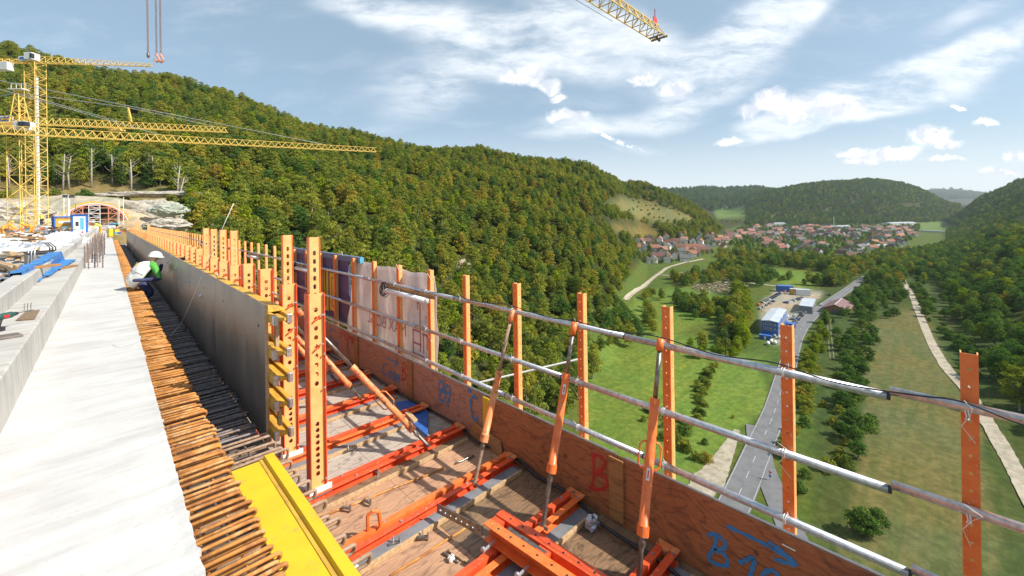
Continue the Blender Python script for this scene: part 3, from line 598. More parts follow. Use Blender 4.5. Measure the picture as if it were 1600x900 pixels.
def scatter(smin, smax, spacing, pxr, test, kinds, scl, zone):
    """random points over ground sector, kept where the test on their photo position allows"""
    a0, a1 = math.atan((pxr[0]-800)/655), math.atan((pxr[1]-800)/655)
    FR = 1.68 if pxr[0] < 300 else (1.72 if pxr[1] > 1450 else 1.3)
    area = .5*(a1-a0)*((smax*FR)**2-smin**2); n = int(area/spacing**2)
    a = a0+(a1-a0)*rg.random(n); r = np.sqrt(rg.random(n)*((smax*FR)**2-smin**2)+smin**2)
    x = r*(np.cos(a)*FW.x+np.sin(a)*RT.x); y = r*(np.cos(a)*FW.y+np.sin(a)*RT.y); z = height(x, y)
    px_, py_, s2 = projn(x, y, z); ok = (s2 > smin) & (s2 < smax) & test(px_, py_, z, s2)
    # thin out by cell so that crowns do not pile up
    cell = {}; names = [k for k, _ in kinds]; ws = np.array([w_ for _, w_ in kinds], float); ws /= ws.sum()
    for i in np.nonzero(ok)[0]:
        key = (int(x[i]/spacing*1.15), int(y[i]/spacing*1.15))
        if key in cell: continue
        cell[key] = 1; spots.append((names[int(rg.choice(len(names), p=ws))], int(rg.integers(0, 99)), x[i], y[i], z[i], scl*float(rg.uniform(.75, 1.25)), float(rg.random()*6.28), zone))
FOOT = [(-400, 296), (262, 297), (285, 330), (300, 420), (350, 800), (700, 820), (800, 800), (850, 700), (890, 622), (925, 548), (955, 478), (985, 432), (1000, 374), (1040, 374), (1110, 372), (1140, 352), (1150, 300)]
fx = [a for a, _ in FOOT]; fy = [b_ for _, b_ in FOOT]
CLEAR = [[(940, 346), (985, 347), (1020, 352), (1045, 372), (1000, 376), (955, 368)], [(938, 322), (970, 306), (1010, 315), (1060, 330), (1095, 347), (1060, 352), (1000, 347)], [(705, 402), (740, 398), (738, 430), (712, 440)]]
def left_test(px_, py_, z, s_):
    ok = (py_ < np.interp(px_, fx, fy)) & (px_ < 1150)
    for c_ in CLEAR: ok &= ~inpoly(px_, py_, c_)
    return ok & ~((px_ > 1100) & (z < -66)) & ~((z > 22) & (s_ > 1300)) & ~((px_ < 300) & (z < 11))
scatter(60, 260, 6.0, (250, 1000), left_test, [('broad', 6), ('yell', 1.5), ('dark', 1.6)], .80, 'left')
scatter(200, 300, 5.8, (-130, 1000), lambda a, b_, z, s_: left_test(a, b_, z, s_) & ((s_ >= 260) | (a < 250)), [('broad', 6), ('yell', 1.2), ('dark', 2.5), ('con', 1.5)], .88, 'left')
scatter(300, 760, 6.3, (-130, 1130), left_test, [('broad', 7), ('yell', 1.4), ('dark', 2), ('con', .5)], .80, 'left')
scatter(760, 1300, 8, (900, 1150), left_test, [('broad', 6), ('yell', 1), ('dark', 2)], .85, 'left')
scatter(880, 1200, 22, (930, 1110), lambda a, b_, z, s_: inpoly(a, b_, CLEAR[1]), [('bushd', 1)], .8, 'left')
scatter(1900, 3300, 15, (1165, 1500), lambda a, b_, z, s_: (z > -72) & ~inpoly(a, b_, [(1410, 318), (1440, 318), (1440, 326), (1410, 326)]), [('yell', 1), ('dark', 5)], 1.45, 'hill')
scatter(3000, 4600, 34, (1000, 1260), lambda a, b_, z, s_: (z > 5), [('dark', 1)], 3.0, 'hill')
scatter(7600, 9300, 80, (1400, 1580), lambda a, b_, z, s_: z > 60, [('dark', 1)], 7, 'hill')
scatter(1000, 2100, 13, (1480, 1640), lambda a, b_, z, s_: (z > -68), [('yell', 1), ('dark', 6)], 1.3, 'hill')
RF = [(1405, 428), (1425, 398), (1470, 385), (1700, 340), (1750, 720), (1640, 700), (1590, 640), (1560, 590), (1545, 545), (1510, 490), (1480, 455), (1440, 440)]
scatter(150, 1150, 9.0, (1380, 1680), lambda a, b_, z, s_: inpoly(a, b_, RF), [('dark', 8), ('yell', 1.2), ('broad', .4)], 1.0, 'right')
scatter(700, 1500, 11, (1400, 1640), lambda a, b_, z, s_: (b_ < 386) & (b_ > 352) & (a > 1480), [('dark', 6), ('broad', 1)], 1.0, 'right')
BELTS = [([(1140, 412), (1190, 418), (1195, 400), (1330, 412), (1420, 395), (1435, 420), (1400, 455), (1350, 440), (1320, 462), (1285, 462), (1240, 447), (1300, 440), (1290, 425), (1190, 415), (1150, 425)], 8.5, 1.0),
 ([(1105, 430), (1130, 405), (1165, 425), (1215, 440), (1235, 452), (1150, 446)], 8, .9),
 ([(1040, 437), (1060, 432), (1095, 428), (1130, 440), (1110, 445), (1070, 450)], 8, .8),
 ([(1055, 470), (1120, 478), (1140, 500), (1095, 505), (1060, 490)], 7, .75)]
for pl, spc, sl in BELTS: scatter(150, 1200, spc, (1000, 1450), lambda a, b_, z, s_, pl=pl: inpoly(a, b_, pl), [('dark', 3), ('broad', 2), ('yell', .6)], sl, 'valley')
YARD = [(1180, 530), (1190, 440), (1310, 450), (1325, 462), (1240, 560)]
# single rows and bushes of the valley floor: (line of photo points, spacing m, kind, scale)
ROWS = [([(1090, 548), (1120, 545), (1150, 552)], 7, 'broad', .72), ([(1140, 520), (1150, 505), (1145, 490), (1160, 470)], 7, 'yell', .85), ([(1155, 520), (1165, 500), (1160, 480), (1170, 462)], 7, 'broad', .75),
 ([(1070, 548), (1100, 560), (1140, 566)], 7, 'yell', .6), ([(1010, 500), (1020, 520), (1000, 520), (985, 515)], 8, 'broad', .8), ([(955, 470), (975, 495), (960, 520), (940, 530)], 9, 'dark', .9), ([(1000, 470), (1020, 462), (1040, 470)], 8, 'broad', .6),
 ([(1112, 570), (1105, 590), (1100, 615), (1090, 640), (1078, 670)], 3.0, 'bush', .62), ([(1108, 580), (1098, 615), (1086, 650)], 3.6, 'bushd', .5), ([(985, 632), (1020, 646), (1050, 662), (1070, 682), (1095, 700)], 3.0, 'bushd', .6), ([(1000, 650), (1030, 668), (1055, 690), (1075, 712)], 3.4, 'bush', .6), ([(1060, 690), (1085, 715), (1100, 730)], 5, 'bush', .8),
 ([(1252, 560), (1240, 600), (1232, 640), (1222, 680), (1215, 720)], 9, 'bush', 1.0), ([(1270, 560), (1262, 600), (1252, 640)], 7, 'bush', 1.1), ([(1275, 515), (1270, 540), (1258, 580)], 6, 'yell', .42),
 ([(1205, 700), (1208, 730), (1215, 760), (1235, 800)], 5, 'bushd', .9), ([(1245, 660), (1235, 700), (1240, 740), (1250, 790)], 5, 'bushd', .7),
 ([(1325, 520), (1335, 560), (1340, 600), (1335, 640), (1330, 680), (1345, 720)], 9, 'orch', .9), ([(1315, 520), (1318, 560), (1325, 600), (1322, 640), (1318, 690)], 11, 'orch', .9), ([(1300, 625), (1310, 660), (1320, 700)], 8, 'bush', .7),
 ([(1270, 478), (1300, 462), (1330, 450), (1360, 440), (1395, 425)], 7, 'dark', .62), ([(1280, 510), (1300, 490), (1345, 470), (1380, 455)], 8, 'dark', .6), ([(1310, 500), (1350, 480), (1400, 462), (1410, 445)], 9, 'dark', .6),
 ([(1340, 500), (1370, 485), (1400, 475)], 10, 'orch', 1.1), ([(1325, 500), (1352, 505), (1380, 498), (1410, 492)], 12, 'orch', 1.0), ([(1430, 440), (1440, 460), (1455, 480), (1475, 500)], 10, 'orch', 1.1), ([(1465, 440), (1480, 470), (1500, 500), (1520, 530)], 10, 'dark', .6), ([(1500, 540), (1520, 560), (1540, 580)], 9, 'orch', 1.2),
 ([(1195, 640), (1180, 670), (1165, 650)], 6, 'bush', .3), ([(1060, 480), (1090, 490), (1130, 485)], 6, 'bushd', 1.2),
 ([(1085, 546), (1100, 556), (1122, 560), (1148, 556), (1160, 548)], 5, 'yell', .62), ([(1150, 545), (1158, 525), (1162, 505), (1166, 485), (1160, 468), (1150, 455)], 5, 'yell', .85), ([(1140, 530), (1144, 512), (1150, 500), (1156, 480)], 5, 'broad', .85), ([(1128, 545), (1134, 525), (1140, 510)], 6, 'dark', .7),
 ([(1055, 462), (1075, 470), (1100, 476), (1125, 480), (1140, 476)], 5, 'dark', .6), ([(1065, 480), (1090, 488), (1120, 492)], 5, 'dark', .5), ([(975, 498), (985, 515), (995, 530)], 7, 'dark', .85), ([(960, 505), (965, 525), (975, 540)], 7, 'broad', .8), ([(1010, 480), (1018, 495), (1012, 512)], 6, 'broad', .6),
 ([(930, 548), (945, 538), (960, 530)], 6, 'broad', .7), ([(925, 560), (905, 590), (890, 620), (868, 660)], 7, 'broad', .8),
 ([(1280, 520), (1272, 545), (1262, 575), (1250, 610), (1240, 650), (1232, 690), (1228, 730)], 9, 'bush', .95), ([(1265, 530), (1255, 560), (1246, 595), (1238, 640)], 8, 'bush', 1.1), ([(1290, 505), (1280, 530), (1270, 560)], 6, 'yell', .45),
 ([(1330, 510), (1340, 545), (1345, 580), (1340, 620), (1335, 660), (1332, 700)], 10, 'bushd', .95), ([(1340, 490), (1352, 520), (1356, 560)], 6, 'orch', 1.0), ([(1310, 700), (1318, 730), (1330, 760)], 5, 'bush', .8),
 ([(1270, 480), (1290, 470), (1310, 460), (1340, 448), (1370, 436), (1400, 424)], 5, 'dark', .65), ([(1275, 490), (1295, 482), (1325, 478)], 6, 'dark', .5), ([(1330, 470), (1360, 458), (1395, 448)], 7, 'dark', .65), ([(1345, 480), (1370, 470), (1400, 465), (1412, 458)], 8, 'orch', 1.1),
 ([(1425, 448), (1438, 470), (1450, 495), (1462, 520)], 8, 'orch', 1.0), ([(1470, 505), (1490, 530), (1510, 560), (1530, 600)], 9, 'bushd', 1.0), ([(1140, 412), (1165, 420), (1190, 430), (1215, 436)], 6, 'dark', .85), ([(1120, 405), (1145, 400), (1170, 405), (1185, 412)], 7, 'broad', 1.0),
 ([(1240, 448), (1262, 446), (1290, 448), (1310, 446)], 6, 'dark', .7), ([(1190, 444), (1215, 440), (1240, 436)], 6, 'dark', .7)]
for ln, spc, kd, sl in ROWS:
    P_ = smooth_line([gpt(*q) for q in ln], 12); acc = 0; last = P_[0]
    for q in P_:
        if (q-last).length > spc*rg.uniform(.7, 1.2):
            put(kd, q.x+rg.normal()*2.2, q.y+rg.normal()*2.2, sl*rg.uniform(.6, 1.3), 'valley'); last = q
for (a, b_, kd, sl) in [(1345, 835, 'orch', 1.05), (1372, 828, 'orch', .8), (1362, 842, 'orch', .8), (1290, 508, 'con', .5), (1302, 506, 'con', .4), (1412, 470, 'dark', .8), (1500, 548, 'bushd', 1.4), (1470, 585, 'bushd', .5),
                      (1568, 598, 'yell', .8), (1590, 590, 'yell', .8), (1585, 620, 'yell', .8), (1600, 610, 'yell', .9), (1225, 385, 'dark', 1.3), (1160, 400, 'broad', 1.3), (1150, 402, 'dark', 1.3), (1320, 378, 'dark', 1.1), (1312, 379, 'dark', 1.1)]:
    q = gpt(a, b_); put(kd, q.x, q.y, sl, 'valley')
# trees between the houses
TOWN = [(1125, 400), (1140, 365), (1190, 340), (1320, 338), (1440, 352), (1430, 372), (1400, 392), (1330, 408), (1240, 396), (1180, 396)]
VILL = [(985, 372), (1060, 368), (1110, 372), (1130, 395), (1080, 405), (1045, 412), (1000, 412)]
scatter(600, 2400, 16, (1100, 1460), lambda a, b_, z, s_: inpoly(a, b_, TOWN), [('yell', 1), ('dark', 4), ('bush', 1)], .72, 'town')
scatter(500, 1000, 15, (970, 1140), lambda a, b_, z, s_: inpoly(a, b_, VILL), [('broad', 2), ('dark', 3)], .6, 'town')
scatter(1500, 2700, 22, (1110, 1530), lambda a, b_, z, s_: (z < -55) & ~inpoly(a, b_, [(1425, 346), (1485, 346), (1475, 362), (1420, 360)]) & (b_ < 350) & ((a < 1180) & (rg.random(a.shape) < .25) | (a >= 1180)), [('dark', 3), ('broad', 2)], 1.1, 'town')
# keep the near bridge strip, roads and yard clear
def near_line(x, y, pts, d):
    return min((x-p.x)**2+(y-p.y)**2 for p in pts[::3]) < d*d
sp2 = []
YW = [gpt(*q) for q in [(1195, 535), (1190, 470), (1215, 440), (1305, 452), (1250, 520)]]
for s_ in spots:
    k, vi, x, y, z, scl, rot, zone = s_; pxx, pyy, dd = projn(x, y, z)
    if zone in ('valley', 'right', 'town') and (near_line(x, y, rp, 7) or near_line(x, y, pp, 6.5) or near_line(x, y, side, 6)): continue
    if zone == 'valley' and k in ('dark', 'broad', 'yell') and inpoly(np.array([pxx]), np.array([pyy]), YARD)[0]: continue
    if abs(x) < 16 and y < 190 and z > -60 and x > -30: continue
    if x < 22 and y < 60 and z+14*scl > -6: continue
    sp2.append(s_)
spots = sp2
def vis(s_):
    k, vi, x, y, z, scl, rot, zone = s_; h_ = {'con': 19, 'bush': 5, 'bushd': 5, 'orch': 7}.get(k, 14)*scl
    a, b_, d = projn(x, y, z+h_*.6)
    if d < 5 or a < -5 or a > 1605 or b_ > 905: return 0
    if a < 200 and b_ > 345: return 0
    if 200 <= a < 690 and b_ > 400+(a-460)*.3: return 0
    if 690 <= a < 1250 and b_ > 600+(a-700)*.42: return 0
    return h_/d
order = sorted(range(len(spots)), key=lambda i: -vis(spots[i]))
MAXI = {'broad': 150, 'yell': 60, 'dark': 90, 'bush': 60, 'bushd': 90, 'orch': 60, 'con': 60}; cnt = {k: 0 for k in MAXI}; proto = {}; rest = {}
ZL = {'left': 'on the wooded slope left of the valley', 'right': 'in the dense wood right of the gravel track', 'valley': 'on the valley floor beside meadow and road', 'town': 'between the village houses', 'hill': 'on the far hill'}
def whereis(a, b_, zone):
    if zone == 'left':
        if a < 300: return 'on the wood edge behind the cranes' if b_ > 180 else 'high on the slope above the cranes'
        if a < 470: return 'on the slope above the row of orange uprights'
        if a < 690: return 'on the slope above the blue board and banner'
        if a < 820: return 'on the slope seen between the fence posts right of the banner'
        if a < 960: return 'at the wood foot by the bright meadow'
        return 'on the slope by the juniper meadow and village'
    if zone == 'right': return 'in the dense wood at the right edge' if a > 1530 else ('in the wood behind the orchard right of the gravel track' if b_ < 480 else 'in the orchard right of the gravel track')
    if zone == 'valley':
        if b_ < 470: return 'in the belt between village and container yard'
        if a < 1060: return 'on the left edge of the bright meadow'
        if a < 1190: return 'in the grove left of the container yard' if b_ < 575 else 'in the meadow hedge left of the road'
        if a < 1275: return 'on the verge right of the road'
        if a < 1365: return 'in the loose hedge beside the brownish field' if b_ < 780 else 'standing alone in the brownish field'
        return 'beside the pale gravel track'
    return ZL[zone]
KL = {'broad': 'round yellowing broadleaf tree', 'dark': 'dark green broadleaf tree', 'yell': 'bright yellow-green broadleaf tree', 'bush': 'loose olive green bush', 'bushd': 'dark green bush', 'orch': 'small spreading fruit tree', 'con': 'slim dark conifer'}
for i in order:
    k, vi, x, y, z, scl, rot, zone = spots[i]
    if cnt[k] < MAXI[k] and vis(spots[i]) > 0:
        cnt[k] += 1; v = vi % len(TREES[k]); nm, cat = KINDLAB[k]
        pa_, pb_, _d = projn(x, y, z+6*scl); wh = whereis(pa_, pb_, zone); lab = KL[k]+' '+wh
        o = bpy.data.objects.new(nm, None); C.objects.link(o); o.location = (x, y, z); o.rotation_euler = (0, 0, rot); o.scale = (scl,)*3
        tag(o, lab, cat, cat+('es ' if cat == 'bush' else 's ')+wh)
        for n_, me in (('crown', TREES[k][v][0]), ('trunk', TREES[k][v][1])):
            c_ = bpy.data.objects.new(n_, me); C.objects.link(c_); c_.parent = o
            proto.setdefault((k, v, n_), c_)
    else: rest.setdefault(k, []).append(spots[i])
def gn_forest(name, pts, meshes, label):
    """one stuff object: points carrying tree copies"""
    me = bpy.data.meshes.new(name); me.from_pydata([(p[2], p[3], p[4]) for p in pts], [], [])
    me.attributes.new('scl', 'FLOAT', 'POINT').data.foreach_set('value', np.array([p[5] for p in pts], np.float32))
    me.attributes.new('rot', 'FLOAT', 'POINT').data.foreach_set('value', np.array([p[6] for p in pts], np.float32))
    me.attributes.new('idx', 'INT', 'POINT').data.foreach_set('value', np.array([p[1] % len(meshes) for p in pts], np.int32))
    o = bpy.data.objects.new(name, me); C.objects.link(o); tag(o, label, 'forest', kind='stuff')
    g = bpy.data.node_groups.new(name, 'GeometryNodeTree'); g.interface.new_socket('Geometry', in_out='INPUT', socket_type='NodeSocketGeometry'); g.interface.new_socket('Geometry', in_out='OUTPUT', socket_type='NodeSocketGeometry')
    n = g.nodes; l = g.links; gi = n.new('NodeGroupInput'); go = n.new('NodeGroupOutput'); mp = n.new('GeometryNodeMeshToPoints'); ip = n.new('GeometryNodeInstanceOnPoints'); gt = n.new('GeometryNodeGeometryToInstance')
    for ob in meshes:
        oi = n.new('GeometryNodeObjectInfo'); oi.inputs['Object'].default_value = ob; oi.transform_space = 'ORIGINAL'; l.new(oi.outputs['Geometry'], gt.inputs[0])
    def attr(nm, ty):
        a = n.new('GeometryNodeInputNamedAttribute'); a.data_type = ty; a.inputs['Name'].default_value = nm; return a.outputs['Attribute']
    cx = n.new('ShaderNodeCombineXYZ'); l.new(attr('rot', 'FLOAT'), cx.inputs[2]); l.new(gi.outputs[0], mp.inputs[0]); l.new(mp.outputs[0], ip.inputs['Points']); l.new(gt.outputs[0], ip.inputs['Instance'])
    ip.inputs['Pick Instance'].default_value = True; l.new(attr('idx', 'INT'), ip.inputs['Instance Index']); l.new(cx.outputs[0], ip.inputs['Rotation']); l.new(attr('scl', 'FLOAT'), ip.inputs['Scale']); l.new(ip.outputs[0], go.inputs[0])
    md = o.modifiers.new('grow', 'NODES'); md.node_group = g; return o
FL = {'broad': 'distant mixed green and yellowing forest covering the slopes', 'dark': 'distant dark green trees of the hills and village', 'yell': 'distant yellow-green trees among the forest', 'bush': 'distant olive bushes', 'bushd': 'distant dark bushes on the meadow slope', 'orch': 'distant fruit trees', 'con': 'distant conifers in the hillside forest'}
for k, pts in rest.items():
    obs = [proto[(k, v, 'crown')] for v in range(len(TREES[k])) if (k, v, 'crown') in proto]
    if obs: gn_forest('forest' if k not in ('bush', 'bushd') else 'scrub', pts, obs, FL[k])
print('trees', len(spots), cnt)
# ------------------------------------------------------------ bridge deck
DZ = -1.62
br = thing('bridge_deck', 'long pale concrete bridge deck with stepped kerb running to the tunnel', 'bridge', (0, 0, 0))
mb = MB(); mb.box(-1.02, .30, -6, 52, -2.02, DZ); mb.build('slab', 'conc', br)
mb = MB(); mb.box(-1.02, .30, 52.002, 197, -2.02, DZ-.01); mb.box(-7.4, -1.25, -6, 197, -2.0, -1.5); mb.build('slab', 'conc', br)
mb = MB(); mb.prism([(-1.02, -6, DZ-.1), (-.60, -6, DZ-.1), (-.62, -6, -1.25), (-.635, -6, -1.235), (-1.02, -6, -1.235)], (0, 110, 0)); mb.build('kerb', 'conc_k', br)
mb = MB(); mb.prism([(-1.25, -6, -1.9), (-1.022, -6, -1.9), (-1.022, -6, -1.0), (-1.04, -6, -.985), (-1.25, -6, -.985)], (0, 100, 0)); mb.build('upstand', 'conc_k', br)
mb = MB(); mb.prism([(-6.6, -6, -6), (-1.6, -6, -6), (-.9, -6, -2.03), (-7.2, -6, -2.03)], (0, 203, 0)); mb.build('girder', 'conc_k', br)
for yy in (62, 135):
    mb = MB(); mb.prism([(-5.5, yy-1.4, -95), (-2.6, yy-1.4, -95), (-2.6, yy+1.4, -95), (-5.5, yy+1.4, -95)], (0, 0, 89)); mb.build('pier', 'conc_k', br)
rq = random.Random(4); vs = []; fs = []; yy = -2.0; k = 0
while yy < 30:
    e = .298+rq.uniform(-.005, .007)+(.010 if rq.random() < .08 else 0); vs += [(.24, yy, DZ-.0012), (e, yy, DZ+.003+rq.uniform(-.001, .002)), (e+.003, yy, DZ-.05)]; yy += .035+.01*yy/5; k += 1
for i in range(k-1): a = i*3; fs += [(a, a+1, a+4, a+3), (a+1, a+2, a+5, a+4)]
mb = MB(); mb.add(vs, fs); mb.build('broken_edge', 'conc', br)
# reinforcement
def hairpin(x0, x1, z, dz, dy, r, rad, n=6, jit=0):
    c = [(x0, 0, z), (x1-dy*.6, 0, z)]
    for k in range(1, 6):
        a = math.pi*k/6; c.append((x1-dy*.6+math.sin(a)*dy*.62, dy*(1-math.cos(a))/2, z-dz*(1-math.cos(a))/2))
    c += [(x1-dy*.6, dy, z-dz), (x0, dy, z-dz)]
    return MB().tube(c, r, n)
def loops(label, mats, x0, x1, z, y0, y1, step, group, base, cat, names='rebar_loop', rad=.0106, dz=.050, dy=.030):
    t = thing(base, label, cat, (0, 0, 0)); ms = []
    for k in range(5):
        m_ = hairpin(x0, x1+rnd.uniform(-.012, .012), z+rnd.uniform(-.008, .008), dz*rnd.uniform(.7, 1.3), dy*rnd.uniform(.8, 1.2), rad, 6)
        me = m_.mesh(names, mats); me.polygons.foreach_set('use_smooth', [True]*len(me.polygons)); ms.append((me, m_))
    y = y0; i = 0; far = MB()
    while y < y1:
        me, m_ = ms[rnd.randrange(5)]; yy = y+rnd.uniform(-.012, .012)
        if i < 100:
            o = bpy.data.objects.new(names, me); C.objects.link(o); o.parent = t; o.location = (0, yy, 0); o.rotation_euler = (rnd.uniform(-.01, .01), rnd.uniform(-.012, .012), rnd.uniform(-.025, .025))
        else: far.add([(a, b_+yy, c_) for a, b_, c_ in m_.v], m_.f)
        y += step; i += 1
    o = far.build(names, mats, t, smooth=True); o['kind'] = 'stuff'
    return t
t = loops('rusty orange hairpin bars sticking out of the concrete slab edge', 'rust', .24, .575, -1.640, .9, 47, .064, '', 'reinforcement_bars', 'rebar')
mb = MB()
for x in (.33, .47): mb.tube([(x, y, -1.69+.01*math.sin(y*3+x*9)) for y in np.arange(.6, 47, .5)], .008, 6)
mb.build('long_bar', 'rust', t, smooth=True)
t = loops('dark hairpin bars lying deep in the trench beside the formwork wall', 'rebar_d', .24, .985, -1.95, 4.45, 46, .078, '', 'reinforcement_bars', 'rebar', rad=.013, dz=.06, dy=.038)
mb = MB()
for x in (.36, .52, .68, .84): mb.tube([(x, y, -1.985+.012*math.sin(y*2.1+x*9)) for y in np.arange(.6, 46, .5)], .009, 6)
mb.build('long_bar', 'rebar_d', t, smooth=True)
t = loops('pale rusty hairpin bars looping out past the yellow shutter board', 'rebar_l', .24, 1.06, -1.955, 1.0, 4.4, .135, '', 'reinforcement_bars', 'rebar', rad=.0125, dz=.085, dy=.03)
mb = MB(); mb.box(.302, 1.048, .3, 46, -2.16, -2.125); ff = mb.build('trench_form', 'film'); tag(ff, 'dark formwork floor under the reinforcement bars', 'formwork')
# yellow shutter board
t = thing('yellow_board', 'bright yellow shutter board lying over the reinforcement loops', 'board', (0, 0, 0))
mb = MB(); mb.box(.655, .945, .5, 3.80, -1.945, -1.925); mb.build('face_sheet', 'yellow', t, bevel=.003)
mb = MB(); mb.prism([(.868, .5, -1.924), (.944, .5, -1.924), (.944, .5, -1.895), (.880, .5, -1.895)], (0, 3.3, 0)); mb.build('edge_rib', 'yellow', t, bevel=.002)
mb = MB(); mb.box(.845, .866, .5, 3.8, -1.924, -1.920); mb.build('seam', 'ytimber', t)
mb = MB(); mb.box(.66, .70, .5, 3.795, -2.02, -1.946); mb.box(.9, .944, .5, 3.795, -2.02, -1.946); mb.build('underside_rib', 'yellow', t)
# ------------------------------------------------------------ formwork wall
fw = thing('formwork_wall', 'long dark plywood formwork wall braced by orange uprights', 'formwork', (0, 0, 0))
y = 4.45; Y1 = 44.5
while y < Y1:
    e = min(y+2.5, Y1); mb = MB(); mb.box(1.05, 1.071, y+.002, e-.002, -2.12, -.82+rnd.uniform(-.004, .004)); mb.build('panel', 'film', fw, bevel=.002)
    mb = MB(); mb.box(1.0712, 1.078, y+.002, e-.002, -2.12, -.825); mb.build('panel_backing', 'deadwood', fw); y = e
mb = MB(); mb.box(1.0497, 1.0785, 4.441, 4.449, -2.12, -.82); mb.build('panel_edge', 'deadwood', fw)
for (a, b_) in [(315, 462), (340, 430), (275, 419), (262, 410), (250, 403), (296, 440), (225, 378), (228, 381), (220, 373)]:
    p = onx(a, b_, 1.05); r = .017 if a not in (315,) else .03
    mb = MB(); mb.tube([(1.051, p.y, p.z), (1.044, p.y, p.z)], [r*1.5, r*1.5], 12); mb.tube([(1.044, p.y, p.z), (1.02, p.y, p.z)], [r, r*.7], 12); mb.build('tie_cone', 'galv', fw, smooth=False)
for k in range(26):
    yy = 4.8+k*1.5+rnd.uniform(-.2, .2); mb = MB(); zz = rnd.choice((-1.05, -1.2, -1.75)); mb.tube([(1.0495, yy, zz), (1.046, yy, zz)], .014, 10); mb.build('tie_hole', 'black', fw)
for z in (-.945, -1.27, -1.50, -1.74, -2.01):
    y = 4.30+rnd.uniform(-.03, .03)
    t = thing('timber_beam', 'yellow timber beam '+{-.945: 'along the top', -1.27: 'second from the top', -1.50: 'at the middle', -1.74: 'second from the bottom', -2.01: 'at the foot'}[z]+' of the formwork wall', 'beam', (0, y, z), 0, 'yellow timber beams behind the formwork wall')
    Lb = 44.4-y
    mb = MB(); mb.box(1.079, 1.119, 0, Lb, -.04, .04); mb.build('flange', 'ytimber', t, bevel=.003)
    mb = MB(); mb.box(1.2, 1.24, .02, Lb, -.04, .04); mb.build('flange', 'ytimber', t, bevel=.003)
    mb = MB(); mb.box(1.1195, 1.1995, .01, Lb, -.014, .014); mb.build('web', 'ytimber', t)
    mb = MB(); mb.box(1.198, 1.2425, -.004, .045, -.0425, .0425); mb.build('end_cap', 'galv', t, bevel=.004)
    mb = MB(); mb.box(1.0785, 1.121, -.004, .03, -.0425, .0425); mb.build('end_cap', 'galv', t, bevel=.004)
for (z0, z1, yy) in ((-1.225, -.99, 4.42), (-1.95, -1.79, 4.36)):
    mb = MB(); mb.box(1.135, 1.165, yy, yy+.06, z0, z1); o = mb.build('timber_stub', 'deadwood'); tag(o, 'short upright timber block between %s yellow beams' % ('the upper two' if z0 > -1.5 else 'the lowest two'), 'timber')
for k in range(12):
    y0 = 4.5+k*3.3; mb = MB(); mb.box(1.085, 1.235, y0, y0+3.28, -.902, -.882); o = mb.build('plank', 'ytimber', bevel=.002)
    tag(o, 'worn yellow-brown plank capping the wall top, '+(['nearest to the camera', 'second from the camera', 'third from the camera'][k] if k < 3 else 'in the distant part'), 'plank', 'planks capping the formwork wall')
# ------------------------------------------------------------ uprights
BEAMY = [1.42, 2.25, 3.07, 3.90]+[4.66+.8*k for k in range(50)]
def soldier(y, tall, near, lab, group):
    t = thing('steel_upright', lab, 'steel post', (1.325, y, -2.42), 0, group)
    top = 1.72 if tall else 1.80
    mb = MB(); hl = [.12+.055*i for i in range(9)]+[top-.80+.082*i for i in range(9)] if near else [.3, .5, top-.5, top-.38, top-.26, top-.14]
    mb.holeplate((-.062, -.02, .02), (1, 0, 0), (0, 0, 1), .124, top, .006, hl, .034 if near else .04, .042 if near else .07)
    mb.holeplate((-.062, .032, .02), (1, 0, 0), (0, 0, 1), .124, top, .006, hl, .034 if near else .04, .042 if near else .07); mb.build('web', 'orange_lit', t)
    mb = MB()
    for s_ in (-1, 1): mb.box(s_*.0625 if s_ > 0 else -.0705, s_*.0705 if s_ > 0 else -.0625, -.055, .06, .02, top+.02)
    mb.build('flange', 'red', t, bevel=.0015)  # redder colour paints shade onto the sides of the same orange steel
    if tall:
        mb = MB(); z0 = top-.75; l = 2.24-z0
        mb.holeplate((-.042, -.006, z0), (1, 0, 0), (0, 0, 1), .084, l, .006, [.08+.075*i for i in range(int(l/.075)-1)], .026, .045)
        mb.holeplate((-.042, .018, z0), (1, 0, 0), (0, 0, 1), .084, l, .006, [.08+.075*i for i in range(int(l/.075)-1)], .026, .045); mb.build('extension', 'orange_lit', t)
        mb = MB(); mb.box(-.048, -.0425, -.02, .04, z0, z0+l); mb.box(.0425, .048, -.02, .04, z0, z0+l); mb.build('extension_flange', 'orange', t)
        for zz in (top-.2, top-.46):
            mb = MB(); mb.tube([(-.02, -.05, zz-.015), (.02, -.045, zz+.012), (.03, -.02, zz+.016)], .009, 7); mb.build('locking_pin', 'red', t)
            mb = MB(); mb.tube([(.02, -.07, zz+.035), (.05, -.06, zz+.03)], .007, 7); mb.build('pin_clip', 'galv', t)
    if near:
        mb = MB(); mb.box(-.095, .095, -.075, .075, -.002, .018); mb.build('base_plate', 'white', t, bevel=.003)
        mb = MB(); mb.box(-.09, .10, -.081, -.0755, -.035, .05); mb.build('base_bracket', 'white', t, bevel=.003)
        mb = MB()
        for zz in (.09, .9, 1.2, 1.55): mb.tube([(.058, -.056, zz), (.058, -.066, zz)], .009, 8)
        mb.build('bolt', 'galv', t)
    return t
SY = [3.93, 4.70, 5.55, 6.38]+[7.22+.8*k for k in range(47)]
TALL = {0, 1, 4, 5, 6, 7, 26, 38, 39, 40}
protos = {}
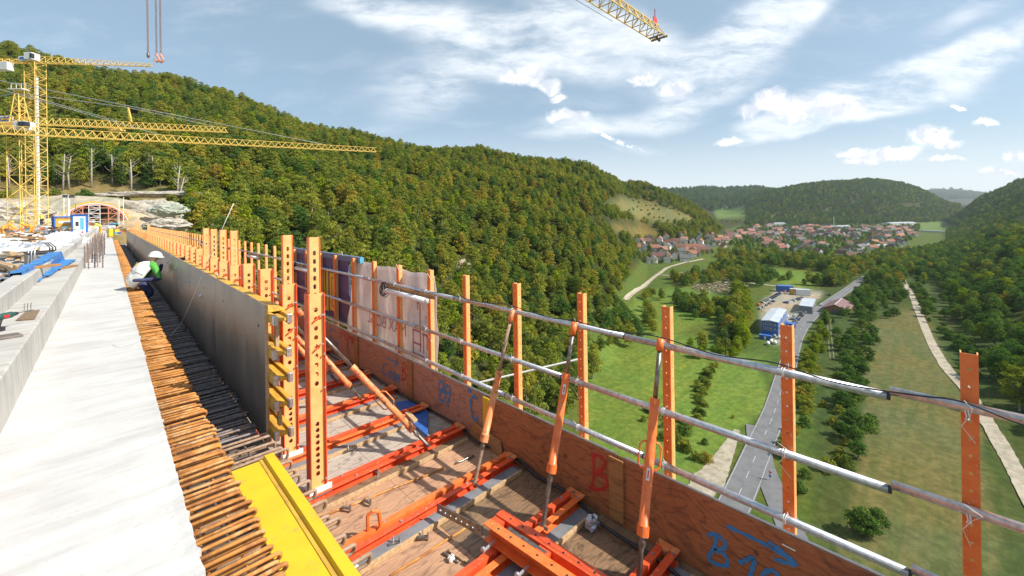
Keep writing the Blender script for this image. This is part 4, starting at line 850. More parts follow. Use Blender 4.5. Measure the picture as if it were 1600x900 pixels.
for i, y in enumerate(SY):
    if y > 44.6: break
    near = i < 14; key = (i in TALL, near)
    lab = ('tall' if key[0] else 'short')+' perforated orange steel upright, '+(ORD[i]+' from the camera behind the formwork wall' if i < 12 else ('rising above its far neighbours' if key[0] else 'in the crowded far row behind the wall'))
    if i == 0: lab = 'nearest and tallest orange steel upright standing free beside the yellow board'
    gp = 'orange steel uprights behind the formwork wall'
    if key in protos:
        o = copy_tree(protos[key]); o.location = (1.325, y, -2.42); o['label'] = lab
    else: protos[key] = soldier(y, key[0], near, lab, gp)
# ------------------------------------------------------------ platform
pf = thing('work_platform', 'plywood work platform hanging beside the bridge deck', 'platform', (0, 0, 0))
mats_ = ['ply_floor_d', 'ply_floor', 'ply_floor', 'ply_floor_g', 'ply_floor_g', 'ply_floor_g']
ys = [-1.0, .55]+BEAMY
for i in range(len(ys)-1):
    mt_ = mats_[min(5, max(0, i-2))] if i >= 2 else 'ply_floor_d'
    if i >= 26: continue
    for (xa, xb) in ((.86, 1.9), (1.903, 2.93)):
        mb = MB(); zt = -2.5+rnd.uniform(-.004, .002); mb.box(xa, xb, ys[i]+.003, ys[i+1]-.003, -2.525, zt); mb.build('floor_sheet', 'ply_floor_d' if (i == 3 and xa > 1.5) else mt_, pf, bevel=.002)
mb = MB(); mb.box(.86, 2.93, ys[26], 60, -2.525, -2.502); mb.build('floor_sheet', 'ply_floor_g', pf)
mb = MB(); mb.box(.80, .859, -1, 60, -2.9, -2.17); mb.build('edge_beam', 'ply_floor_d', pf)
for i, y in enumerate(BEAMY[:26]):
    w_ = ORD[i]+' from the camera' if i < 8 else 'in the far row'
    t = thing('floor_beam', 'pair of orange steel channels across the platform floor, '+w_, 'steel beam', (0, y, -2.5), 0, 'orange floor beams of the platform')
    for s_ in (-1, 1):
        mb = MB(); a = .022*s_; b_ = .075*s_; y0, y1 = min(a, b_), max(a, b_)
        mb.box(.96, 2.90, y0, y1, .072, .08); mb.box(.96, 2.90, (a if s_ > 0 else a-.006), (a+.006 if s_ > 0 else a), .001, .072); mb.box(.96, 2.90, y0, y1, .0005, .009); mb.build('channel', 'red' if (i+s_) % 3 else 'orange', t, bevel=.002)
    mb = MB(); mb.box(2.84, 2.9, -.021, .021, .01, .10); mb.box(2.86, 2.915, -.08, .08, .0805, .092); mb.build('end_lug', 'orange_w', t, bevel=.002)
    mb = MB()
    for x in (1.55, 2.2, 2.75): mb.tube([(x, .049, .08), (x, .049, .091)], .011, 6); mb.tube([(x+.1, -.05, .08), (x+.1, -.05, .091)], .011, 6)
    mb.build('bolt', 'galv', t)
    if i < 9:
        mb = MB(); mb.box(1.05, 2.84, y-.185, y-.082, -2.4995, -2.474); o = mb.build('side_plank', 'grey' if i != 3 else 'ply_floor_d', bevel=.002); tag(o, 'dark grey plank lying along the floor beam '+w_, 'plank', 'dark planks along the floor beams')
        mb = MB(); mb.box(1.0, 2.84, y-.212, y-.19, -2.4995, -2.462); o = mb.build('lath', 'deadwood', bevel=.002); tag(o, 'pale timber lath beside the floor beam '+w_, 'lath', 'pale laths along the floor beams')
# small bent holder on a beam, tie rods, bits
mb = MB(); mb.tube([(1.42, 3.12, -2.42), (1.42, 3.12, -2.30), (1.45, 3.10, -2.275), (1.49, 3.08, -2.29), (1.50, 3.07, -2.40)], .016, 8); o = mb.build('bent_bracket', 'orange'); tag(o, 'small bent orange bracket standing on the third floor beam', 'bracket')
def floorline(a, b_, r, mt_, nm, lab, cat, z=-2.49, grp=None):
    p, q = onz(*a, z), onz(*b_, z); p.z = q.z = z; mb = MB(); n = 7
    pts = [p.lerp(q, k/(n-1))+Vector((0, 0, .004*math.sin(k*2.2))) for k in range(n)]; mb.tube(pts, r, 7); o = mb.build(nm, mt_, smooth=True); tag(o, lab, cat, grp); return o
floorline((494, 811), (694, 731), .0085, 'rust', 'loose_bar', 'thin rusty bar lying across the pale plywood by the yellow board', 'rebar', -2.49)
floorline((610, 900), (735, 820), .0085, 'rust', 'loose_bar', 'thin rusty bar lying beside the loose double channel', 'rebar', -2.49)
floorline((712, 724), (740, 712), .010, 'steel', 'tie_rod', 'short dark tie rod lying on the plywood near the rusty prop', 'rod')
floorline((692, 864), (716, 878), .010, 'steel', 'tie_rod', 'short dark tie rod beside tangled wire on the plywood', 'rod')
floorline((700, 860), (728, 878), .010, 'deadwood', 'tie_rod', 'short pale stick lying beside the dark tie rod', 'rod')
floorline((512, 700), (570, 688), .012, 'deadwood', 'timber_lath', 'narrow pale batten on the grey planks behind the front upright', 'timber')
for (a, b_, r, lab) in ((925, 818, .055, 'crumpled silver foil beside the black cable at the toe board'), (705, 868, .025, 'small knot of white tie wire on the plywood floor'), (556, 884, .022, 'small knot of pale wire beside the third floor beam')):
    p = onz(a, b_, -2.46); mb = MB(); rr = random.Random(a); mb.sph((0, 0, 0), r, 14)
    mb.v = [tuple(np.array(v_)*rr.uniform(.6, 1.25)) for v_ in mb.v]; o = mb.build('crumpled_foil' if r > .05 else 'wire_knot', 'galv' if r > .05 else 'whitewire'); o.location = (p.x, p.y, -2.5+r*.8); tag(o, lab, 'foil' if r > .05 else 'wire')
# clamps between beams and planks
CLD = [(588, 735), (573, 780), (540, 790), (660, 835), (615, 845), (545, 700), (720, 640)]
for i, (a, b_) in enumerate(CLD):
    p = onz(a, b_, -2.45); t = thing('beam_clamp', 'small steel clamp on the plank edge, '+ORD[i]+' counted from the front upright', 'clamp', (p.x, p.y, -2.474), .3*i, 'small clamps on the floor planks')
    mb = MB(); mb.box(-.012, .012, -.04, .04, 0, .01); mb.box(-.012, .012, -.045, -.038, -.02, .035); mb.build('jaw', 'steel', t, bevel=.001); mb = MB(); mb.tube([(.02, 0, .01), (.02, 0, .045)], .006, 6); mb.build('screw', 'galv', t)
# loose double channel
t = thing('steel_beam', 'loose heavy orange double channel lying across the floor beams in front', 'steel beam', (0, 0, 0))
a0 = Vector((1.95, 2.40, -2.405)); dr = Vector((.07, -1, 0)).normalized(); sd = Vector((1, .07, 0)).normalized(); H_ = .12; zz = Vector((0, 0, 1))
for s_ in (-1, 1):
    c0 = a0+sd*(.13+s_*.066); le = 1.9
    mb = MB(); mb.obox(c0+dr*le/2+zz*(H_-.004), sd*.037, dr*le/2, zz*.004); mb.obox(c0+dr*le/2+zz*.004, sd*.037, dr*le/2, zz*.004); mb.obox(c0+dr*le/2+sd*(-s_*.033)+zz*H_/2, sd*.004, dr*le/2, zz*(H_/2-.009)); mb.build('channel', 'orange' if s_ < 0 else 'red', t, bevel=.002)
    mb = MB()
    for k in range(14): q = c0+dr*(.12+.12*k)+zz*(H_+.0005); mb.tube([q, q+zz*.001], .009, 8)
    mb.build('hole_row', 'black', t)
for dd in (.02, .45, 1.2): mb = MB(); q = a0+sd*.13+dr*(dd+.03); mb.obox(q+zz*(H_-.03), sd*.026, dr*.05, zz*.02); mb.build('spacer', 'red', t)
mb = MB(); q = a0+sd*.13+dr*.33; mb.obox(q+zz*(H_-.022), sd*.018, dr*.18, zz*.012); mb.build('centre_strip', 'steel', t, bevel=.006)
for k in (.1, .42): mb = MB(); q = a0+sd*.02+dr*k+zz*.03; mb.tube([q-sd*.10, q+sd*.02], .011, 8); mb.tube([q-sd*.10+zz*.01, q-sd*.085+zz*.01], .02, 8); mb.build('bolt', 'galv', t)
p = Vector((1.90, 2.90, -2.415)); q = Vector((1.97, 2.42, -2.385)); ux = (q-p).normalized(); uz = Vector((0, 0, 1)); l = (q-p).length
mb = MB(); mb.holeplate(p, uz, ux, .075, l, .007, [.05+.06*k for k in range(int(l/.06))], .02, .03); o = mb.build('perforated_strap', 'steel'); tag(o, 'rusty perforated flat steel strap leaning on the loose double channel', 'steel strap')
# ------------------------------------------------------------ guard rail fence
FY = [-.90, -.07, .70, 1.48, 2.28, 3.11, 3.97, 4.73, 5.55, 6.35, 7.12, 7.92, 8.70, 9.5]+[10.3+.8*k for k in range(60)]
def fpost(y, lab):
    t = thing('fence_post', lab, 'fence post', (3.03, y, -3.1), 0, 'orange perforated fence posts along the platform edge')
    hl = [.10+.085*k for k in range(27)]
    mb = MB(); mb.holeplate((0, .031, 0), (0, -1, 0), (0, 0, 1), .062, 2.385, .005, hl, .012, .012); mb.build('web', 'orange', t)
    mb = MB(); mb.holeplate((.0052, -.031, 0), (1, 0, 0), (0, 0, 1), .05, 2.385, -.005, [h_+.04 for h_ in hl if h_ < 2.3], .012, .012)
    mb.holeplate((.0052, .031, 0), (1, 0, 0), (0, 0, 1), .05, 2.385, .005, hl, .012, .012); mb.build('flange', 'orange_lit', t)  # side faces take the lit copy of the post's orange
    return t
fp = None
for i, y in enumerate(FY):
    if y > 58: break
    k = i-1
    lab = 'perforated orange fence post, '+(ORD[max(k, 0)]+' from the right edge' if k < 14 else 'in the crowded distant row by the tunnel end')
    if i == 0: continue
    if fp is None: fp = fpost(y, lab)
    else: o = copy_tree(fp); o.location = (3.03, y, -3.1); o['label'] = lab
RJ = {-1.0: [-3, .225, 1.81, 4.11, 6.6, 9.4], -1.5: [-3, .225, 2.47, 5.0, 7.5, 10.0], -1.905: [-3, .15, 1.66, 3.24, 5.9, 8.5]}
for z, js in RJ.items():
    nm_ = {-1.0: 'top', -1.5: 'middle', -1.905: 'bottom'}[z]; js = js+[js[-1]+3*k for k in range(1, 17)]
    for i in range(len(js)-1):
        a, b_ = js[i]+.006, js[i+1]-.006; zo = .040 if i == 0 else (0 if i % 2 else .004)
        mb = MB(); mb.pipe((2.995, a, z+zo), (2.995, b_, z+(.03 if i == 0 else 0)), .0245 if i % 2 else .023, .003, 16); o = mb.build('scaffold_tube', 'galv', smooth=True)
        tag(o, 'galvanised scaffold tube in the %s rail, %s' % (nm_, ORD[i]+' length from the right edge' if i < 7 else 'far distant length'), 'tube', 'galvanised rail tubes of the fence')
        if i > 0 and i < 6: mb = MB(); mb.tube([(2.995, a-.014, z), (2.995, a+.004, z)], .021, 14); o2 = mb.build('spigot', 'black', None); o2.parent = o
for i, y in enumerate(FY[1:16]):
    for j, z in enumerate((-1.0, -1.5, -1.905)):
        rr = random.Random(i*7+j); mb = MB()
        for q in range(2): mb.tube([(2.995+.030*math.cos(g), y+.004+q*.011+.003*math.sin(g*3+q), z+.030*math.sin(g)) for g in np.linspace(0, 2*math.pi, 12, endpoint=False)], .0022, 5, closed=True)
        mb.tube([(2.965, y, z), (2.955, y-.02+rr.uniform(-.02, .02), z+.04), (2.95, y+rr.uniform(-.04, .04), z+.075)], .0018, 4)
        if i < 5: mb.tube([(2.965, y, z), (2.955, y+.03, z-.05), (2.953, y-.01+rr.uniform(-.03, .03), z-.12)], .0016, 4)
        o = mb.build('wire_tie', 'whitewire', smooth=True)
        tag(o, 'white wire tie holding the %s rail to the %s post from the right' % (('top', 'middle', 'bottom')[j], ORD[i]), 'wire tie', 'white wire ties on the rails')
# toe boards
BJ = [(-3, 1.86, 'ply_board', 'with blue B and arrow, nearest to the camera'), (1.864, 3.43, 'ply_board', 'with a red letter B'), (3.434, 5.05, 'ply_board_p', 'with blue figures 89 and C'), (5.054, 6.72, 'ply_board_p', 'with blue 0.89 and a red B'), (6.724, 8.6, 'ply_board_p', 'with red letters near the blue board')]
y = 8.604
while y < 58: BJ.append((y, y+2.5, 'ply_board_p', 'in the distant part of the fence')); y += 2.504
boards = []
for i, (a, b_, mt_, lb) in enumerate(BJ):
    mb = MB(); mb.box(2.935, 2.956, a, b_, -2.52, -1.965+rnd.uniform(-.004, .004)); o = mb.build('toe_board', mt_, bevel=.002); tag(o, 'brown plywood toe board '+lb, 'board', 'plywood toe boards along the fence foot'); boards.append(o)
    mb = MB(); mb.box(2.957, 2.966, a+.02, b_-.05, -2.3, -1.955); e = mb.build('backing_strip', 'white', o)
for (ya, yb, mt_, z0, lb) in ((1.80, 1.93, 'batten', -2.47, 'over the joint right of the red B'), (5.0, 5.13, 'batten', -2.5, 'between the red B and the dark 89 board'), (6.70, 6.83, 'batten', -2.5, 'left of the 0.89 marking'), (3.42, 3.52, 'yellow', -2.28, 'painted yellow beside the blue C')):
    mb = MB(); mb.box(2.912, 2.934, ya, yb, z0, -1.975); o = mb.build('joint_batten', mt_, bevel=.002); tag(o, 'upright wooden batten '+lb, 'batten', 'battens on the toe boards')
mb = MB(); mb.prism([(2.90, 3.18, -2.498), (2.90, 3.78, -2.498), (2.915, 3.66, -2.30), (2.93, 3.25, -2.36)], (-.012, 0, 0)); o = mb.build('plywood_offcut', 'batten', bevel=.002); tag(o, 'small brown plywood offcut leaning at the foot of the toe board', 'plywood')
def strokes(lst, parent, mt_, wd, X=2.9335, nm='painted_mark'):
    mb = MB()
    for li, ln in enumerate(lst):
        XX = X-.0007*(li+1)
        P_ = [onx(a, b_, X) for a, b_ in ln]; P_ = smooth_line(P_, 5) if len(P_) > 2 else P_; n = len(P_); vs = []; fs = []
        for i, p in enumerate(P_):
            d = P_[min(i+1, n-1)]-P_[max(i-1, 0)]; d.normalize(); u = d.cross(Vector((1, 0, 0))); w2 = wd*(.85+.3*math.sin(i*1.7+len(ln)))*.5
            vs += [(XX, (p+u*w2).y, (p+u*w2).z), (XX, (p-u*w2).y, (p-u*w2).z)]
        for i in range(n-1): a = i*2; fs += [(a, a+1, a+3, a+2)]
        mb.add(vs, fs)
    return mb.build(nm, mt_, parent)
def px3(l, ox, oy, k): return [[(ox+x/k, oy+y/k) for x, y in ln] for ln in l]
strokes(px3([[(462, 42), (480, 60), (486, 180), (472, 290)], [(468, 45), (540, 62), (565, 105), (548, 145), (492, 178)], [(492, 178), (560, 200), (580, 240), (560, 285), (500, 290), (450, 280)]], 820, 700, 4.5), boards[1], 'redmark', .034)
strokes(px3([[(122, 270), (150, 255), (190, 262), (245, 310), (250, 345), (215, 372), (160, 362)], [(185, 262), (175, 340), (150, 390), (128, 428), (150, 460), (200, 480), (255, 490), (268, 455), (240, 405), (170, 372)],
   [(260, 195), (420, 270), (560, 340), (690, 420), (780, 482)], [(780, 482), (700, 465), (612, 440)], [(780, 482), (690, 400), (570, 308)], [(355, 465), (410, 445), (445, 425), (465, 450), (450, 510), (432, 575)], [(520, 590), (540, 540), (590, 520), (635, 550), (640, 620), (590, 680), (530, 660), (520, 590)]], 1080, 780, 4.706), boards[0], 'bluepaint', .030)
ring = lambda cx, cy, rx, ry: [(cx+rx*math.cos(a), cy+ry*math.sin(a)) for a in np.linspace(0, 2*math.pi, 11)]
strokes(px3([ring(624, 156, 10, 18), ring(628, 198, 12, 20), ring(648, 172, 10, 16), [(657, 175), (657, 205), (645, 228)], ring(736, 176, 4, 5), [(764, 212), (752, 196), (742, 210), (741, 250), (748, 282), (762, 290), (768, 276)]], 440, 540, 2.5), boards[2], 'bluepaint', .032)
strokes(px3([[(388, 672), (425, 690), (450, 708)], [(450, 708), (440, 715), (432, 724)], [(450, 708), (446, 692), (436, 684)], [(392, 706), (376, 712), (367, 740), (376, 764), (392, 772)], ring(411, 768, 8, 18), ring(436, 770, 8, 12), ring(437, 796, 9, 13), ring(456, 782, 8, 12), [(463, 785), (463, 805), (456, 822)]], 500, 380, 3.75), boards[3], 'bluepaint', .024)
strokes(px3([[(485, 695), (483, 750), (480, 800)], [(485, 697), (500, 712), (498, 735), (484, 746)], [(484, 746), (500, 762), (498, 795), (480, 800)]], 500, 380, 3.75), boards[3], 'redmark', .028)
strokes(px3([[(122, 505), (120, 552)], [(122, 506), (136, 512), (136, 530), (121, 532)], [(145, 520), (144, 560), (158, 566)], [(145, 522), (158, 528)], [(145, 540), (156, 546)], [(164, 575), (167, 535), (174, 560), (181, 545), (181, 582)], [(186, 590), (193, 552), (199, 600)], [(188, 575), (198, 582)], [(220, 566), (208, 566), (203, 590), (206, 640), (218, 660)], [(165, 575), (164, 640)]], 500, 380, 3.75), boards[4], 'redmark', .022)
strokes(px3([ring(62, 508, 6, 9), [(78, 505), (92, 512)], [(58, 545), (56, 580)], ring(64, 552, 6, 8), [(76, 560), (75, 592)], [(86, 566), (85, 600)], [(97, 572), (96, 610)], [(109, 580), (97, 592), (110, 614)]], 500, 380, 3.75), boards[4], 'bluepaint', .020)
mb = MB(); mb.tube([onx(1222, 850, 2.928), onx(1243, 861, 2.928)], .004, 8); o = mb.build('white_rod', 'whitewire'); tag(o, 'thin white rod stuck to the near toe board below the blue arrow', 'rod')
# ------------------------------------------------------------ push-pull props
def prop(a, b_, seg, lab, body, thin, handles=()):
    t = thing('adjustable_prop', lab, 'prop', (0, 0, 0), 0, 'orange adjustable props'); a, b_ = Vector(a), Vector(b_); P_ = lambda k: a.lerp(b_, k)
    s0, s1, s2 = seg
    mb = MB(); mb.tube([P_(0), P_(s0)], .017, 12); n = 26
    for k in range(n): q = P_(s0*(.1+.9*k/n)); mb.tube([q, q+(b_-a).normalized()*.005], .0185, 10)
    mb.build('spindle', thin, t, smooth=False)
    mb = MB(); mb.tube([P_(s0-.004), P_(s0+.02), P_(s0+.021), P_(s1-.03), P_(s1)], [.037, .037, .033, .031, .027], 18); mb.build('outer_tube', body, t, smooth=True)
    mb = MB(); mb.tube([P_(s0-.01), P_(s0+.03)], .040, 18); mb.build('lower_collar', body, t); mb = MB(); mb.tube([P_(s1-.02), P_(s1+.008)], .034, 16); mb.build('upper_collar', body, t)
    mb = MB(); mb.tube([P_(s1), P_(s2)], .0165, 12)
    mb.build('inner_tube', thin, t, smooth=True); mb = MB(); mb.tube([P_(s2-.01), P_(1)], .026, 14); mb.build('head', body, t, smooth=True)
    d = (b_-a).normalized(); u = d.cross(Vector((.7, .7, 0))).normalized()
    u = d.cross(d.cross(Vector((1, -1, 0)))).normalized()
    for k in handles:
        for s_ in (-1, 1):
            mb = MB(); q = P_(k); mb.tube([q+d*.09, q+d*.085+u*s_*.055, q+d*.06+u*s_*.075, q-d*.06+u*s_*.075, q-d*.085+u*s_*.055, q-d*.09], .0065, 7); mb.build('handle', body, t, smooth=True)
    mb = MB(); mb.tube([P_(s0-.05), P_(s0-.03)], .024, 6); mb.build('nut', 'steel', t)
    mb = MB(); q = P_(.01); mb.tube([q+Vector((0, -.05, 0)), q+Vector((0, .05, 0))], .012, 8); mb.build('foot_pin', 'steel', t)
    return t
prop((2.36, 2.99, -2.44), (2.905, 3.02, -.955), (.24, .62, .93), 'scratched rusty orange prop standing left of the other two upright props', 'orange_w', 'rebar_l')
t = prop((2.40, 2.20, -2.44), (2.92, 2.26, -.945), (.26, .72, .94), 'clean orange prop in the middle between two upright props', 'orange', 'steel')
t2 = prop((2.46, 1.42, -2.44), (2.92, 1.47, -.93), (.20, .73, .955), 'nearest upright orange prop with two side handles in front of the rail', 'orange', 'steel', handles=(.50,))
for tt, (a, b_, Y_) in ((t, (876, 600, 2.2)), (t2, (1017, 722, 1.40))):
    pass
d3 = (Vector((2.92, 1.47, -.93))-Vector((2.46, 1.42, -2.44))).normalized()
for tt, A_, B_, k in ((t2, Vector((2.46, 1.42, -2.44)), Vector((2.92, 1.47, -.93)), .43), (t, Vector((2.40, 2.20, -2.44)), Vector((2.92, 2.26, -.945)), .65)):
    d = (B_-A_).normalized(); q = A_.lerp(B_, k); nrm = -(q-d*q.dot(d)).normalized(); sdv = d.cross(nrm); mb = MB()
    mb.obox(q+nrm*.0335, sdv*.011, d*.038, nrm*.0015); o = mb.build('sticker', 'white', tt)
    mb = MB(); mb.obox(q+nrm*.0355, sdv*.004, d*.024, nrm*.0005); mb.build('sticker_print', 'redmark', tt)
prop((2.40, 3.80, -2.42), (1.40, 4.66, -.95), (.13, .58, .97), 'large weathered orange prop leaning down from the second upright', 'orange_w', 'steel', handles=(.34,))
for i in range(5):
    y = 5.45+.8*i; t = prop((2.40, y-.02, -2.42), (1.42, y+.08, -1.0), (.15, .6, .97), 'orange prop leaning against the wall uprights, '+ORD[i+1]+' in the row', 'orange_w', 'steel')
# ------------------------------------------------------------ cables
def cable(pts, r, nm, lab, cat, mt_='rubber', n=8, parent=None):
    o = MB().tube(smooth_line([Vector(p) for p in pts], n), r, 8).build(nm, mt_, parent, smooth=True)
    return tag(o, lab, cat) if lab else o
fl = [(507, 548), (528, 562), (545, 572), (575, 580), (592, 594), (614, 608), (640, 624), (672, 640), (720, 668), (744, 690), (780, 704), (812, 720), (840, 744), (880, 766), (912, 792), (935, 815), (960, 833), (992, 853), (1030, 876), (1062, 902), (1085, 925)]
cable([onz(a, b_, -2.475+.03*math.sin(i*1.3)**2) for i, (a, b_) in enumerate(fl)], .014, 'power_cable', 'thick black cable snaking along the foot of the toe board', 'cable')
cable([(2.955, 4.6, -.98), (2.96, 4.2, -.955), (2.96, 3.6, -.965), (2.955, 3.15, -.93), (2.96, 2.6, -.968), (2.95, 2.3, -.945), (2.955, 1.9, -.96), (2.952, 1.5, -.93), (2.958, 1.1, -.97), (2.955, .75, -.94), (2.958, .5, -.975), (2.96, .3, -.972), (2.958, .1, -.95), (2.955, -.05, -.935), (2.96, -.3, -.99), (2.96, -.8, -.98), (2.96, -1.5, -.99)], .0042, 'power_cable', 'thin black cable running loosely along the top rail', 'cable')
cable([(3.0, 1.06, -1.03), (2.985, 1.05, -.99), (3.01, 1.05, -.965), (3.02, 1.05, -.82)], .0035, 'cable_tie', 'long black cable tie sticking up from the top rail', 'cable tie')
# lamps on the rail
def lamp(y, lab, s=1.0):
    t = thing('strip_lamp', lab, 'lamp', (2.955, y, -1.06), 0, 'white strip lamps on the top rail')
    mb = MB(); mb.box(-.01, .012, -.62, .62, .0, .05); mb.build('backing_board', 'batten', t, bevel=.002)
    mb = MB(); mb.tube([(-.045, -.52, -.026), (-.045, .52, -.026)], .036, 16); mb.build('diffuser', 'lampwhite', t, smooth=True)
    for s_ in (-1, 1): mb = MB(); mb.tube([(-.045, s_*.521, -.026), (-.045, s_*.56, -.026)], [.037, .030], 16); mb.build('end_cap', 'white', t, smooth=True)
    mb = MB(); mb.box(-.03, -.011, -.22, -.20, -.02, .03); mb.box(-.03, -.011, .2, .22, -.02, .03); mb.build('clip', 'galv', t)
    for k in range(5):
        rr = random.Random(k+int(y*10)); mb = MB(); cy = .68+rr.uniform(-.04, .04); mb.tube([(-.02+rr.uniform(-.01, .01)+.012*math.sin(g*2), cy+(.05+.012*k)*math.cos(g), -.02+(.075+.01*k)*math.sin(g)) for g in np.linspace(0, 2*math.pi, 16, endpoint=False)], .0055, 6, closed=True); mb.build('cable_loop', 'rubber', t, smooth=True)
    return t
M['lampwhite'] = mat('lamp_diffuser', (.9, .9, .9), .25, col2=(.85, .86, .88))
lp = lamp(5.12, 'nearest white strip lamp on a dark board with coiled black cable')
for i, y in enumerate((9.2, 13.5, 17.5, 22)):
    o = copy_tree(lp); o.location = (2.955, y, -1.06); o['label'] = 'white strip lamp on the top rail, %s from the camera' % ORD[i+1]
# blue board and banner
t = thing('blue_board', 'dark blue board with tall yellow letters tied behind the fence posts', 'board', (0, 0, 0))
mb = MB(); mb.box(3.10, 3.13, 7.45, 10.6, -1.93, -.80); mb.build('face', 'navyb', t) if 'navyb' in M else None
M['navyb'] = mat('navy_board', (.05, .05, .16), .5, col2=(.07, .07, .20)); mb.build('face', 'navyb', t)
mb = MB(); mb.box(3.085, 3.15, 7.0, 10.7, -.797, -.70); mb.build('top_timber', 'bluet', t) if 'bluet' in M else None
M['bluet'] = mat('blue_stained_timber', (.10, .17, .33), .6, col2=(.16, .20, .30), sc_=5, stretch=(3, 1, 8)); mb.build('top_timber', 'bluet', t)
mb = MB(); mb.box(3.084, 3.151, 6.93, 6.999, -.799, -.698); mb.build('timber_end', 'cyan', t)
def rect(mb, y0, y1, z0, z1): mb.box(3.096, 3.0995, y0, y1, z0, z1)
mb = MB(); rect(mb, 7.98, 8.06, -1.80, -1.08); rect(mb, 8.26, 8.34, -1.80, -1.08); rect(mb, 8.061, 8.259, -1.80, -1.72); rect(mb, 8.061, 8.259, -1.16, -1.08); rect(mb, 8.1, 8.22, -1.70, -1.18); mb.build('letter', 'yellow', t)
mb = MB(); rect(mb, 8.42, 8.52, -1.84, -1.02); rect(mb, 8.58, 8.70, -1.84, -1.02); rect(mb, 8.521, 8.579, -1.84, -1.76); mb.build('letter', 'yellow', t)
t = thing('fabric_banner', 'pale see-through fabric banner tied behind the fence posts', 'banner', (0, 0, 0))
vs = []; fs = []; ny, nz = 40, 24
for i in range(ny+1):
    for j in range(nz+1):
        y = 4.70+(7.55-4.70)*i/ny; z0 = -2.35; z1 = -.80+.035*i/40+.012*math.sin(i*.5); z = z0+(z1-z0)*j/nz
        if i > 32: y -= .0; 
        vs.append((3.115+.022*math.sin(i*.9+j*.15)+.012*math.sin(j*.7+i*.3), y-(.35*(j/nz)**2 if i > 34 else 0)*(i-34)/6, z))
for i in range(ny):
    for j in range(nz): a = i*(nz+1)+j; fs.append((a, a+1, a+nz+2, a+nz+1))
mb = MB(); mb.add(vs, fs); o = mb.build('fabric', 'banner', t, smooth=True); md = o.modifiers.new('thick', 'SOLIDIFY'); md.thickness = .003
mb = MB(); mb.box(3.085, 3.087, 4.77, 5.28, -1.98, -1.12); mb.build('logo_patch', 'whitecloth', t)
M['faded'] = mat('faded_red_print', (.50, .28, .30), .8)
def bar2(mb, a, b_, w_=.03, X=3.0845): mb.bar((X, a[0], a[1]), (X, b_[0], b_[1]), w_, .002, up=(1, 0, 0))
mb = MB()
for a, b_ in [((4.80, -1.93), (5.24, -1.93)), ((4.80, -1.93), (4.80, -1.62)), ((4.80, -1.62), (5.0, -1.62)), ((5.03, -1.78), (5.24, -1.78)), ((5.24, -1.93), (5.24, -1.60)), ((5.05, -1.60), (5.24, -1.60)), ((5.05, -1.60), (5.05, -1.88)), ((4.97, -1.62), (4.97, -1.88)), ((4.88, -1.62), (4.88, -1.82)), ((5.05, -1.60), (5.05, -1.22)), ((5.05, -1.22), (5.12, -1.17)), ((5.12, -1.17), (5.10, -1.30))]: bar2(mb, a, b_)
mb.build('logo', 'faded', t)
def text(s, size, mt_, loc, rot, nm, parent, mirror=False, ext=.001):
    cu = bpy.data.curves.new(nm, 'FONT'); cu.body = s; cu.size = size; cu.extrude = ext; cu.align_x = 'CENTER'; o = bpy.data.objects.new('tmp', cu); C.objects.link(o)
    dg = bpy.context.evaluated_depsgraph_get(); me = bpy.data.meshes.new_from_object(o.evaluated_get(dg)); bpy.data.objects.remove(o)
    me.materials.clear(); me.materials.append(M[mt_]); o = bpy.data.objects.new(nm, me); C.objects.link(o); o.location = loc; o.rotation_euler = rot
    if mirror: o.scale = (-1, 1, 1)
    if parent: o.parent = parent
    return o
text('MAX BÖGL', .25, 'faded', (3.083, 6.05, -1.74), (R_(90), 0, R_(-90)), 'lettering', t, mirror=True)
for y, z in ((5.55, -.74), (4.73, -.80), (4.73, -1.6), (7.5, -.66)):
    mb = MB(); mb.tube([(3.0, y, z), (2.99, y-.03, z+.05), (2.97, y-.10, z+.02), (2.96, y-.16, z-.02)], .0025, 5); mb.build('tie_string', 'whitewire', t)
mb = MB(); mb.tube([(3.2, 4.0, -2.05), (4.1, 3.0, -1.72)], .012, 8); o = mb.build('outrigger_rod', 'whitewire'); tag(o, 'thin pale rod reaching out past the fence below the rail', 'rod')
mb = MB(); mb.prism([(2.55, 4.05, -2.495), (2.88, 4.55, -2.495), (2.88, 5.0, -2.495), (2.72, 5.1, -2.495), (2.6, 4.6, -2.495)], (0, 0, .035)); o = mb.build('blue_sheet', 'blue', bevel=.006); tag(o, 'folded dark blue sheet lying at the foot of the toe board', 'sheet')
mb = MB(); mb.obox((2.62, 4.52, -2.44), (.03, .0, 0), (0, .10, .02), (0, 0, .022)); o = mb.build('timber_block', 'deadwood', bevel=.003); tag(o, 'short pale timber block beside the blue sheet', 'timber')
p_, q_ = onz(268, 522, -1.93), ons(365, 318, 5.0); mm = ons(300, 468, (p_.dot(FW)+5.0)/2)
cable([p_+Vector((-.06, -.02, -.03)), p_, ons(283, 505, p_.dot(FW)), mm, ons(338, 378, 5.0), q_], .0035, 'white_line', 'thin white line curving up from the reinforcement past the wall', 'line', 'whitewire')
cable([onx(205, 402, .9), onx(209, 380, .98), onx(213, 363, 1.04)], .012, 'white_line', 'thin white line at the far end of the formwork wall', 'line', 'whitewire')
for i, (a, b_) in enumerate(((285, 398), (403, 404))):
    p = onx(a, b_, 1.16 if i == 0 else 2.95); mb = MB(); mb.box(p.x-.04, p.x+.04, p.y-.09, p.y+.09, -.881 if i == 0 else p.z-.03, -.83 if i == 0 else p.z+.03); o = mb.build('tool_case' if i == 0 else 'socket_box', 'black', bevel=.01); tag(o, 'small black case on top of the formwork wall' if i == 0 else 'small black socket box on the far top rail', 'case')
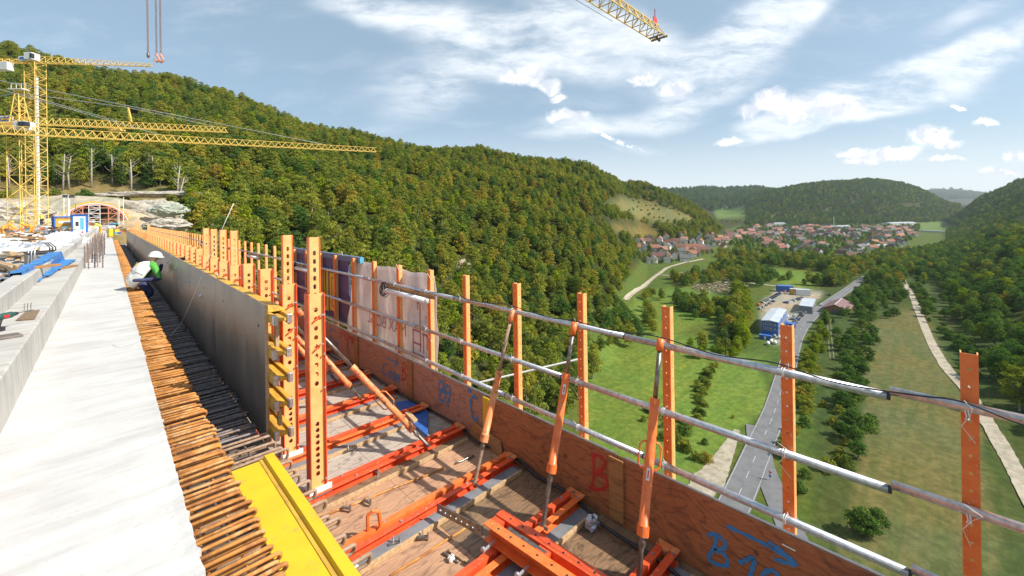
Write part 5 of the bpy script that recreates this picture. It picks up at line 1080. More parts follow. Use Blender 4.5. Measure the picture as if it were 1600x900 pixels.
# ------------------------------------------------------------ cranes
def lattice(mb, a, b_, w_, h_, n, r, tri=True, up=(0, 0, 1), taper=1.0):
    """truss from a to b: width w, height h, n bays"""
    a, b_ = Vector(a), Vector(b_); d = (b_-a); l = d.length; d.normalize(); sx = d.cross(Vector(up)).normalized(); uz = sx.cross(d)
    def ch(k, t_):
        s_ = 1+(taper-1)*t_; c = a+d*(l*t_)
        if tri: return [c+sx*w_/2*s_, c-sx*w_/2*s_, c+uz*h_*s_][k]
        return [c+sx*w_/2*s_+uz*w_/2*s_, c-sx*w_/2*s_+uz*w_/2*s_, c-sx*w_/2*s_-uz*w_/2*s_, c+sx*w_/2*s_-uz*w_/2*s_][k]
    m = 3 if tri else 4
    for k in range(m): mb.tube([ch(k, 0), ch(k, 1)], r, 5)
    for i in range(n):
        t0, t1 = i/n, (i+1)/n; tm_ = (t0+t1)/2
        if tri:
            for k in (0, 1): mb.bar(ch(k, t0), ch(2, tm_), r*1.1); mb.bar(ch(2, tm_), ch(k, t1), r*1.1)
            mb.bar(ch(0, t0), ch(1, t0), r*1.1); mb.bar(ch(0, t0), ch(1, t1), r*.9)
        else:
            for k in range(4):
                k2 = (k+1) % 4; mb.bar(ch(k, t0), ch(k2, t0), r*.9)
                if (i+k) % 2: mb.bar(ch(k, t0), ch(k2, t1), r*.9)
                else: mb.bar(ch(k2, t0), ch(k, t1), r*.9)
M['cwhite'] = mat('cab_white', (.78, .78, .76), .5); M['glass'] = mat('dark_glass', (.03, .04, .05), .1)
# middle crane with pointed head
def P3(px_, py_, s): return ons(px_, py_, s)
b0 = P3(33.5, 347, 63); zj = P3(34, 190, 63).z
t = thing('tower_crane', 'yellow tower crane with pointed head, white cab and stay rods by the deck edge', 'crane', (0, 0, 0))
bx = Vector((b0.x, b0.y, 0)); mb = MB(); lattice(mb, bx+Vector((0, 0, -62)), bx+Vector((0, 0, zj-1.2)), 1.9, 1.9, 44, .062, False, up=FW); mb.build('mast', 'craney', t)
mb = MB(); mb.obox(bx+Vector((0, 0, zj-.8)), RT*1.3, FW*1.3, Vector((0, 0, .35))); mb.build('slewing_ring', 'craney', t)
hd = P3(29, 141, 63); mb = MB()
lattice(mb, bx+Vector((0, 0, zj-.4)), Vector((hd.x, hd.y, hd.z)), 1.5, 1.5, 5, .07, False, up=FW, taper=.3); mb.build('tower_head', 'craney', t)
mb = MB(); mb.obox(Vector((hd.x, hd.y, hd.z+.1)), RT*1.1, FW*.5, Vector((0, 0, .06)))
for s_ in (-1, -.3, .4, 1): mb.bar(Vector((hd.x, hd.y, hd.z+.1))+RT*1.1*s_, Vector((hd.x, hd.y, hd.z+1.0))+RT*1.1*s_, .05)
mb.bar(Vector((hd.x, hd.y, hd.z+1))-RT*1.1, Vector((hd.x, hd.y, hd.z+1))+RT*1.1, .05); mb.build('head_platform', 'white', t)
cbp = P3(38, 197, 62.0); mb = MB(); mb.obox(cbp, RT*.85, FW*.8, Vector((0, 0, .6))); mb.build('cab', 'cwhite', t, bevel=.08)
mb = MB(); mb.obox(cbp+RT*.58-FW*.55+Vector((0, 0, .1)), RT*.5, FW*.35, Vector((0, 0, .4))); mb.build('cab_window', 'glass', t)
j0 = P3(42, 194, 63); j1 = P3(355, 208, 71); j1.z = j0.z
mb = MB(); lattice(mb, j0, j1, 1.1, 1.15, 30, .042, taper=.7); mb.build('jib', 'craney', t)
cj = j0+(j0-j1).normalized()*17; mb = MB(); mb.bar(j0, cj, 1.1, .25); mb.build('counter_jib', 'craney', t)
cw = P3(9, 186, 63); mb = MB(); mb.obox(cw, RT*1.1, FW*.05, Vector((0, 0, .5))); mb.build('sign_board', 'cwhite', t); mb = MB(); mb.obox(cw-FW*.06, RT*.75, FW*.02, Vector((0, 0, .28))); mb.build('sign_panel', 'blue', t); mb = MB(); mb.obox(cw-FW*.09, RT*.6, FW*.01, Vector((0, 0, .14))); mb.build('sign_stripe', 'yellow', t)
mb = MB(); q1 = P3(205, 194, 67); q1.z = j0.z+1.1; q2 = P3(200, 168, 67); mb.bar(q1, q2, .22); mb.build('jib_strut', 'craney', t)
hp = Vector((hd.x, hd.y, hd.z-.4))
for k, (a, b_) in enumerate(((hp, q2), (q2, j0.lerp(j1, .93)+Vector((0, 0, .9))), (hp, j0.lerp(j1, .42)+Vector((0, 0, 1.1))), (hp, cj))): mb = MB(); mb.tube([a, b_], .045, 5); mb.build('stay_rod', 'galv', t)
tb = j0.lerp(j1, .42)+Vector((0, 0, -.35)); mb = MB(); mb.obox(tb, RT*.9, FW*.5, Vector((0, 0, .15))); mb.build('trolley', 'craney', t)
# rear flat-top crane
b0 = P3(58.5, 345, 85); zj = P3(58, 98, 85).z; bx = Vector((b0.x, b0.y, 0))
t = thing('tower_crane', 'tallest yellow flat-top tower crane standing farther back by the rock cut', 'crane', (0, 0, 0))
mb = MB(); lattice(mb, bx+Vector((0, 0, -3)), bx+Vector((0, 0, zj)), 2.1, 2.1, 24, .075, False, up=FW); mb.build('mast', 'craney', t)
mb = MB(); mb.tube([bx+Vector((.2, 0, -1)), bx+Vector((.2, 0, zj-3))], .22, 6); mb.build('ladder', 'cwhite', t)
cbp = P3(50, 89, 84); mb = MB(); mb.obox(cbp, RT*.8, FW*.8, Vector((0, 0, .7))); mb.build('cab', 'cwhite', t, bevel=.08); mb = MB(); mb.obox(cbp+RT*.7-FW*.6, RT*.2, FW*.26, Vector((0, 0, .45))); mb.build('cab_window', 'glass', t)
j0 = Vector((bx.x, bx.y, zj)); j1 = P3(238, 98, 88); j1.z = zj; mb = MB(); lattice(mb, j0, j1, 1.4, 1.35, 18, .055, taper=.4); mb.build('jib', 'craney', t)
j2 = P3(-60, 100, 84); j2.z = zj; mb = MB(); lattice(mb, j0, j2, 1.2, .7, 10, .07); mb.build('counter_jib', 'craney', t)
cw = P3(35, 91, 84.2); mb = MB(); mb.obox(cw, RT*.8, FW*.05, Vector((0, 0, .45))); mb.build('sign_board', 'cwhite', t); mb = MB(); mb.obox(cw-FW*.06, RT*.5, FW*.02, Vector((0, 0, .22))); mb.build('sign_panel', 'blue', t)
mb = MB(); mb.obox(P3(4, 104, 84), RT*1.6, FW*.6, Vector((0, 0, .8))); mb.build('counterweight', 'cwhite', t, bevel=.05)
# long low jib from the left
j0 = P3(-150, 214, 56); j1 = P3(588, 239, 82); j1.z = j0.z = P3(300, 226, 71).z
t = thing('tower_crane', 'crane outside the picture whose long yellow jib crosses low in front of the wood', 'crane', (0, 0, 0))
mb = MB(); lattice(mb, j0, j1, 1.3, 1.25, 56, .05, taper=.62); mb.build('jib', 'craney', t)
mb = MB(); lattice(mb, Vector((j0.x, j0.y, -62)), Vector((j0.x, j0.y, j0.z+.4)), 1.9, 1.9, 40, .085, False, up=FW); mb.build('mast', 'craney', t)
hq = Vector((j0.x, j0.y, j0.z+9)); mb = MB(); lattice(mb, Vector((j0.x, j0.y, j0.z)), hq, 1.5, 1.5, 6, .07, False, up=FW, taper=.3); mb.build('tower_head', 'craney', t)
for f_ in (.45, .84): mb = MB(); mb.tube([hq, j0.lerp(j1, f_)+Vector((0, 0, 1.0))], .045, 5); mb.build('stay_rod', 'galv', t)
# crane overhead
tip = ons(1030, 60, 30); bk = ons(938, -6, 24.6); bk.z = tip.z; dr_ = (bk-tip).normalized(); root = tip+dr_*34
t = thing('tower_crane', 'crane behind the viewer with its yellow jib tip hanging overhead in the clouds', 'crane', (0, 0, 0))
mb = MB(); lattice(mb, tip, root, 1.0, .9, 34, .04); mb.build('jib', 'craney', t)
mb = MB(); sdw = dr_.cross(Vector((0, 0, 1))); mb.bar(tip-sdw*.6, tip+sdw*.6, .12); mb.bar(tip+dr_*.5-sdw*.5, tip+dr_*.5+sdw*.5, .1); mb.sph(tip+dr_*.25-Vector((0, 0, .05)), .16, 8); mb.sph(tip-Vector((0, 0, .15)), .1, 6); mb.build('end_pulley', 'steel', t)
mb = MB(); mb.obox(tip+dr_*.6+Vector((0, 0, 1.1)), sdw*.02, dr_*.28, Vector((0, 0, .22))); mb.bar(tip+dr_*.6+Vector((0, 0, .8)), tip+dr_*.6+Vector((0, 0, 1.9)), .05); mb.build('wind_vane', 'redp', t)
mb = MB(); mb.tube([tip+dr_*5+sdw*.75-Vector((0, 0, .12)), root+sdw*1.0-Vector((0, 0, .1))], .014, 5); mb.build('trolley_rope', 'black', t)
mb = MB(); lattice(mb, Vector((root.x, root.y, -88)), Vector((root.x, root.y, root.z+1)), 1.9, 1.9, 50, .085, False, up=FW); mb.build('mast', 'craney', t)
# chains
def chain(px_, ybot, s, ztop, lab, hook):
    p = ons(px_, ybot, s); t = thing('lifting_chain', lab, 'chain', (p.x, p.y, 0), 0, 'steel chains hanging at the top left'); pt = .034; n = int((ztop-p.z)/pt); mb = MB()
    for i in range(n):
        z = p.z+.06+pt*i; ax = RT if i % 2 else FW; r = .013; h = .022
        mb.tube([Vector((0, 0, z))+ax*(r*math.cos(g))+Vector((0, 0, h*math.sin(g))) for g in np.linspace(0, 2*math.pi, 8, endpoint=False)], .0048, 5, closed=True)
    mb.build('links', 'chainm', t, smooth=True); mb = MB()
    if hook == 'hook':
        c_ = Vector((0, 0, p.z)); mb.tube([c_+Vector((0, 0, .07)), c_+Vector((0, 0, .03)), c_+RT*.03, c_+RT*.035-Vector((0, 0, .04)), c_-Vector((0, 0, .065)), c_-RT*.035-Vector((0, 0, .04)), c_-RT*.04-Vector((0, 0, .01))], [.012, .016, .013, .015, .016, .013, .008], 8); mb.build('hook', 'hook', t, smooth=True)
    else:
        c_ = Vector((0, 0, p.z)); mb.sph(c_+Vector((0, 0, .02)), .03, 10, sc3=(.7, .7, 1.6)); mb.build('shackle', 'steel', t, smooth=True)
    return t
M['chainm'] = mat('chain_steel', (.22, .15, .14), .5, .5, col2=(.4, .32, .3), sc_=60)
chain(231.5, 88, 6.5, 7.2, 'single thin steel chain with dark end piece hanging at the left', 'end')
chain(245, 90, 6.5, 7.2, 'middle steel chain with an orange hook', 'hook'); chain(251.5, 91, 6.6, 7.2, 'right steel chain with an orange hook beside the middle one', 'hook')
pt_ = ons(244, 60, 6.5); t = thing('lifting_hook', 'crane hook block out of view carrying the chains', 'hook', (pt_.x, pt_.y, 7.2)); mb = MB(); mb.obox((0, 0, .02), RT*.16, FW*.05, Vector((0, 0, .03))); mb.build('spreader', 'steel', t); mb = MB(); mb.tube([(0, 0, .05), (0, 0, 9)], .012, 5); mb.build('rope', 'steel', t)
# ------------------------------------------------------------ tunnel portal
pc = ons(150, 349, 138); PX, PY = pc.x, pc.y; ZB = -1.6; RW = 8.1; RH = 7.4
t = thing('tunnel_portal', 'arched tunnel mouth with orange formwork frame and white stair scaffold', 'tunnel portal', (PX, PY, ZB))
def arc(r0x, r0z, r1x, r1z, y0, y1, n=40, a0=0, a1=math.pi):
    mb = MB(); vs = []; fs = []
    for i in range(n+1):
        a = a0+(a1-a0)*i/n
        for (rx, rz, yy) in ((r0x, r0z, y0), (r1x, r1z, y0), (r1x, r1z, y1), (r0x, r0z, y1)): vs.append((math.cos(a)*rx, yy, math.sin(a)*rz))
    for i in range(n):
        for k in range(4): k2 = (k+1) % 4; fs.append((i*4+k, i*4+k2, (i+1)*4+k2, (i+1)*4+k))
    mb.add(vs, fs); return mb
arc(RW*.97, RH*.97, RW*1.06, RH*1.05, .6, 5).build('lining', 'conc_k', t)
arc(RW*1.0, RH*1.0, RW*1.07, RH*1.07, -.6, .5, a0=.5*math.pi, a1=math.pi*.98).build('yellow_shutter', 'ytimber', t); arc(RW*1.0, RH*1.0, RW*1.05, RH*1.05, -.6, .5, a0=.02*math.pi, a1=math.pi*.5).build('yellow_shutter', 'ytimber', t)
arc(RW*.90, RH*.90, RW*.94, RH*.94, -.9, -.6).build('steel_rib', 'hook', t); arc(RW*.955, RH*.955, RW*.985, RH*.985, -1.0, -.65).build('rim', 'white', t)
mb = MB(); mb.prism([(math.cos(a)*RW*.95, 4.6, math.sin(a)*RH*.95) for a in np.linspace(0, math.pi, 24)], (0, .2, 0)); mb.build('darkness_plate', 'black', t)  # black plate stands in for the darkness deeper in the tunnel
mb = MB()
for x in (-5.2, -3.0, 3.0, 5.2): mb.bar((x, -.8, 0), (x, -.8, RH*.93*math.sqrt(max(0, 1-(x/RW)**2))), .28)
mb.bar((-6.6, -.8, 3.9), (6.6, -.8, 3.9), .3); mb.bar((-4.6, -.8, 5.7), (4.6, -.8, 5.7), .25); mb.bar((-7.4, -.8, 1.9), (7.4, -.8, 1.9), .2)
for s_ in (-1, 1):
    for (a, b_) in (((5.2, 3.9), (6.9, 2.0)), ((3, 3.9), (4.6, 5.6)), ((3, 5.7), (5.2, 3.9)), ((5.2, 0), (7.3, 1.9)), ((3, 1.9), (5.2, 3.9))): mb.bar((s_*a[0], -.8, a[1]), (s_*b_[0], -.8, b_[1]), .18)
M['dullred'] = mat('dusty_red_frame', (.50, .20, .12), .7, col2=(.40, .17, .11))
mb.build('orange_frame', 'dullred', t)
st_ = thing('stair_scaffold', 'white zigzag stair scaffold standing in the tunnel mouth', 'scaffold', (PX-.3, PY-2.4, ZB))
mb = MB()
for x in (-1.3, 1.3):
    for yy in (0, 1.2): mb.bar((x, yy, 0), (x, yy, 6.6), .12)
for k in range(5):
    z = k*1.3; s_ = 1 if k % 2 else -1; mb.bar((-1.3*s_, 0, z), (1.3*s_, 0, z+1.3), .22, .1); mb.bar((-1.3, 0, z+1.3), (1.3, 0, z+1.3), .1); mb.bar((-1.3*s_, 0, z+.9), (1.3*s_, 0, z+2.1), .07)
mb.build('frame', 'white', st_)
for i, (px_, yb, yt) in enumerate(((193, 352, 308), (186, 352, 312), (100, 345, 305), (118, 350, 318))):
    a = ons(px_, yb, 125); b_ = ons(px_, yt, 125); mb = MB(); mb.bar(a, b_, .14); o = mb.build('scaffold_pole', 'white' if i != 3 else 'steel'); tag(o, ['tall white pole right of the tunnel mouth', 'second white pole nearer the tunnel arch', 'thin pole left of the tunnel mouth', 'dark pole beside the tunnel arch'][i], 'pole')
# rock cut masses, shotcrete and terraces
def rock(px_, py_, s, rx, ry, rz, mt_, lab, seed, nm='rock_outcrop', cat='rock'):
    p = ons(px_, py_, s); rr = np.random.default_rng(seed); bm_ = bmesh.new(); bmesh.ops.create_icosphere(bm_, subdivisions=5, radius=1)
    for v in bm_.verts:
        v.co.x += .12*noise.noise(v.co*6); v.co.z += .16*noise.noise(v.co*5+Vector((9, 0, 0)))
        n_ = noise.fractal(v.co*1.7+Vector((seed, 0, 0)), .8, 2.2, 5); v.co = v.co*(1+.28*n_)
    me = bpy.data.meshes.new(nm); bm_.to_mesh(me); bm_.free(); me.materials.append(M[mt_]); o = bpy.data.objects.new(nm, me); C.objects.link(o); o.location = p; o.scale = (rx, ry, rz); o.rotation_euler = (0, 0, -YAW+.3); return tag(o, lab, cat)
M['shot'] = mat('shotcrete', (.50, .46, .40), .9, col2=(.30, .27, .22), sc_=.9, stain=(.36, .31, .26), stsc=.35, stlo=.56, sthi=.7, bmp=.6, bd=.3)
M['netting'] = mat('green_netting', (.42, .44, .37), .9, col2=(.30, .34, .27), sc_=.8)
rock(228, 334, 150, 11, 3, 4.6, 'shot', 'white shotcrete rock face right of the tunnel mouth', 3)
rock(264, 328, 146, 5.5, 2.2, 2.2, 'netting', 'rock mound covered with pale green netting right of the tunnel', 5, 'netted_mound', 'mound')
rock(90, 326, 158, 13, 2.5, 4.6, 'shot', 'white shotcrete wall left of the tunnel mouth', 8)
rock(14, 338, 122, 10, 5, 4.4, 'shot', 'pale excavated slope behind the cranes at the left edge', 9)
rock(245, 304, 188, 22, 3, 1.4, 'shot', 'bright chalky bank on the terrace above the tunnel', 11, 'chalk_bank', 'bank')
rock(262, 352, 125, 6, 3, 1.8, 'shot', 'grey rubble heap beside the tunnel approach', 12, 'rubble_heap', 'rubble')
# ------------------------------------------------------------ people
def figure(nm, lab, J, E, Rd, rules, skinlev=2, group=None):
    me = bpy.data.meshes.new(nm); names = list(J); idx = {k: i for i, k in enumerate(names)}
    me.from_pydata([tuple(J[k]) for k in names], [(idx[a], idx[b_]) for a, b_ in E], []); o = bpy.data.objects.new(nm, me); C.objects.link(o)
    sk = o.modifiers.new('s', 'SKIN'); sk.use_smooth_shade = True
    for i, k in enumerate(names): r = Rd[k]; me.skin_vertices[0].data[i].radius = (r, r) if not isinstance(r, tuple) else r
    me.skin_vertices[0].data[idx['pelvis']].use_root = True
    ss = o.modifiers.new('ss', 'SUBSURF'); ss.levels = skinlev; ss.render_levels = skinlev
    dg = bpy.context.evaluated_depsgraph_get(); m2 = bpy.data.meshes.new_from_object(o.evaluated_get(dg)); bpy.data.objects.remove(o)
    m2.materials.clear(); mts = []
    for mt_ in rules.values():
        if mt_ not in mts: mts.append(mt_)
    for mt_ in mts: m2.materials.append(M[mt_])
    segs = [((Vector(J[a]), Vector(J[b_])), rules[(a, b_)]) for a, b_ in E if (a, b_) in rules]
    for p in m2.polygons:
        best = 9e9; bm_ = 0
        for (a, b_), mt_ in segs:
            d = b_-a; t_ = max(0, min(1, (p.center-a).dot(d)/max(d.length_squared, 1e-9))); ds = (p.center-(a+d*t_)).length
            if ds < best: best = ds; bm_ = mts.index(mt_)
        p.material_index = bm_; p.use_smooth = True
    o = bpy.data.objects.new(nm, m2); C.objects.link(o); tag(o, lab, 'person', group); return o
def hand(J, E, Rd, rules, base, d, side, pref, sc_=1.0):
    """five short finger chains rooted in the palm"""
    d = Vector(d).normalized(); s = Vector(side); s = (s-d*s.dot(d)).normalized(); dn = d.cross(s)
    J[pref+'palm'] = base+d*.07*sc_; Rd[pref+'palm'] = .036*sc_; 
    for i in range(4):
        o_ = s*((i-1.5)*.021*sc_); l = (.065, .078, .074, .058)[i]*sc_
        J[pref+'f%da' % i] = base+d*.10*sc_+o_; J[pref+'f%db' % i] = base+d*(.10*sc_+l*.55)+o_*1.15+dn*.012; J[pref+'f%dc' % i] = base+d*(.10*sc_+l)+o_*1.2+dn*.035
        for k in 'abc': Rd[pref+'f%d' % i+k] = .0095*sc_
        E += [(pref+'palm', pref+'f%da' % i), (pref+'f%da' % i, pref+'f%db' % i), (pref+'f%db' % i, pref+'f%dc' % i)]
        for e in E[-3:]: rules[e] = rules['hand']
    J[pref+'ta'] = base+d*.045*sc_+s*.045*sc_; J[pref+'tb'] = base+d*.085*sc_+s*.065*sc_+dn*.015; Rd[pref+'ta'] = .013*sc_; Rd[pref+'tb'] = .010*sc_
    E += [(pref+'palm', pref+'ta'), (pref+'ta', pref+'tb')]
    for e in E[-2:]: rules[e] = rules['hand']
# main worker kneeling in the trench
Yp = 12.9; O = lambda a, b_, Y=Yp: ony(a, b_, Y)
J = {'pelvis': O(214, 437, 13.05), 'spine': O(222, 425, 13.0), 'chest': O(231, 415, 12.95), 'neck': O(238, 408, 12.92), 'head': O(243, 402.5, 12.9), 'crown': O(244, 399, 12.9)}
ch = J['chest']; J['sn'] = O(240, 415, 12.76); J['sf'] = ch+Vector((.05, .21, 0)); J['en'] = O(251, 436, 12.68); J['wn'] = O(206, 438.5, 12.7)
J['ef'] = J['sf']+Vector((.17, .08, -.2)); J['wf'] = J['ef']+Vector((.05, -.02, .2)); pv = J['pelvis']
J['hn'] = pv+Vector((.02, -.10, -.02)); J['hf'] = pv+Vector((.02, .11, -.02)); J['kn'] = Vector((pv.x+.26, pv.y-.12, -1.74)); J['kf'] = Vector((pv.x+.28, pv.y+.14, -1.74)); J['an'] = Vector((pv.x-.08, pv.y-.12, -1.88)); J['af'] = Vector((pv.x-.08, pv.y+.14, -1.88)); J['tn'] = Vector((pv.x-.12, pv.y-.12, -1.95)); J['tf'] = Vector((pv.x-.12, pv.y+.14, -1.95))
Rd = {'pelvis': (.15, .17), 'spine': (.15, .17), 'chest': (.15, .19), 'neck': .055, 'head': (.085, .075), 'crown': .07, 'sn': .075, 'sf': .075, 'en': .055, 'wn': .038, 'ef': .055, 'wf': .038, 'hn': .10, 'hf': .10, 'kn': .075, 'kf': .075, 'an': .05, 'af': .05, 'tn': .04, 'tf': .04}
E = [('pelvis', 'spine'), ('spine', 'chest'), ('chest', 'neck'), ('neck', 'head'), ('head', 'crown'), ('chest', 'sn'), ('chest', 'sf'), ('sn', 'en'), ('en', 'wn'), ('sf', 'ef'), ('ef', 'wf'), ('pelvis', 'hn'), ('pelvis', 'hf'), ('hn', 'kn'), ('hf', 'kf'), ('kn', 'an'), ('kf', 'af'), ('an', 'tn'), ('af', 'tf')]
ru = {('pelvis', 'spine'): 'green', ('spine', 'chest'): 'green', ('chest', 'neck'): 'green', ('neck', 'head'): 'skin', ('head', 'crown'): 'skin', ('sn', 'en'): 'green', ('chest', 'sn'): 'green', ('chest', 'sf'): 'green', ('en', 'wn'): 'navy', ('sf', 'ef'): 'green', ('ef', 'wf'): 'navy', ('hn', 'kn'): 'navy', ('hf', 'kf'): 'navy', ('kn', 'an'): 'navy', ('kf', 'af'): 'navy', ('an', 'tn'): 'black', ('af', 'tf'): 'black', 'hand': 'whitecloth'}
hand(J, E, Rd, ru, J['wn'], Vector((-1, 0, -.12)), Vector((0, -1, 0)), 'h1'); hand(J, E, Rd, ru, J['wf'], Vector((.2, 0, 1)), Vector((0, -1, 0)), 'h2')
Rm = dict(ru); Rm.pop('hand')
E = [e for e in E]; worker = figure('person', 'worker in white helmet, white vest and green shirt crouching in the trench against the formwork wall', J, E, Rd, Rm)
worker['label'] = 'worker in white helmet, white vest and green shirt crouching in trench by the wall'
hdv = J['head']; mb = MB()
fd = Vector((.75, -.45, -.1)).normalized(); sd2 = fd.cross(Vector((0, 0, 1))).normalized(); up2 = sd2.cross(fd)
mb.prism([hdv+fd*.085+up2*.015-sd2*.012, hdv+fd*.085+up2*.015+sd2*.012, hdv+fd*.115-up2*.02], -fd*.02); mb.build('nose', 'skin', worker)
mb = MB()
for s_ in (-1, 1): mb.sph(hdv+fd*.084+sd2*s_*.03+up2*.02, .010, 6)
mb.build('eyes', 'black', worker); mb = MB(); mb.bar(hdv+fd*.083-up2*.045-sd2*.025, hdv+fd*.083-up2*.045+sd2*.025, .008); mb.build('mouth', 'redmark', worker)
# helmet, vest
def dome(c, r, mt_, parent, tilt=(0, 0, 0)):
    mb = MB(); n = 20; vs = [(0, 0, r*1.0)]; fs = []
    for i in range(1, 8):
        th = math.pi/2*i/7
        for k in range(n): g = 2*math.pi*k/n; vs.append((r*1.12*math.sin(th)*math.cos(g), r*math.sin(th)*math.sin(g), r*math.cos(th)))
    for k in range(n): fs.append((0, 1+k, 1+(k+1) % n))
    for i in range(6):
        for k in range(n): k2 = (k+1) % n; fs.append((1+i*n+k, 1+(i+1)*n+k, 1+(i+1)*n+k2, 1+i*n+k2))
    m0 = len(vs)
    for k in range(n): g = 2*math.pi*k/n; e = 1.12+.25*max(0, math.cos(g))**2; vs.append((r*1.12*e*math.cos(g)*.98, r*1.1*math.sin(g), -.006))
    for k in range(n): k2 = (k+1) % n; fs.append((1+6*n+k, m0+k, m0+k2, 1+6*n+k2))
    mb.add(vs, fs); o = mb.build('helmet', mt_, parent, smooth=True); o.location = c; o.rotation_euler = tilt; md = o.modifiers.new('t', 'SOLIDIFY'); md.thickness = .006; return o
dome(J['head']+Vector((.0, 0, .035)), .118, 'white', worker, (0, .15, -.5))
mb = MB(); a, b_ = J['pelvis'], J['chest']; d = (b_-a).normalized(); nb = Vector((-d.z, 0, d.x)).normalized(); nb = nb if nb.z > 0 else -nb; vs = []; fs = []; n = 12; m_ = 8
for i in range(n+1):
    t_ = -.55+1.85*i/n; c_ = a.lerp(b_, t_); pf_ = max(.12, 1-abs(2*i/n-1)**3.2)**.5
    for j in range(m_*2+1):
        g = math.pi*(j/(m_*2)); w2 = (.25+.014*math.sin(i*1.1+j))*pf_; vs.append(c_+Vector((0, 1, 0))*math.cos(g)*w2+nb*(math.sin(g)*(.26+.012*math.sin(i*.9+j*1.7))*pf_-.06))
q = m_*2+1
for i in range(n):
    for j in range(q-1): fs.append((i*q+j, i*q+j+1, (i+1)*q+j+1, (i+1)*q+j))
mb.add(vs, fs); vst = mb.build('vest', 'whitecloth', worker, smooth=True); md = vst.modifiers.new('t', 'SOLIDIFY'); md.thickness = .012
cm_ = a.lerp(b_, .85)+nb*.205; mb = MB(); mb.obox(cm_-Vector((0, .06, 0)), d*.045, Vector((0, .11, 0)), nb*.004); mb.build('badge', 'yellow', worker)
for f_ in (.42,): mb = MB(); mb.tube([a.lerp(b_, f_)+Vector((0, math.cos(g)*.258, 0))+nb*(math.sin(g)*.27-.06) for g in np.linspace(.2, math.pi-.2, 12)], .008, 5); mb.build('seam', 'grey', worker)
# simpler far workers, each with own pose
def far_worker(px_, py_, s, lab, top, trousers, bend, face, hgt=1.75, cap='white', kneel=False):
    p = ons(px_, py_, s); z0 = p.z; k = hgt/1.75; f = Vector((math.cos(face), math.sin(face), 0)); sd_ = Vector((-f.y, f.x, 0)); B = lambda x, y, z: p+f*(x*k)+sd_*(y*k)+Vector((0, 0, z*k))
    hz_ = .5 if kneel else .93; bx_, bz_ = math.sin(bend), math.cos(bend)
    J = {'pelvis': B(-.1 if bend > .3 else 0, 0, hz_), 'spine': B(bx_*.22, 0, hz_+.22*bz_), 'chest': B(bx_*.46, 0, hz_+.46*bz_), 'neck': B(bx_*.60, 0, hz_+.60*bz_), 'head': B(bx_*.72, 0, hz_+.72*bz_+.02), 'crown': B(bx_*.78, 0, hz_+.8*bz_+.02)}
    for s_, n_ in ((-1, 'n'), (1, 'f')):
        J['s'+n_] = B(bx_*.50, s_*.19, hz_+.50*bz_); J['e'+n_] = B(bx_*.55+.05, s_*.25, hz_+.50*bz_-.28); J['w'+n_] = B(bx_*.6+.24, s_*.18, hz_+.50*bz_-.46); J['g'+n_] = B(bx_*.6+.32, s_*.16, hz_+.50*bz_-.50)
        J['h'+n_] = B(-.02, s_*.1, hz_-.04); J['k'+n_] = B(.28 if kneel else .04+.03*s_, s_*.12, .10 if kneel else .48); J['a'+n_] = B(-.12 if kneel else 0, s_*.13, .08); J['t'+n_] = B(-.2 if kneel else .16, s_*.14, .04)
    Rd = {'pelvis': .13*k, 'spine': .14*k, 'chest': (.15*k, .18*k), 'neck': .055*k, 'head': .085*k, 'crown': .07*k}
    for n_ in 'nf': Rd.update({'s'+n_: .075*k, 'e'+n_: .055*k, 'w'+n_: .04*k, 'g'+n_: .035*k, 'h'+n_: .10*k, 'k'+n_: .075*k, 'a'+n_: .05*k, 't'+n_: .045*k})
    E = [('pelvis', 'spine'), ('spine', 'chest'), ('chest', 'neck'), ('neck', 'head'), ('head', 'crown')]; ru = {E[0]: top, E[1]: top, E[2]: top, E[3]: 'skin', E[4]: cap}
    for n_ in 'nf':
        for a, b_, c_ in (('chest', 's'+n_, top), ('s'+n_, 'e'+n_, top), ('e'+n_, 'w'+n_, top), ('w'+n_, 'g'+n_, 'skin'), ('pelvis', 'h'+n_, trousers), ('h'+n_, 'k'+n_, trousers), ('k'+n_, 'a'+n_, trousers), ('a'+n_, 't'+n_, 'black')): E.append((a, b_)); ru[(a, b_)] = c_
    o = figure('person', lab, J, E, Rd, ru, 1); dome(J['head']+Vector((0, 0, .03)), .12*k, cap, o); return o
far_worker(50, 370.5, 38, 'worker in orange jacket bending over beyond the white sheeting', 'orangecloth', 'orangecloth', 1.25, 2.6, 1.8, 'yellow')
far_worker(4, 374, 36, 'worker in orange clothes stooping at the left picture edge', 'orangecloth', 'orangecloth', .9, .5, 1.8, 'yellow')
far_worker(65, 352, 62, 'worker with pale top and helmet standing behind the white stacks', 'yellowcloth', 'black', .1, 4.2, 1.75)
far_worker(157, 368, 45, 'worker in pale yellow vest and orange trousers bending before the tunnel', 'yellowcloth', 'orangecloth', .9, 3.6, 1.8)
far_worker(84, 358, 52, 'small worker in dark clothes left of the orange machine', 'navy', 'navy', .3, 5.0, 1.7, 'redp')
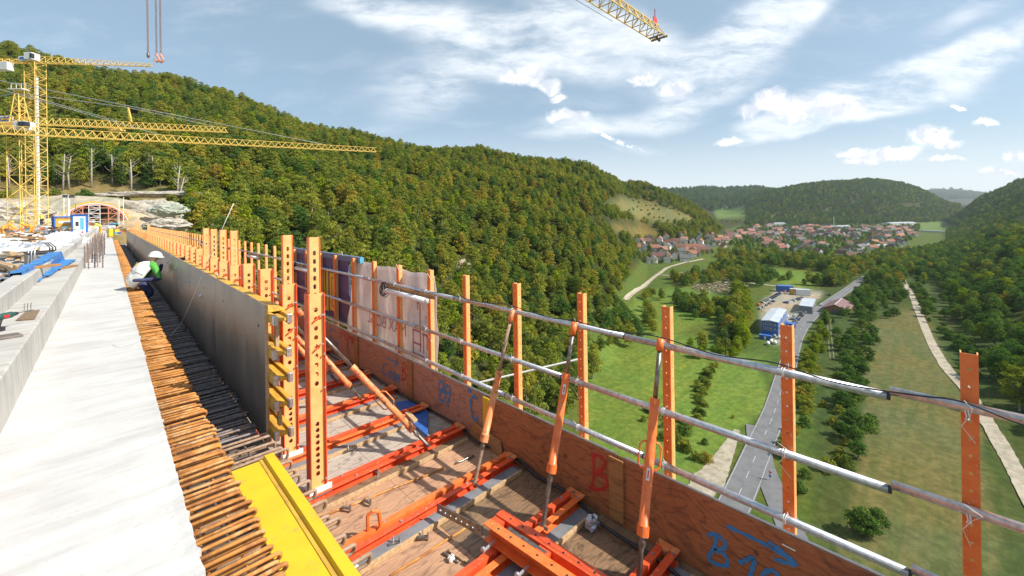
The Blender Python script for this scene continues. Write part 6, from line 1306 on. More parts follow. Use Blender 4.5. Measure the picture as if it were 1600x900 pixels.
# ------------------------------------------------------------ things on the deck
dk = lambda a, b_, z=-1.5: onz(a, b_, z)
def mound(px_, py_, lx, ly, h, rz, lab, mt_='sheet', nm='sheeted_stack', cat='stack', seed=1):
    p = dk(px_, py_); t = thing(nm, lab, cat, (p.x, p.y, -1.5), rz); n = 26; vs = []; fs = []
    for i in range(n+1):
        for j in range(n+1):
            u = i/n*2-1; v = j/n*2-1; e = max(abs(u), abs(v)); prof = 1-max(0, (e-.72)/.28)**1.3
            z = h*prof*(.82+.3*noise.noise(Vector((u*2.2+seed, v*2.2, 0))))+.10*noise.noise(Vector((u*7, v*7, seed)))+.05*abs(noise.noise(Vector((u*16, v*16, seed)))); vs.append((u*lx/2*(1+.04*noise.noise(Vector((v*5, seed, 0)))), v*ly/2, max(z, 0)))
    for i in range(n):
        for j in range(n): a = i*(n+1)+j; fs.append((a, a+n+1, a+n+2, a+1))
    mb = MB(); mb.add(vs, fs); mb.build('cover', mt_, t, smooth=False); mb = MB(); mb.box(-lx*.42, lx*.42, -ly*.42, ly*.42, .02, h*.5); mb.build('load', 'deadwood', t); return t
mound(38, 402, 1.7, 3.0, .62, .1, 'large heap under crumpled white sheeting left of the upstand', seed=2)
mound(72, 392, 1.8, 4.5, .6, 0, 'middle stack under white sheeting before the orange worker', seed=4)
mound(98, 377, 1.9, 5.5, .7, 0, 'flat stack under white sheeting in front of the orange machine', seed=6)
mound(22, 382, 2.2, 5, .7, .1, 'farther heap under white sheeting at the left edge', seed=8)
mound(128, 384, 1.0, 6, .5, 0, 'white sheeted strip beside the bar bundle', seed=9)
def bx3(px_, py_, w_, d_, h_, rz, mt_, lab, nm, cat, z=-1.5, lid=None, bev=.01):
    p = dk(px_, py_, z); t = thing(nm, lab, cat, (p.x, p.y, z), rz); mb = MB(); mb.box(-w_/2, w_/2, -d_/2, d_/2, 0, h_); mb.build('body', mt_, t, bevel=bev)
    return t
t = bx3(70, 414, .85, 1.3, .42, .15, 'grey', 'dark grey tool chest with a white label behind the blue tarpaulin', 'tool_chest', 'chest')
mb = MB(); mb.box(-.45, .45, -.68, .68, .42, .47); mb.build('lid', 'black', t, bevel=.01); mb = MB(); mb.box(-.12, .12, -.652, -.651, .2, .32); mb.build('label_plate', 'white', t); mb = MB(); mb.tube([(-.2, -.655, .38), (-.2, -.70, .36), (.2, -.70, .36), (.2, -.655, .38)], .012, 6); mb.build('handle', 'galv', t)
t = bx3(101, 402, .5, .9, .5, 0, 'white', 'white storage box right of the dark tool chest', 'storage_box', 'box'); mb = MB(); mb.box(-.27, .27, -.47, .47, .5, .54); mb.build('lid', 'white', t, bevel=.008)
for i, (a, b_, n_, mt_, lab) in enumerate(((22, 462, 5, 'deadwood', 'bundle of pale timbers at the left edge nearest the camera'), (35, 440, 6, 'steel', 'bundle of dark steel pipes beside the tool chest'), (15, 425, 5, 'deadwood', 'bundle of pale timbers farther along the left edge'), (8, 448, 5, 'galv', 'bundle of galvanised tubes at the far left edge'))):
    p = dk(a, b_); t = thing('pipe_bundle' if mt_ != 'deadwood' else 'timber_bundle', lab, 'bundle', (p.x, p.y, -1.5), .05+.1*i)
    for k in range(n_):
        mb = MB(); x = (k % 3)*.11-.11; z = .05+(k//3)*.1
        if mt_ == 'deadwood': mb.box(x, x+.095, -.2*k, 2.6, z, z+.08)
        else: mb.pipe((x, -.1*k, z+.03), (x, 2.6, z+.03), .04)
        mb.build('pipe' if mt_ != 'deadwood' else 'timber', mt_, t)
    mb = MB(); mb.box(-.3, .3, .4, .5, 0, .045); mb.box(-.3, .3, 1.8, 1.9, 0, .045); mb.build('bearer', 'batten', t)
for i in range(3):
    p = dk(44+i*5, 418); mb = MB(); mb.tube([(0, 0, 0), (0, .1, .55), (.1, .25, .75), (.3, .6, .78), (.42, .8, .6), (.45, .85, 0)], .022, 8); o = mb.build('bent_tube', 'galv', smooth=True); o.location = (p.x, p.y, -1.5); tag(o, ORD[i]+' from the left of the bent grey hoops beside the tool chest', 'tube', 'bent grey hoops')
# blue tarpaulin
vs = []; fs = []; sec = [(-1.29, -1.12), (-1.27, -.965), (-1.14, -.955), (-1.0, -.96), (-.975, -1.06), (-.95, -1.21), (-.82, -1.222), (-.70, -1.224)]; n = 44
for i in range(n+1):
    y = 11.8+6.8*i/n
    for j, (x, z) in enumerate(sec):
        w_ = noise.noise(Vector((y*1.3, j*.7, 0))); lim = .12+.88*(i/n)**.8
        vs.append((-1.14+(x+1.14)*(lim if x > -1.1 else 1)+.05*w_, y+.2*noise.noise(Vector((j*2, y, 3))), z+.07*abs(noise.noise(Vector((y*2.5, j*1.1, 5))))+.02+(.06*max(0, w_) if j in (5, 6) else 0)))
m_ = len(sec)
for i in range(n):
    for j in range(m_-1): a = i*m_+j; fs.append((a, a+1, a+m_+1, a+m_))
mb = MB(); mb.add(vs, fs); o = mb.build('tarpaulin', 'bluetarp'); md = o.modifiers.new('t', 'SOLIDIFY'); md.thickness = .004; tag(o, 'crumpled bright blue tarpaulin draped over the concrete upstand', 'tarpaulin')
for i, (a, b_, l, rz) in enumerate(((104, 419, .8, 1.2), (58, 419, .9, .9))):
    p = dk(a, b_, -.98 if i else -1.235); mb = MB(); mb.box(-l/2, l/2, -.06, .06, 0, .05); o = mb.build('timber_offcut', 'batten', bevel=.004); o.location = (p.x, p.y, (-.984 if i else -1.234)); o.rotation_euler = (0, 0, rz); tag(o, 'short timber '+('lying across the upstand left of the tarpaulin' if i else 'sticking out right of the blue tarpaulin'), 'timber')
# plywood scrap and drill on the kerb
c4 = [onz(a, b_, -1.235) for a, b_ in ((25, 502), (54, 500), (62, 486), (40, 489))]; mb = MB(); mb.prism([Vector((q.x, q.y, -1.234)) for q in c4], (0, 0, .02)); mb.build('x', 'film') if False else None
o = mb.build('plywood_scrap', 'ply_floor_d', bevel=.002); tag(o, 'small dark plywood scrap lying on the kerb', 'plywood')
mb = MB(); q = onz(38, 486, -1.235)
for k in range(3): mb.tube([(q.x+.03*k, q.y, -1.23), (q.x+.03*k, q.y, -1.15), (q.x+.03*k+.01, q.y, -1.13)], .004, 5)
o = mb.build('wire_bracket', 'steel'); tag(o, 'small bent wires standing on the kerb behind the plywood scrap', 'wire')
q = onz(10, 515, -1.235); t = thing('power_drill', 'dark green cordless drill lying on the kerb at the left edge', 'drill', (q.x, q.y, -1.235), .9)
mb = MB(); mb.tube([(-.14, 0, .16), (-.12, 0, .16), (.05, 0, .16), (.07, 0, .16)], [.03, .036, .036, .028], 14); mb.build('motor_body', 'drillg', t, smooth=True) if 'drillg' in M else None
M['drillg'] = mat('drill_green', (.03, .10, .08), .5); mb.build('motor_body', 'drillg', t, smooth=True)
mb = MB(); mb.tube([(.07, 0, .16), (.10, 0, .16), (.13, 0, .16)], [.024, .022, .010], 12); mb.build('chuck', 'black', t, smooth=True); mb = MB(); mb.tube([(.13, 0, .16), (.30, 0, .16)], .005, 6); mb.build('drill_bit', 'steel', t)
mb = MB(); mb.tube([(-.06, 0, .14), (-.09, 0, .05)], [.022, .022], 10); mb.build('grip', 'black', t, smooth=True); mb = MB(); mb.box(-.14, -.04, -.035, .035, 0, .05); mb.build('battery', 'black', t, bevel=.006); mb = MB(); mb.box(-.06, .0, -.0375, -.036, .145, .175); mb.build('side_plate', 'redp', t)
q = onz(9, 528, -1.235); mb = MB(); mb.obox((q.x, q.y, -1.222), (.10, .02, 0), (-.03, .09, 0), (0, 0, .011)); o = mb.build('plywood_scrap', 'film', bevel=.002); tag(o, 'dark plywood scrap beside the drill at the left edge', 'plywood')
# bundle of upright bars
t = thing('starter_bars', 'cluster of dark upright threaded bars standing on the slab', 'rebar', (0, 0, 0)); rr = random.Random(3)
for i in range(9):
    for j in range(5):
        x = -.56+j*.105+rr.uniform(-.02, .02); y = 20.3+i*2.3+rr.uniform(-.4, .4); h = .78+rr.uniform(-.06, .08); mb = MB()
        mb.tube([(x, y, DZ), (x+rr.uniform(-.015, .015), y, DZ+h)], .017, 6)
        for k in range(9): z = DZ+.05+k*h/9.5; mb.tube([(x, y, z), (x, y, z+.022)], .025 if k % 3 else .032, 6)
        mb.build('bar', 'rebar_d' if rr.random() < .65 else 'rebar_l', t)
# machine container, toilet, lamp mast and bits beyond the slab
p = dk(101, 366); t = thing('machine_container', 'small orange machine container in a blue frame with a white stripe', 'container', (p.x, p.y, -1.5), .12)
mb = MB(); mb.box(-.72, .72, -.8, .8, .15, 1.85); mb.build('body', 'orangem', t) if 'orangem' in M else None
M['orangem'] = mat('machine_orange', (.75, .38, .06), .5); mb.build('body', 'orangem', t)
mb = MB()
for x in (-.8, .8):
    for y in (-.85, .85): mb.box(x-.07, x+.07, y-.07, y+.07, 0, 2.0)
mb.box(-.87, .87, -.92, -.78, 1.88, 2.02); mb.box(-.87, .87, .78, .92, 1.88, 2.02); mb.build('frame', 'blue', t); mb = MB(); mb.box(-.5, .5, -.806, -.803, 1.25, 1.5); mb.build('stripe', 'white', t); mb = MB(); mb.box(-.6, .6, -.805, -.802, .16, .5); mb.build('grille', 'grey', t); mb = MB(); mb.box(-.86, .86, -.9, .9, 2.025, 2.06); mb.build('roof', 'white', t)
p = dk(124, 366); t = thing('portable_cabin', 'narrow white and blue site cabin right of the orange machine', 'cabin', (p.x, p.y, -1.5), .12)
mb = MB(); mb.box(-.62, .62, -.7, .7, 0, 2.1); mb.build('wall', 'blue', t, bevel=.02); mb = MB(); mb.box(-.5, .42, -.712, -.702, .1, 1.95); mb.build('door', 'white', t); mb = MB(); mb.box(.0, .3, -.72, -.713, .5, 1.8); mb.build('door_panel', 'cyan', t); mb = MB(); mb.box(-.35, -.1, -.72, -.713, .9, 1.4); mb.build('notice', 'black', t); mb = MB(); mb.box(-.68, .68, -.76, .76, 2.1, 2.18); mb.build('roof', 'blue', t)
p = dk(108, 362); t = thing('lamp_mast', 'white pole with dark floodlights left of the tunnel', 'lamp mast', (p.x, p.y, -1.5)); mb = MB(); mb.tube([(0, 0, 0), (0, 0, 4.9)], .13, 8); mb.build('pole', 'white', t)
for s_ in (-1, 1): mb = MB(); mb.obox((s_*.32, -.05, 4.9), (.25, .1, 0), (0, .12, 0), (0, 0, .2)); mb.build('floodlight', 'black', t, bevel=.02)
mb = MB(); mb.bar((-.6, 0, 4.75), (.6, 0, 4.75), .07); mb.build('crossbar', 'steel', t)
p = dk(129, 372); t = thing('traffic_cone', 'small red cone at the end of the white sheeting', 'cone', (p.x, p.y, -1.5)); mb = MB(); mb.tube([(0, 0, .03), (0, 0, .6)], [.17, .04], 12); mb.build('cone', 'redp', t, smooth=True); mb = MB(); mb.box(-.22, .22, -.22, .22, 0, .03); mb.build('base', 'black', t); mb = MB(); mb.tube([(0, 0, .3), (0, 0, .4)], [.113, .094], 12); mb.build('band', 'white', t)
for i, (a, b_, w_, d_, h_, mt_, lab, nm) in enumerate(((16, 352, 1.9, 1.2, .7, 'blue', 'blue steel rack far left behind the orange worker', 'steel_rack'), (20, 362, 2.4, 1.0, .35, 'orange', 'long low orange crate at the foot of the crane', 'low_crate'),
     (145, 362, 1.3, 1.6, .7, 'sheet', 'pale material heap left of the bending worker', 'material_crate'), (172, 371, .28, .5, .75, 'yellow', 'small yellow shutter piece at the slab end', 'shutter_piece'), (181, 366, .4, .6, .5, 'yellow', 'second small yellow shutter piece nearer the wall', 'shutter_piece'),
     (78, 366, 1.0, 1.5, .8, 'sheet', 'white crate beside the worker behind the sheeting', 'material_crate'), (135, 374, .7, 1.4, .35, 'deadwood', 'low timber crate beyond the bar cluster', 'timber_crate'), (192, 361, 1.6, 3.0, .4, 'deadwood', 'pale timber staging at the far end of the trench', 'timber_staging'), (166, 358, 1.3, 2.0, .6, 'sheet', 'white bundle on the deck before the tunnel', 'material_bundle'), (58, 362, .9, 1.4, .55, 'sheet', 'white sack beside the bending orange worker', 'material_sack'), (206, 350, 2.4, 2.5, .8, 'orange', 'orange barrier crate at the far platform end', 'barrier_crate'), (180, 351, 2.2, 2.5, .5, 'cyan', 'teal pallet far ahead beside the tunnel', 'pallet_stack'))):
    p = dk(a, b_); t = thing(nm, lab, nm.split('_')[1], (p.x, p.y, -1.5), .1*i); mb = MB()
    if nm == 'steel_rack':
        for x in (-1, 1):
            for y in (-1, 1): mb.box(x*w_/2-.05, x*w_/2+.05, y*d_/2-.05, y*d_/2+.05, 0, h_)
        mb.box(-w_/2, w_/2, -d_/2, d_/2, h_-.15, h_); mb.build('frame', mt_, t); mb = MB(); mb.box(-w_/2+.1, w_/2-.1, -d_/2-.02, d_/2, .1, .4); mb.build('load', 'white', t)
    else:
        mb.box(-w_/2, w_/2, -d_/2, d_/2, .08, h_); mb.build('body', mt_, t, bevel=.03); mb = MB()
        for x in (-.4, 0, .4): mb.box(w_*x-.05, w_*x+.05, -d_/2, d_/2, 0, .08)
        mb.build('skid', 'batten', t)
rr = random.Random(12)
for i in range(120):     # loose short timbers, tubes and bags between the big things
    a = rr.choice([rr.uniform(0, 95), rr.uniform(55, 200)]); b_ = rr.uniform(352, 372) if a > 60 else rr.uniform(356, 415); p = dk(a, b_)
    if p.x > -1.3 and p.y < 52: continue
    if p.x < -7: continue
    mt_ = rr.choice(['deadwood', 'galv', 'sheet', 'orange', 'steel', 'white', 'cyan', 'black', 'grey', 'deadwood', 'batten', 'steel']); t = thing('building_material', mt_.replace('deadwood', 'pale timber').replace('batten', 'brown timber').replace('galv', 'galvanised').replace('sheet', 'white wrapped')+' building material piece on the cluttered left deck', 'material', (p.x, p.y, -1.5), rr.uniform(-.5, .5), 'loose building material on the left deck')
    for k in range(rr.randint(2, 5)): mb = MB(); x = rr.uniform(-.5, .5); z = .04+.07*k+(.6 if b_ < 400 and p.x < -1.8 else .1); l = rr.uniform(.5, 1.6); mb.obox((x*.4, rr.uniform(-.3, .3), z), (.06, rr.uniform(-.02, .02), 0), (rr.uniform(-.2, .2), l/2, 0), (0, 0, .033)); mb.build('piece', mt_, t)
# dry and pale trees along the cut
for i, (a, b_, s, hgt) in enumerate(((98, 290, 205, 24), (108, 288, 206, 22), (143, 286, 208, 26), (205, 292, 203, 22), (277, 292, 200, 20), (64, 288, 206, 18), (15, 290, 206, 22), (176, 285, 212, 20), (283, 300, 190, 16), (240, 286, 210, 20))):
    p = ons(a, b_, s); zz_ = hz1(p.x, p.y); t = thing('bare_tree', 'tall pale trunk at the wood edge, %s in the row above the rock cut' % ORD[i], 'tree', (p.x, p.y, zz_-1), i*.7, 'pale trunks at the wood edge'); rr = random.Random(i)
    mb = MB(); mb.tube([(0, 0, 0), (rr.uniform(-.5, .5), 0, hgt*.4), (rr.uniform(-1.5, 1.5), 0, hgt*.8)], [.42, .34, .15], 7); mb.build('trunk', 'barkp', t, smooth=True); mb = MB()
    for k in range(9): z = hgt*(.35+.05*k); g = rr.random()*6.3; q = Vector((rr.uniform(-.4, .4), 0, z)); mb.tube([q, q+Vector((math.cos(g)*2, math.sin(g)*2, 1.4)), q+Vector((math.cos(g)*3.2, math.sin(g)*3.2, 3.0))], [.12, .07, .03], 5)
    mb.build('limbs', 'barkp', t)
for i in range(26):
    rr = random.Random(i+50); a = rr.uniform(-10, 290); s = rr.choice([186, 176, 198]); b_ = 308; p = ons(a, b_, s); z = hz1(p.x, p.y)
    k = rr.choice(['bush', 'bushd']); v = rr.randrange(3); o = bpy.data.objects.new('bush', None); C.objects.link(o); o.location = (p.x, p.y, z-.3); o.scale = (rr.uniform(.4, 1.0),)*3; tag(o, 'low scrub bush on the terraces above the rock cut', 'bush', 'scrub bushes on the terraces')
    for n_, me in (('crown', TREES[k][v][0]), ('stem', TREES[k][v][1])): c_ = bpy.data.objects.new(n_, me); C.objects.link(c_); c_.parent = o
# ------------------------------------------------------------ village
M['wallw'] = mat('white_render', (.80, .78, .75), .85, col2=(.60, .57, .52), sc_=.3); M['wallc'] = mat('cream_render', (.60, .52, .40), .85, col2=(.54, .46, .36), sc_=.3)
M['roof_r'] = mat('red_tiles', (.36, .15, .10), .85, col2=(.30, .14, .10), sc_=.6); M['roof_o'] = mat('orange_tiles', (.46, .22, .13), .85, col2=(.38, .18, .11), sc_=.6); M['roof_b'] = mat('brown_tiles', (.20, .10, .075), .85, col2=(.15, .08, .065), sc_=.6); M['roof_g'] = mat('grey_roof', (.16, .155, .16), .8, col2=(.12, .12, .12), sc_=.6)
M['roof_p'] = mat('pale_roof', (.45, .50, .55), .6, col2=(.38, .42, .47), sc_=.2); M['win'] = mat('window_glass', (.05, .06, .08), .15)
def house_meshes(w_, d_, h_, rh, wall, roof):
    a = MB(); a.prism([(-w_/2, -d_/2, -3), (w_/2, -d_/2, -3), (w_/2, -d_/2, h_), (0, -d_/2, h_+rh), (-w_/2, -d_/2, h_)], (0, d_, 0)); me_w = a.mesh('wall', wall)
    b_ = MB(); ov = .7; sl = rh/(w_/2)
    for s_ in (-1, 1): b_.prism([(0, -d_/2-ov, h_+rh+.05), (s_*(w_/2+ov), -d_/2-ov, h_-ov*sl+.05), (s_*(w_/2+ov), -d_/2-ov, h_-ov*sl+.3), (0, -d_/2-ov, h_+rh+.35)], (0, d_+2*ov, 0))
    me_r = b_.mesh('roof', roof); c_ = MB(); c_.box(w_*.12, w_*.12+.8, -.4, .4, h_+rh*.5, h_+rh+1.0); me_c = c_.mesh('chimney', 'grey')
    wn = MB(); wn.box(-.6, .6, -.03, .03, -.7, .7); me_n = wn.mesh('window', 'win'); return me_w, me_r, me_c, me_n
HT = []
for i, (w_, d_, h_, rh, wl, rf) in enumerate([(10, 13, 5.6, 4.4, 'wallw', 'roof_r'), (9, 12, 5.2, 4.2, 'wallw', 'roof_o'), (11, 15, 6, 4.8, 'wallc', 'roof_b'), (10, 12, 5.5, 4.0, 'wallw', 'roof_g'), (12, 18, 6.5, 5.2, 'wallw', 'roof_r'), (9, 11, 5, 4.4, 'wallc', 'roof_o'), (10, 14, 5.6, 4.6, 'wallw', 'roof_b')]): HT.append((w_, d_, h_, rh, wl, rf)+house_meshes(w_, d_, h_, rh, wl, rf))
COLN = {'roof_r': 'red', 'roof_o': 'orange', 'roof_b': 'brown', 'roof_g': 'grey'}
def mk(nm, me, par, loc=(0, 0, 0), rz=0):
    o = bpy.data.objects.new(nm, me); C.objects.link(o); o.parent = par; o.location = loc; o.rotation_euler = (0, 0, rz); return o
def house(x, y, z, rz, k, sc_, lab, grp, wins):
    w_, d_, h_, rh, wl, rf, mw, mr, mc, mn = HT[k]; o = bpy.data.objects.new('house', None); C.objects.link(o); o.location = (x, y, z); o.rotation_euler = (0, 0, rz); o.scale = (sc_,)*3; tag(o, lab, 'house', grp)
    mk('wall', mw, o); r_ = mk('roof', mr, o); mk('chimney', mc, r_)
    if wins:
        for fx_ in (-.28, 0, .28):
            for fz_ in (1.6, 4.2): mk('window', mn, o, (w_*fx_, -d_/2-.02, fz_)); 
            mk('window', mn, o, (-w_/2-.02, d_*fx_, 3.4), math.pi/2)
hs = []; rh_ = np.random.default_rng(21)
def town(poly, smin, smax, n, ang, pxr, spc):
    xs = 0; tries = 0; a0, a1 = math.atan((pxr[0]-800)/655), math.atan((pxr[1]-800)/655)
    while xs < n and tries < 60000:
        tries += 1; a = a0+(a1-a0)*rh_.random(); r = smin+(smax-smin)*rh_.random()**1.15; d = FW*math.cos(a)+RT*math.sin(a); x, y = d.x*r, d.y*r; z = hz1(x, y); p = projn(x, y, z)
        if not inpoly(np.array([p[0]]), np.array([p[1]]), poly)[0]: continue
        if any((x-q[0])**2+(y-q[1])**2 < (spc*(1+.25*(p[2] > 1300)))**2 for q in hs): continue
        hs.append((x, y, z, ang+rh_.choice([0, math.pi/2])+rh_.normal()*.15, int(rh_.choice(7, p=[.14, .10, .2, .24, .08, .06, .18])), p[2], p)); xs += 1
town([(990, 375), (1060, 369), (1108, 366), (1122, 378), (1105, 400), (1060, 412), (1040, 418), (1010, 412), (990, 392)], 560, 1150, 58, .5, (980, 1130), 16)
town([(1125, 372), (1150, 366), (1200, 347), (1215, 352), (1170, 372), (1140, 388), (1120, 392)], 700, 3000, 34, .9, (1110, 1230), 22)
town([(1180, 362), (1250, 356), (1330, 352), (1400, 352), (1430, 362), (1425, 378), (1395, 392), (1350, 402), (1320, 408), (1290, 400), (1245, 398), (1195, 386), (1170, 376)], 640, 2400, 198, .7, (1150, 1450), 18)
hs.sort(key=lambda q: q[5])
for i, (x, y, z, rz, k, s, p) in enumerate(hs):
    where = 'on the hillside left of the village' if p[0] < 1130 else ('in the narrow upper part of the village' if p[0] < 1200 and p[1] < 372 else ('in the front of the village' if s < 1000 else ('in the middle of the village' if s < 1500 else 'in the far back of the village')))
    house(x, y, z, rz, k, 1.08 if s < 1200 else 1.35, '%s house with %s roof %s' % ('white' if HT[k][4] == 'wallw' else 'cream', COLN[HT[k][5]], where), 'village houses', i < 45, )
def hall(px_, py_, w_, d_, h_, rz, wall, roof, lab):
    q = gpt(px_, py_); t = thing('hall', lab, 'hall', (q.x, q.y, q.z), rz); mb = MB(); mb.box(-w_/2, w_/2, -d_/2, d_/2, -3, h_); mb.build('wall', wall, t); mb = MB(); mb.prism([(-w_/2-.6, -d_/2-.6, h_), (w_/2+.6, -d_/2-.6, h_), (0, -d_/2-.6, h_+w_*.10)], (0, d_+1.2, 0)); mb.build('roof', roof, t)
    for k in range(4): mb = MB(); mb.box(-w_/2+w_*(k+.2)/4, -w_/2+w_*(k+.8)/4, -d_/2-.12, -d_/2-.02, 1, 3); mb.build('window', 'win', t)
hall(1235, 402, 22, 40, 6, .9, 'wallw', 'roof_p', 'low white hall with pale flat roof in front of the village'); hall(1310, 357, 34, 80, 9, .9, 'wallw', 'roof_p', 'long pale hall below the tall mast'); hall(1405, 352, 45, 150, 10, 1.0, 'wallw', 'roof_p', 'long white factory hall at the far right of the village'); hall(1215, 352, 40, 60, 9, .8, 'wallw', 'roof_p', 'white hall at the back left of the village'); hall(1375, 388, 24, 38, 6, 1.1, 'wallc', 'roof_p', 'cream flat-roofed hall at the right front of the village')
a = gpt(1303, 356); t = thing('radio_mast', 'slim pale mast rising from the village centre', 'mast', (a.x, a.y, a.z)); mb = MB(); mb.tube([(0, 0, 0), (0, 0, 50)], [1.4, .6], 8); mb.build('pole', 'white', t); mb = MB(); mb.tube([(0, 0, 46), (0, 0, 49)], 1.6, 8); mb.build('antenna', 'white', t)
a = gpt(1440, 362); b_ = gpt(1482, 364); mb = MB(); d = (b_-a).normalized(); mb.bar(a+Vector((0, 0, 3)), b_+Vector((0, 0, 3)), 12, 4); mb.build('x', 'roof_p') if False else None; o = mb.build('greenhouse', 'roof_p'); tag(o, 'long white greenhouse beyond the village on the right', 'greenhouse')
# ------------------------------------------------------------ container yard beside the road
i0 = min(range(len(rp)), key=lambda i: (rp[i]-gpt(1243, 530)).length); rd = (rp[i0+8]-rp[i0-8]); rd.z = 0; rd.normalize(); yaw_r = math.atan2(rd.y, rd.x)-math.pi/2
def yard(px_, py_): q = gpt(px_, py_); return q
q = yard(1203, 524); off = rd*23
t = thing('office_building', 'three-storey blue container office with yellow lettering and pale roof', 'building', (q.x+off.x, q.y+off.y, q.z), yaw_r)
W_, D_, H_ = 9.5, 46, 9.2
for k in range(3): mb = MB(); mb.box(-W_/2, W_/2, -D_/2, D_/2, k*3.0+.05, k*3.0+2.95); mb.build('storey', 'blue', t); mb = MB(); mb.box(-W_/2+.05, W_/2-.05, -D_/2+.05, D_/2-.05, k*3.0+2.95, k*3.0+3.05); mb.build('floor_band', 'white', t)
mb = MB(); mb.prism([(-W_/2-.4, -D_/2-.4, H_), (W_/2+.4, -D_/2-.4, H_), (0, -D_/2-.4, H_+.8)], (0, D_+.8, 0)); mb.build('roof', 'roof_p', t)
for k in range(3):
    for j in range(12): mb = MB(); mb.box(W_/2+.02, W_/2+.08, -D_/2+1.2+j*3.6, -D_/2+3.2+j*3.6, k*3+1.0, k*3+2.3); mb.build('window', 'win' if (j+k) % 4 else 'white', t)
mb = MB(); mb.box(W_/2+.1, W_/2+1.6, -D_/2, D_/2, 2.98, 3.1); mb.box(W_/2+.1, W_/2+1.6, -D_/2, D_/2, 5.98, 6.1); mb.build('walkway', 'galv', t); mb = MB()
for j in range(8): mb.bar((W_/2+1.6, -D_/2+j*4.8, 0), (W_/2+1.6, -D_/2+j*4.8, 9), .15)
mb.build('walkway_posts', 'galv', t)
for zz_ in (4.0, 7.0):
    for j, chh in enumerate('DOKA'):
        tx = text(chh, 2.6, 'yellow', (-3.1+2.05*j, -D_/2-.06, zz_-.6), (R_(90), 0, 0), 'letter', t, ext=.03)
def cont(px_, py_, w_, d_, h_, mt_, lab, levels=1, rz=0, up=0):
    q = yard(px_, py_); t = thing('site_container', lab, 'container', (q.x, q.y, q.z+up), yaw_r+rz)
    for k in range(levels): mb = MB(); mb.box(-w_/2, w_/2, -d_/2, d_/2, k*h_+.05, (k+1)*h_); mb.build('box', mt_, t)
    mb = MB(); mb.box(-w_/2-.1, w_/2+.1, -d_/2-.1, d_/2+.1, levels*h_, levels*h_+.2); mb.build('roof', 'roof_p' if mt_ != 'blue' else 'blue', t)
    for j in range(max(2, int(d_/4))): mb = MB(); mb.box(w_/2+.02, w_/2+.06, -d_/2+1+j*3.6, -d_/2+2.8+j*3.6, 1.0, 2.2); mb.build('window', 'win', t)
    mb = MB(); mb.box(-.6, .6, -d_/2-.06, -d_/2-.02, .1, 2.2); mb.build('door', 'white', t)
cont(1262, 484, 9, 38, 3.0, 'grey', 'long grey two-storey container office beside the road', 2); cont(1226, 456, 14, 8, 3.0, 'blue', 'bright blue two-storey container at the back of the yard', 2, .3); cont(1240, 460, 6, 6, 2.7, 'orangem', 'orange container block at the back of the yard', 2, .3); cont(1254, 461, 12, 7, 2.7, 'white', 'white container block next to the orange one', 2, .3); cont(1233, 512, 8, 6, 3, 'blue', 'small blue container near the road by the office', 1); cont(1196, 530, 7, 3, 2.6, 'blue', 'low blue container at the foot of the office', 1)
# barn
q = yard(1310, 488); t = thing('barn', 'long barn with brown-purple roof across the road', 'barn', (q.x+rd.x*8, q.y+rd.y*8, q.z), yaw_r-.12); t.scale = (1.1, 1.1, 1.1); mb = MB(); mb.prism([(-7, -15, -2), (7, -15, -2), (7, -15, 3.6), (0, -15, 6.6), (-7, -15, 3.6)], (0, 30, 0)); mb.build('wall', 'batten', t)
M['roofpu'] = mat('brown_purple_roof', (.20, .11, .11), .8, col2=(.16, .09, .09), sc_=.3); mb = MB()
for s_ in (-1, 1): mb.prism([(0, -16, 6.7), (s_*8, -16, 3.25), (s_*8, -16, 3.5), (0, -16, 6.95)], (0, 32, 0))
mb.build('roof', 'roofpu', t); mb = MB(); mb.box(-.15, .15, -16, 16, 6.93, 7.1); mb.build('ridge_cap', 'white', t); mb = MB(); mb.box(-2, 2, -15.08, -15.02, 0, 3.2); mb.build('door', 'roof_g', t)
q = yard(1336, 462); 
# cars
M['carw'] = mat('car_white', (.75, .75, .75), .25); M['carb'] = mat('car_black', (.03, .03, .035), .2); M['carr'] = mat('car_red', (.5, .03, .03), .25); M['cars'] = mat('car_silver', (.45, .46, .48), .3, .5); M['carbl'] = mat('car_blue', (.03, .07, .22), .25)
def car_meshes(c_):
    b_ = MB(); b_.prism([(-.88, -2.2, .3), (-.88, 2.2, .3), (-.88, 2.2, .75), (-.88, 1.3, .95), (-.88, -1.9, .98), (-.88, -2.2, .8)], (1.76, 0, 0)); bd_ = b_.mesh('body', c_)
    g = MB(); vs = [(-.82, -1.85, .98), (.82, -1.85, .98), (.82, 1.25, .97), (-.82, 1.25, .97), (-.62, -1.35, 1.42), (.62, -1.35, 1.42), (.62, .45, 1.44), (-.62, .45, 1.44)]; g.add(vs, [(0, 1, 5, 4), (1, 2, 6, 5), (2, 3, 7, 6), (3, 0, 4, 7)]); gl = g.mesh('windows', 'win')
    r_ = MB(); r_.box(-.63, .63, -1.36, .46, 1.421, 1.47); rf = r_.mesh('roof', c_); w_ = MB(); w_.tube([(-.12, 0, 0), (.12, 0, 0)], .33, 14); wh = w_.mesh('wheel', 'rubber'); return bd_, gl, rf, wh
CM = {k: car_meshes(k) for k in ('carw', 'carb', 'carr', 'cars', 'carbl')}; CN = {'carw': 'white', 'carb': 'black', 'carr': 'red', 'cars': 'silver', 'carbl': 'dark blue'}
def car(p, rz, k, lab):
    o = bpy.data.objects.new('parked_car', None); C.objects.link(o); o.location = p; o.rotation_euler = (0, 0, rz); o.scale = (1.1,)*3; tag(o, lab, 'car', 'cars at the container yard'); b_, g, r_, w_ = CM[k]; mk('body', b_, o); mk('windows', g, o); mk('roof', r_, o)
    for x in (-.8, .8):
        for y in (-1.35, 1.35): mk('wheel', w_, o, (x, y, .33))
rr = random.Random(5); cps = []
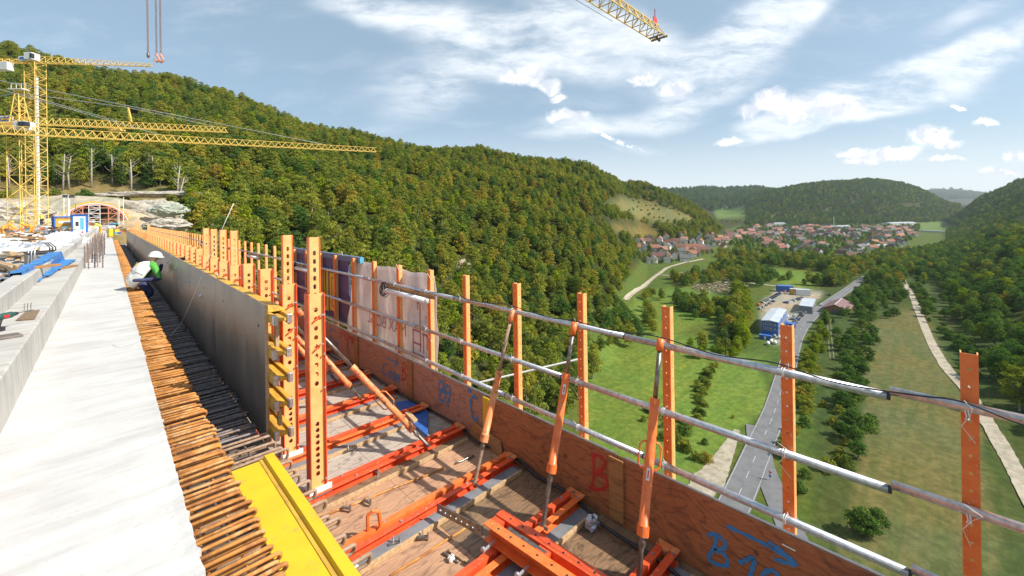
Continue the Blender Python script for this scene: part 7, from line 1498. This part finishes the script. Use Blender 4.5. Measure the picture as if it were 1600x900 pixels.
for i in range(12): cps.append((1192+i*3.1, 474-i*1.7, .9))
for i in range(9): cps.append((1228+i*3.0, 474-i*.9, 1.0))
for i in range(7): cps.append((1254-i*2.6, 492+i*2.8, .5))
for i in range(5): cps.append((1188+i*5, 484-i*3, .4))
for i, (a, b_, dz_) in enumerate(cps):
    k = rr.choice(['carw', 'carb', 'cars', 'carbl', 'carw', 'carr' if i % 5 == 0 else 'cars']); p = yard(a, b_); car((p.x, p.y, p.z+.05), yaw_r+dz_+rr.uniform(-.1, .1), k, '%s car, %s' % (CN[k], (('%s from the left in the row at the back of the yard' % ORD[i]) if i < 12 else ('%s from the left in the row behind the grey office' % ORD[i-12] if i < 21 else ('%s in the row beside the road' % ORD[i-21] if i < 28 else '%s car in the left corner of the yard' % ORD[i-28])))))
for (a, b_, k, lab) in ((1283, 478, 'carw', 'white car driving on the valley road past the yard'), (1296, 462, 'carb', 'dark car at the yard entrance by the road')):
    p = yard(a, b_); car((p.x, p.y, p.z+.35), yaw_r, k, lab)
# small lorry crane, tanks, log pile
p = yard(1240, 500); t = thing('mobile_crane', 'small grey loader crane with a raised arm in the yard', 'crane', tuple(p), yaw_r); mb = MB(); mb.box(-1.3, 1.3, -3.5, 3.5, .5, 1.6); mb.build('chassis', 'grey', t); mb = MB(); mb.box(-1.2, 1.2, 2.2, 3.5, 1.6, 3.0); mb.build('cab', 'carw', t); mb = MB(); mb.bar((0, -1, 1.6), (0, -1, 5.5), .5); mb.bar((0, -1, 5.4), (5.5, 3, 6.6), .4); mb.build('arm', 'galv', t); mb = MB(); [mb.tube([(s_*1.2-.15, y_, .5), (s_*1.2+.15, y_, .5)], .5, 12) for s_ in (-1, 1) for y_ in (-2.2, 2.2)]; mb.build('wheels', 'rubber', t)
for i, (a, b_, mt_) in enumerate(((1205, 536, 'cwhite'), (1211, 538, 'cwhite'), (1216, 522, 'orange'), (1222, 505, 'hook'), (1185, 478, 'redp'), (1218, 530, 'cwhite'), (1210, 528, 'grey'), (1224, 516, 'orange'), (1200, 540, 'white'), (1230, 497, 'white'))):
    p = yard(a, b_); t = thing('storage_tank', ['white', 'white', 'orange', 'salmon', 'red', 'white', 'grey', 'orange', 'white', 'white'][i]+' storage tank in the yard, '+ORD[i]+' of the scattered tanks', 'tank', tuple(p), yaw_r, 'tanks in the yard'); mb = MB(); mb.tube([(0, -1.6, 1.1), (0, -1.4, 1.1), (0, 1.4, 1.1), (0, 1.6, 1.1)], [.6, .95, .95, .6], 14); mb.build('vessel', mt_, t, smooth=True); mb = MB(); mb.box(-.7, .7, -1.2, -1, 0, .5); mb.box(-.7, .7, 1, 1.2, 0, .5); mb.build('cradle', 'grey', t)
mb = MB(); rr = random.Random(9); c_ = gpt(1130, 452)
for i in range(420):
    a = rr.uniform(1082, 1170); b_ = 450+(a-1125)*-.06+rr.uniform(-9, 8)
    if (a-1127)**2/43**2+(b_-449)**2/11**2 > 1: continue
    q = gpt(a, b_); g = rr.uniform(0, 3.1); l = rr.uniform(1.5, 5); v = Vector((math.cos(g)*l, math.sin(g)*l, rr.uniform(-.3, .6))); mb.tube([q+Vector((0, 0, rr.uniform(.2, 1.4))), q+v+Vector((0, 0, .6))], rr.uniform(.25, .5), 6, mi=rr.choice([0, 0, 1]))
o = mb.build('log_pile', ['logw', 'logd']) if 'logw' in M else None
M['logw'] = mat('pale_logs', (.45, .36, .27), .9, col2=(.34, .26, .19), sc_=.6); M['logd'] = mat('brown_logs', (.22, .15, .10), .9); o = mb.build('timber_rubble', ['logw', 'logd']); tag(o, 'sprawling heap of pale logs and rubble between hedges', 'log pile', kind='stuff')
mb = MB(); q = gpt(1065, 428); rr = random.Random(3)
t = rock(1068, 429, (gpt(1068, 429)).dot(FW), 26, 9, 3, 'logd', 'brown earth mound beside the gravel lane', 14, 'earth_mound', 'mound')
rock(722, 418, gpt(722, 418).dot(FW), 5, 4, 4.5, 'logw', 'pale rock outcrop among the trees of the left slope', 15, 'rock_outcrop', 'rock')
# give-way sign at the side road, fence stakes
p = gpt(1203, 752); t = thing('traffic_sign', 'small give-way and round blue traffic sign at the side road', 'sign', tuple(p), yaw_r+2.6); mb = MB(); mb.tube([(0, 0, 0), (0, 0, 3)], .06, 6); mb.build('post', 'galv', t); mb = MB(); mb.prism([(-.6, -.08, 3.0), (.6, -.08, 3.0), (0, -.08, 2.0)], (0, .04, 0)); mb.build('triangle', 'redp', t); mb = MB(); mb.prism([(-.38, -.1, 2.88), (.38, -.1, 2.88), (0, -.1, 2.25)], (0, .015, 0)); mb.build('triangle_face', 'white', t); mb = MB(); mb.tube([(0, -.08, 1.5), (0, -.05, 1.5)], .45, 16); mb.build('round_sign', 'blue', t)
# haze
if HAZE > 0:
    mb = MB(); mb.box(-11000, 15000, -11000, 15000, -130, 420); me = mb.mesh('haze', 'asphalt'); me.materials.clear(); m = bpy.data.materials.new('haze'); m.use_nodes = True; t_ = m.node_tree; t_.nodes.remove(t_.nodes['Principled BSDF']); pv_ = t_.nodes.new('ShaderNodeVolumePrincipled'); pv_.inputs['Density'].default_value = HAZE; pv_.inputs['Color'].default_value = (.80, .88, 1, 1); pv_.inputs['Anisotropy'].default_value = .3
    t_.links.new(pv_.outputs[0], t_.nodes['Material Output'].inputs['Volume']); me.materials.append(m); o = bpy.data.objects.new('haze', me); C.objects.link(o); tag(o, 'thin blue haze filling the valley', kind='stuff')
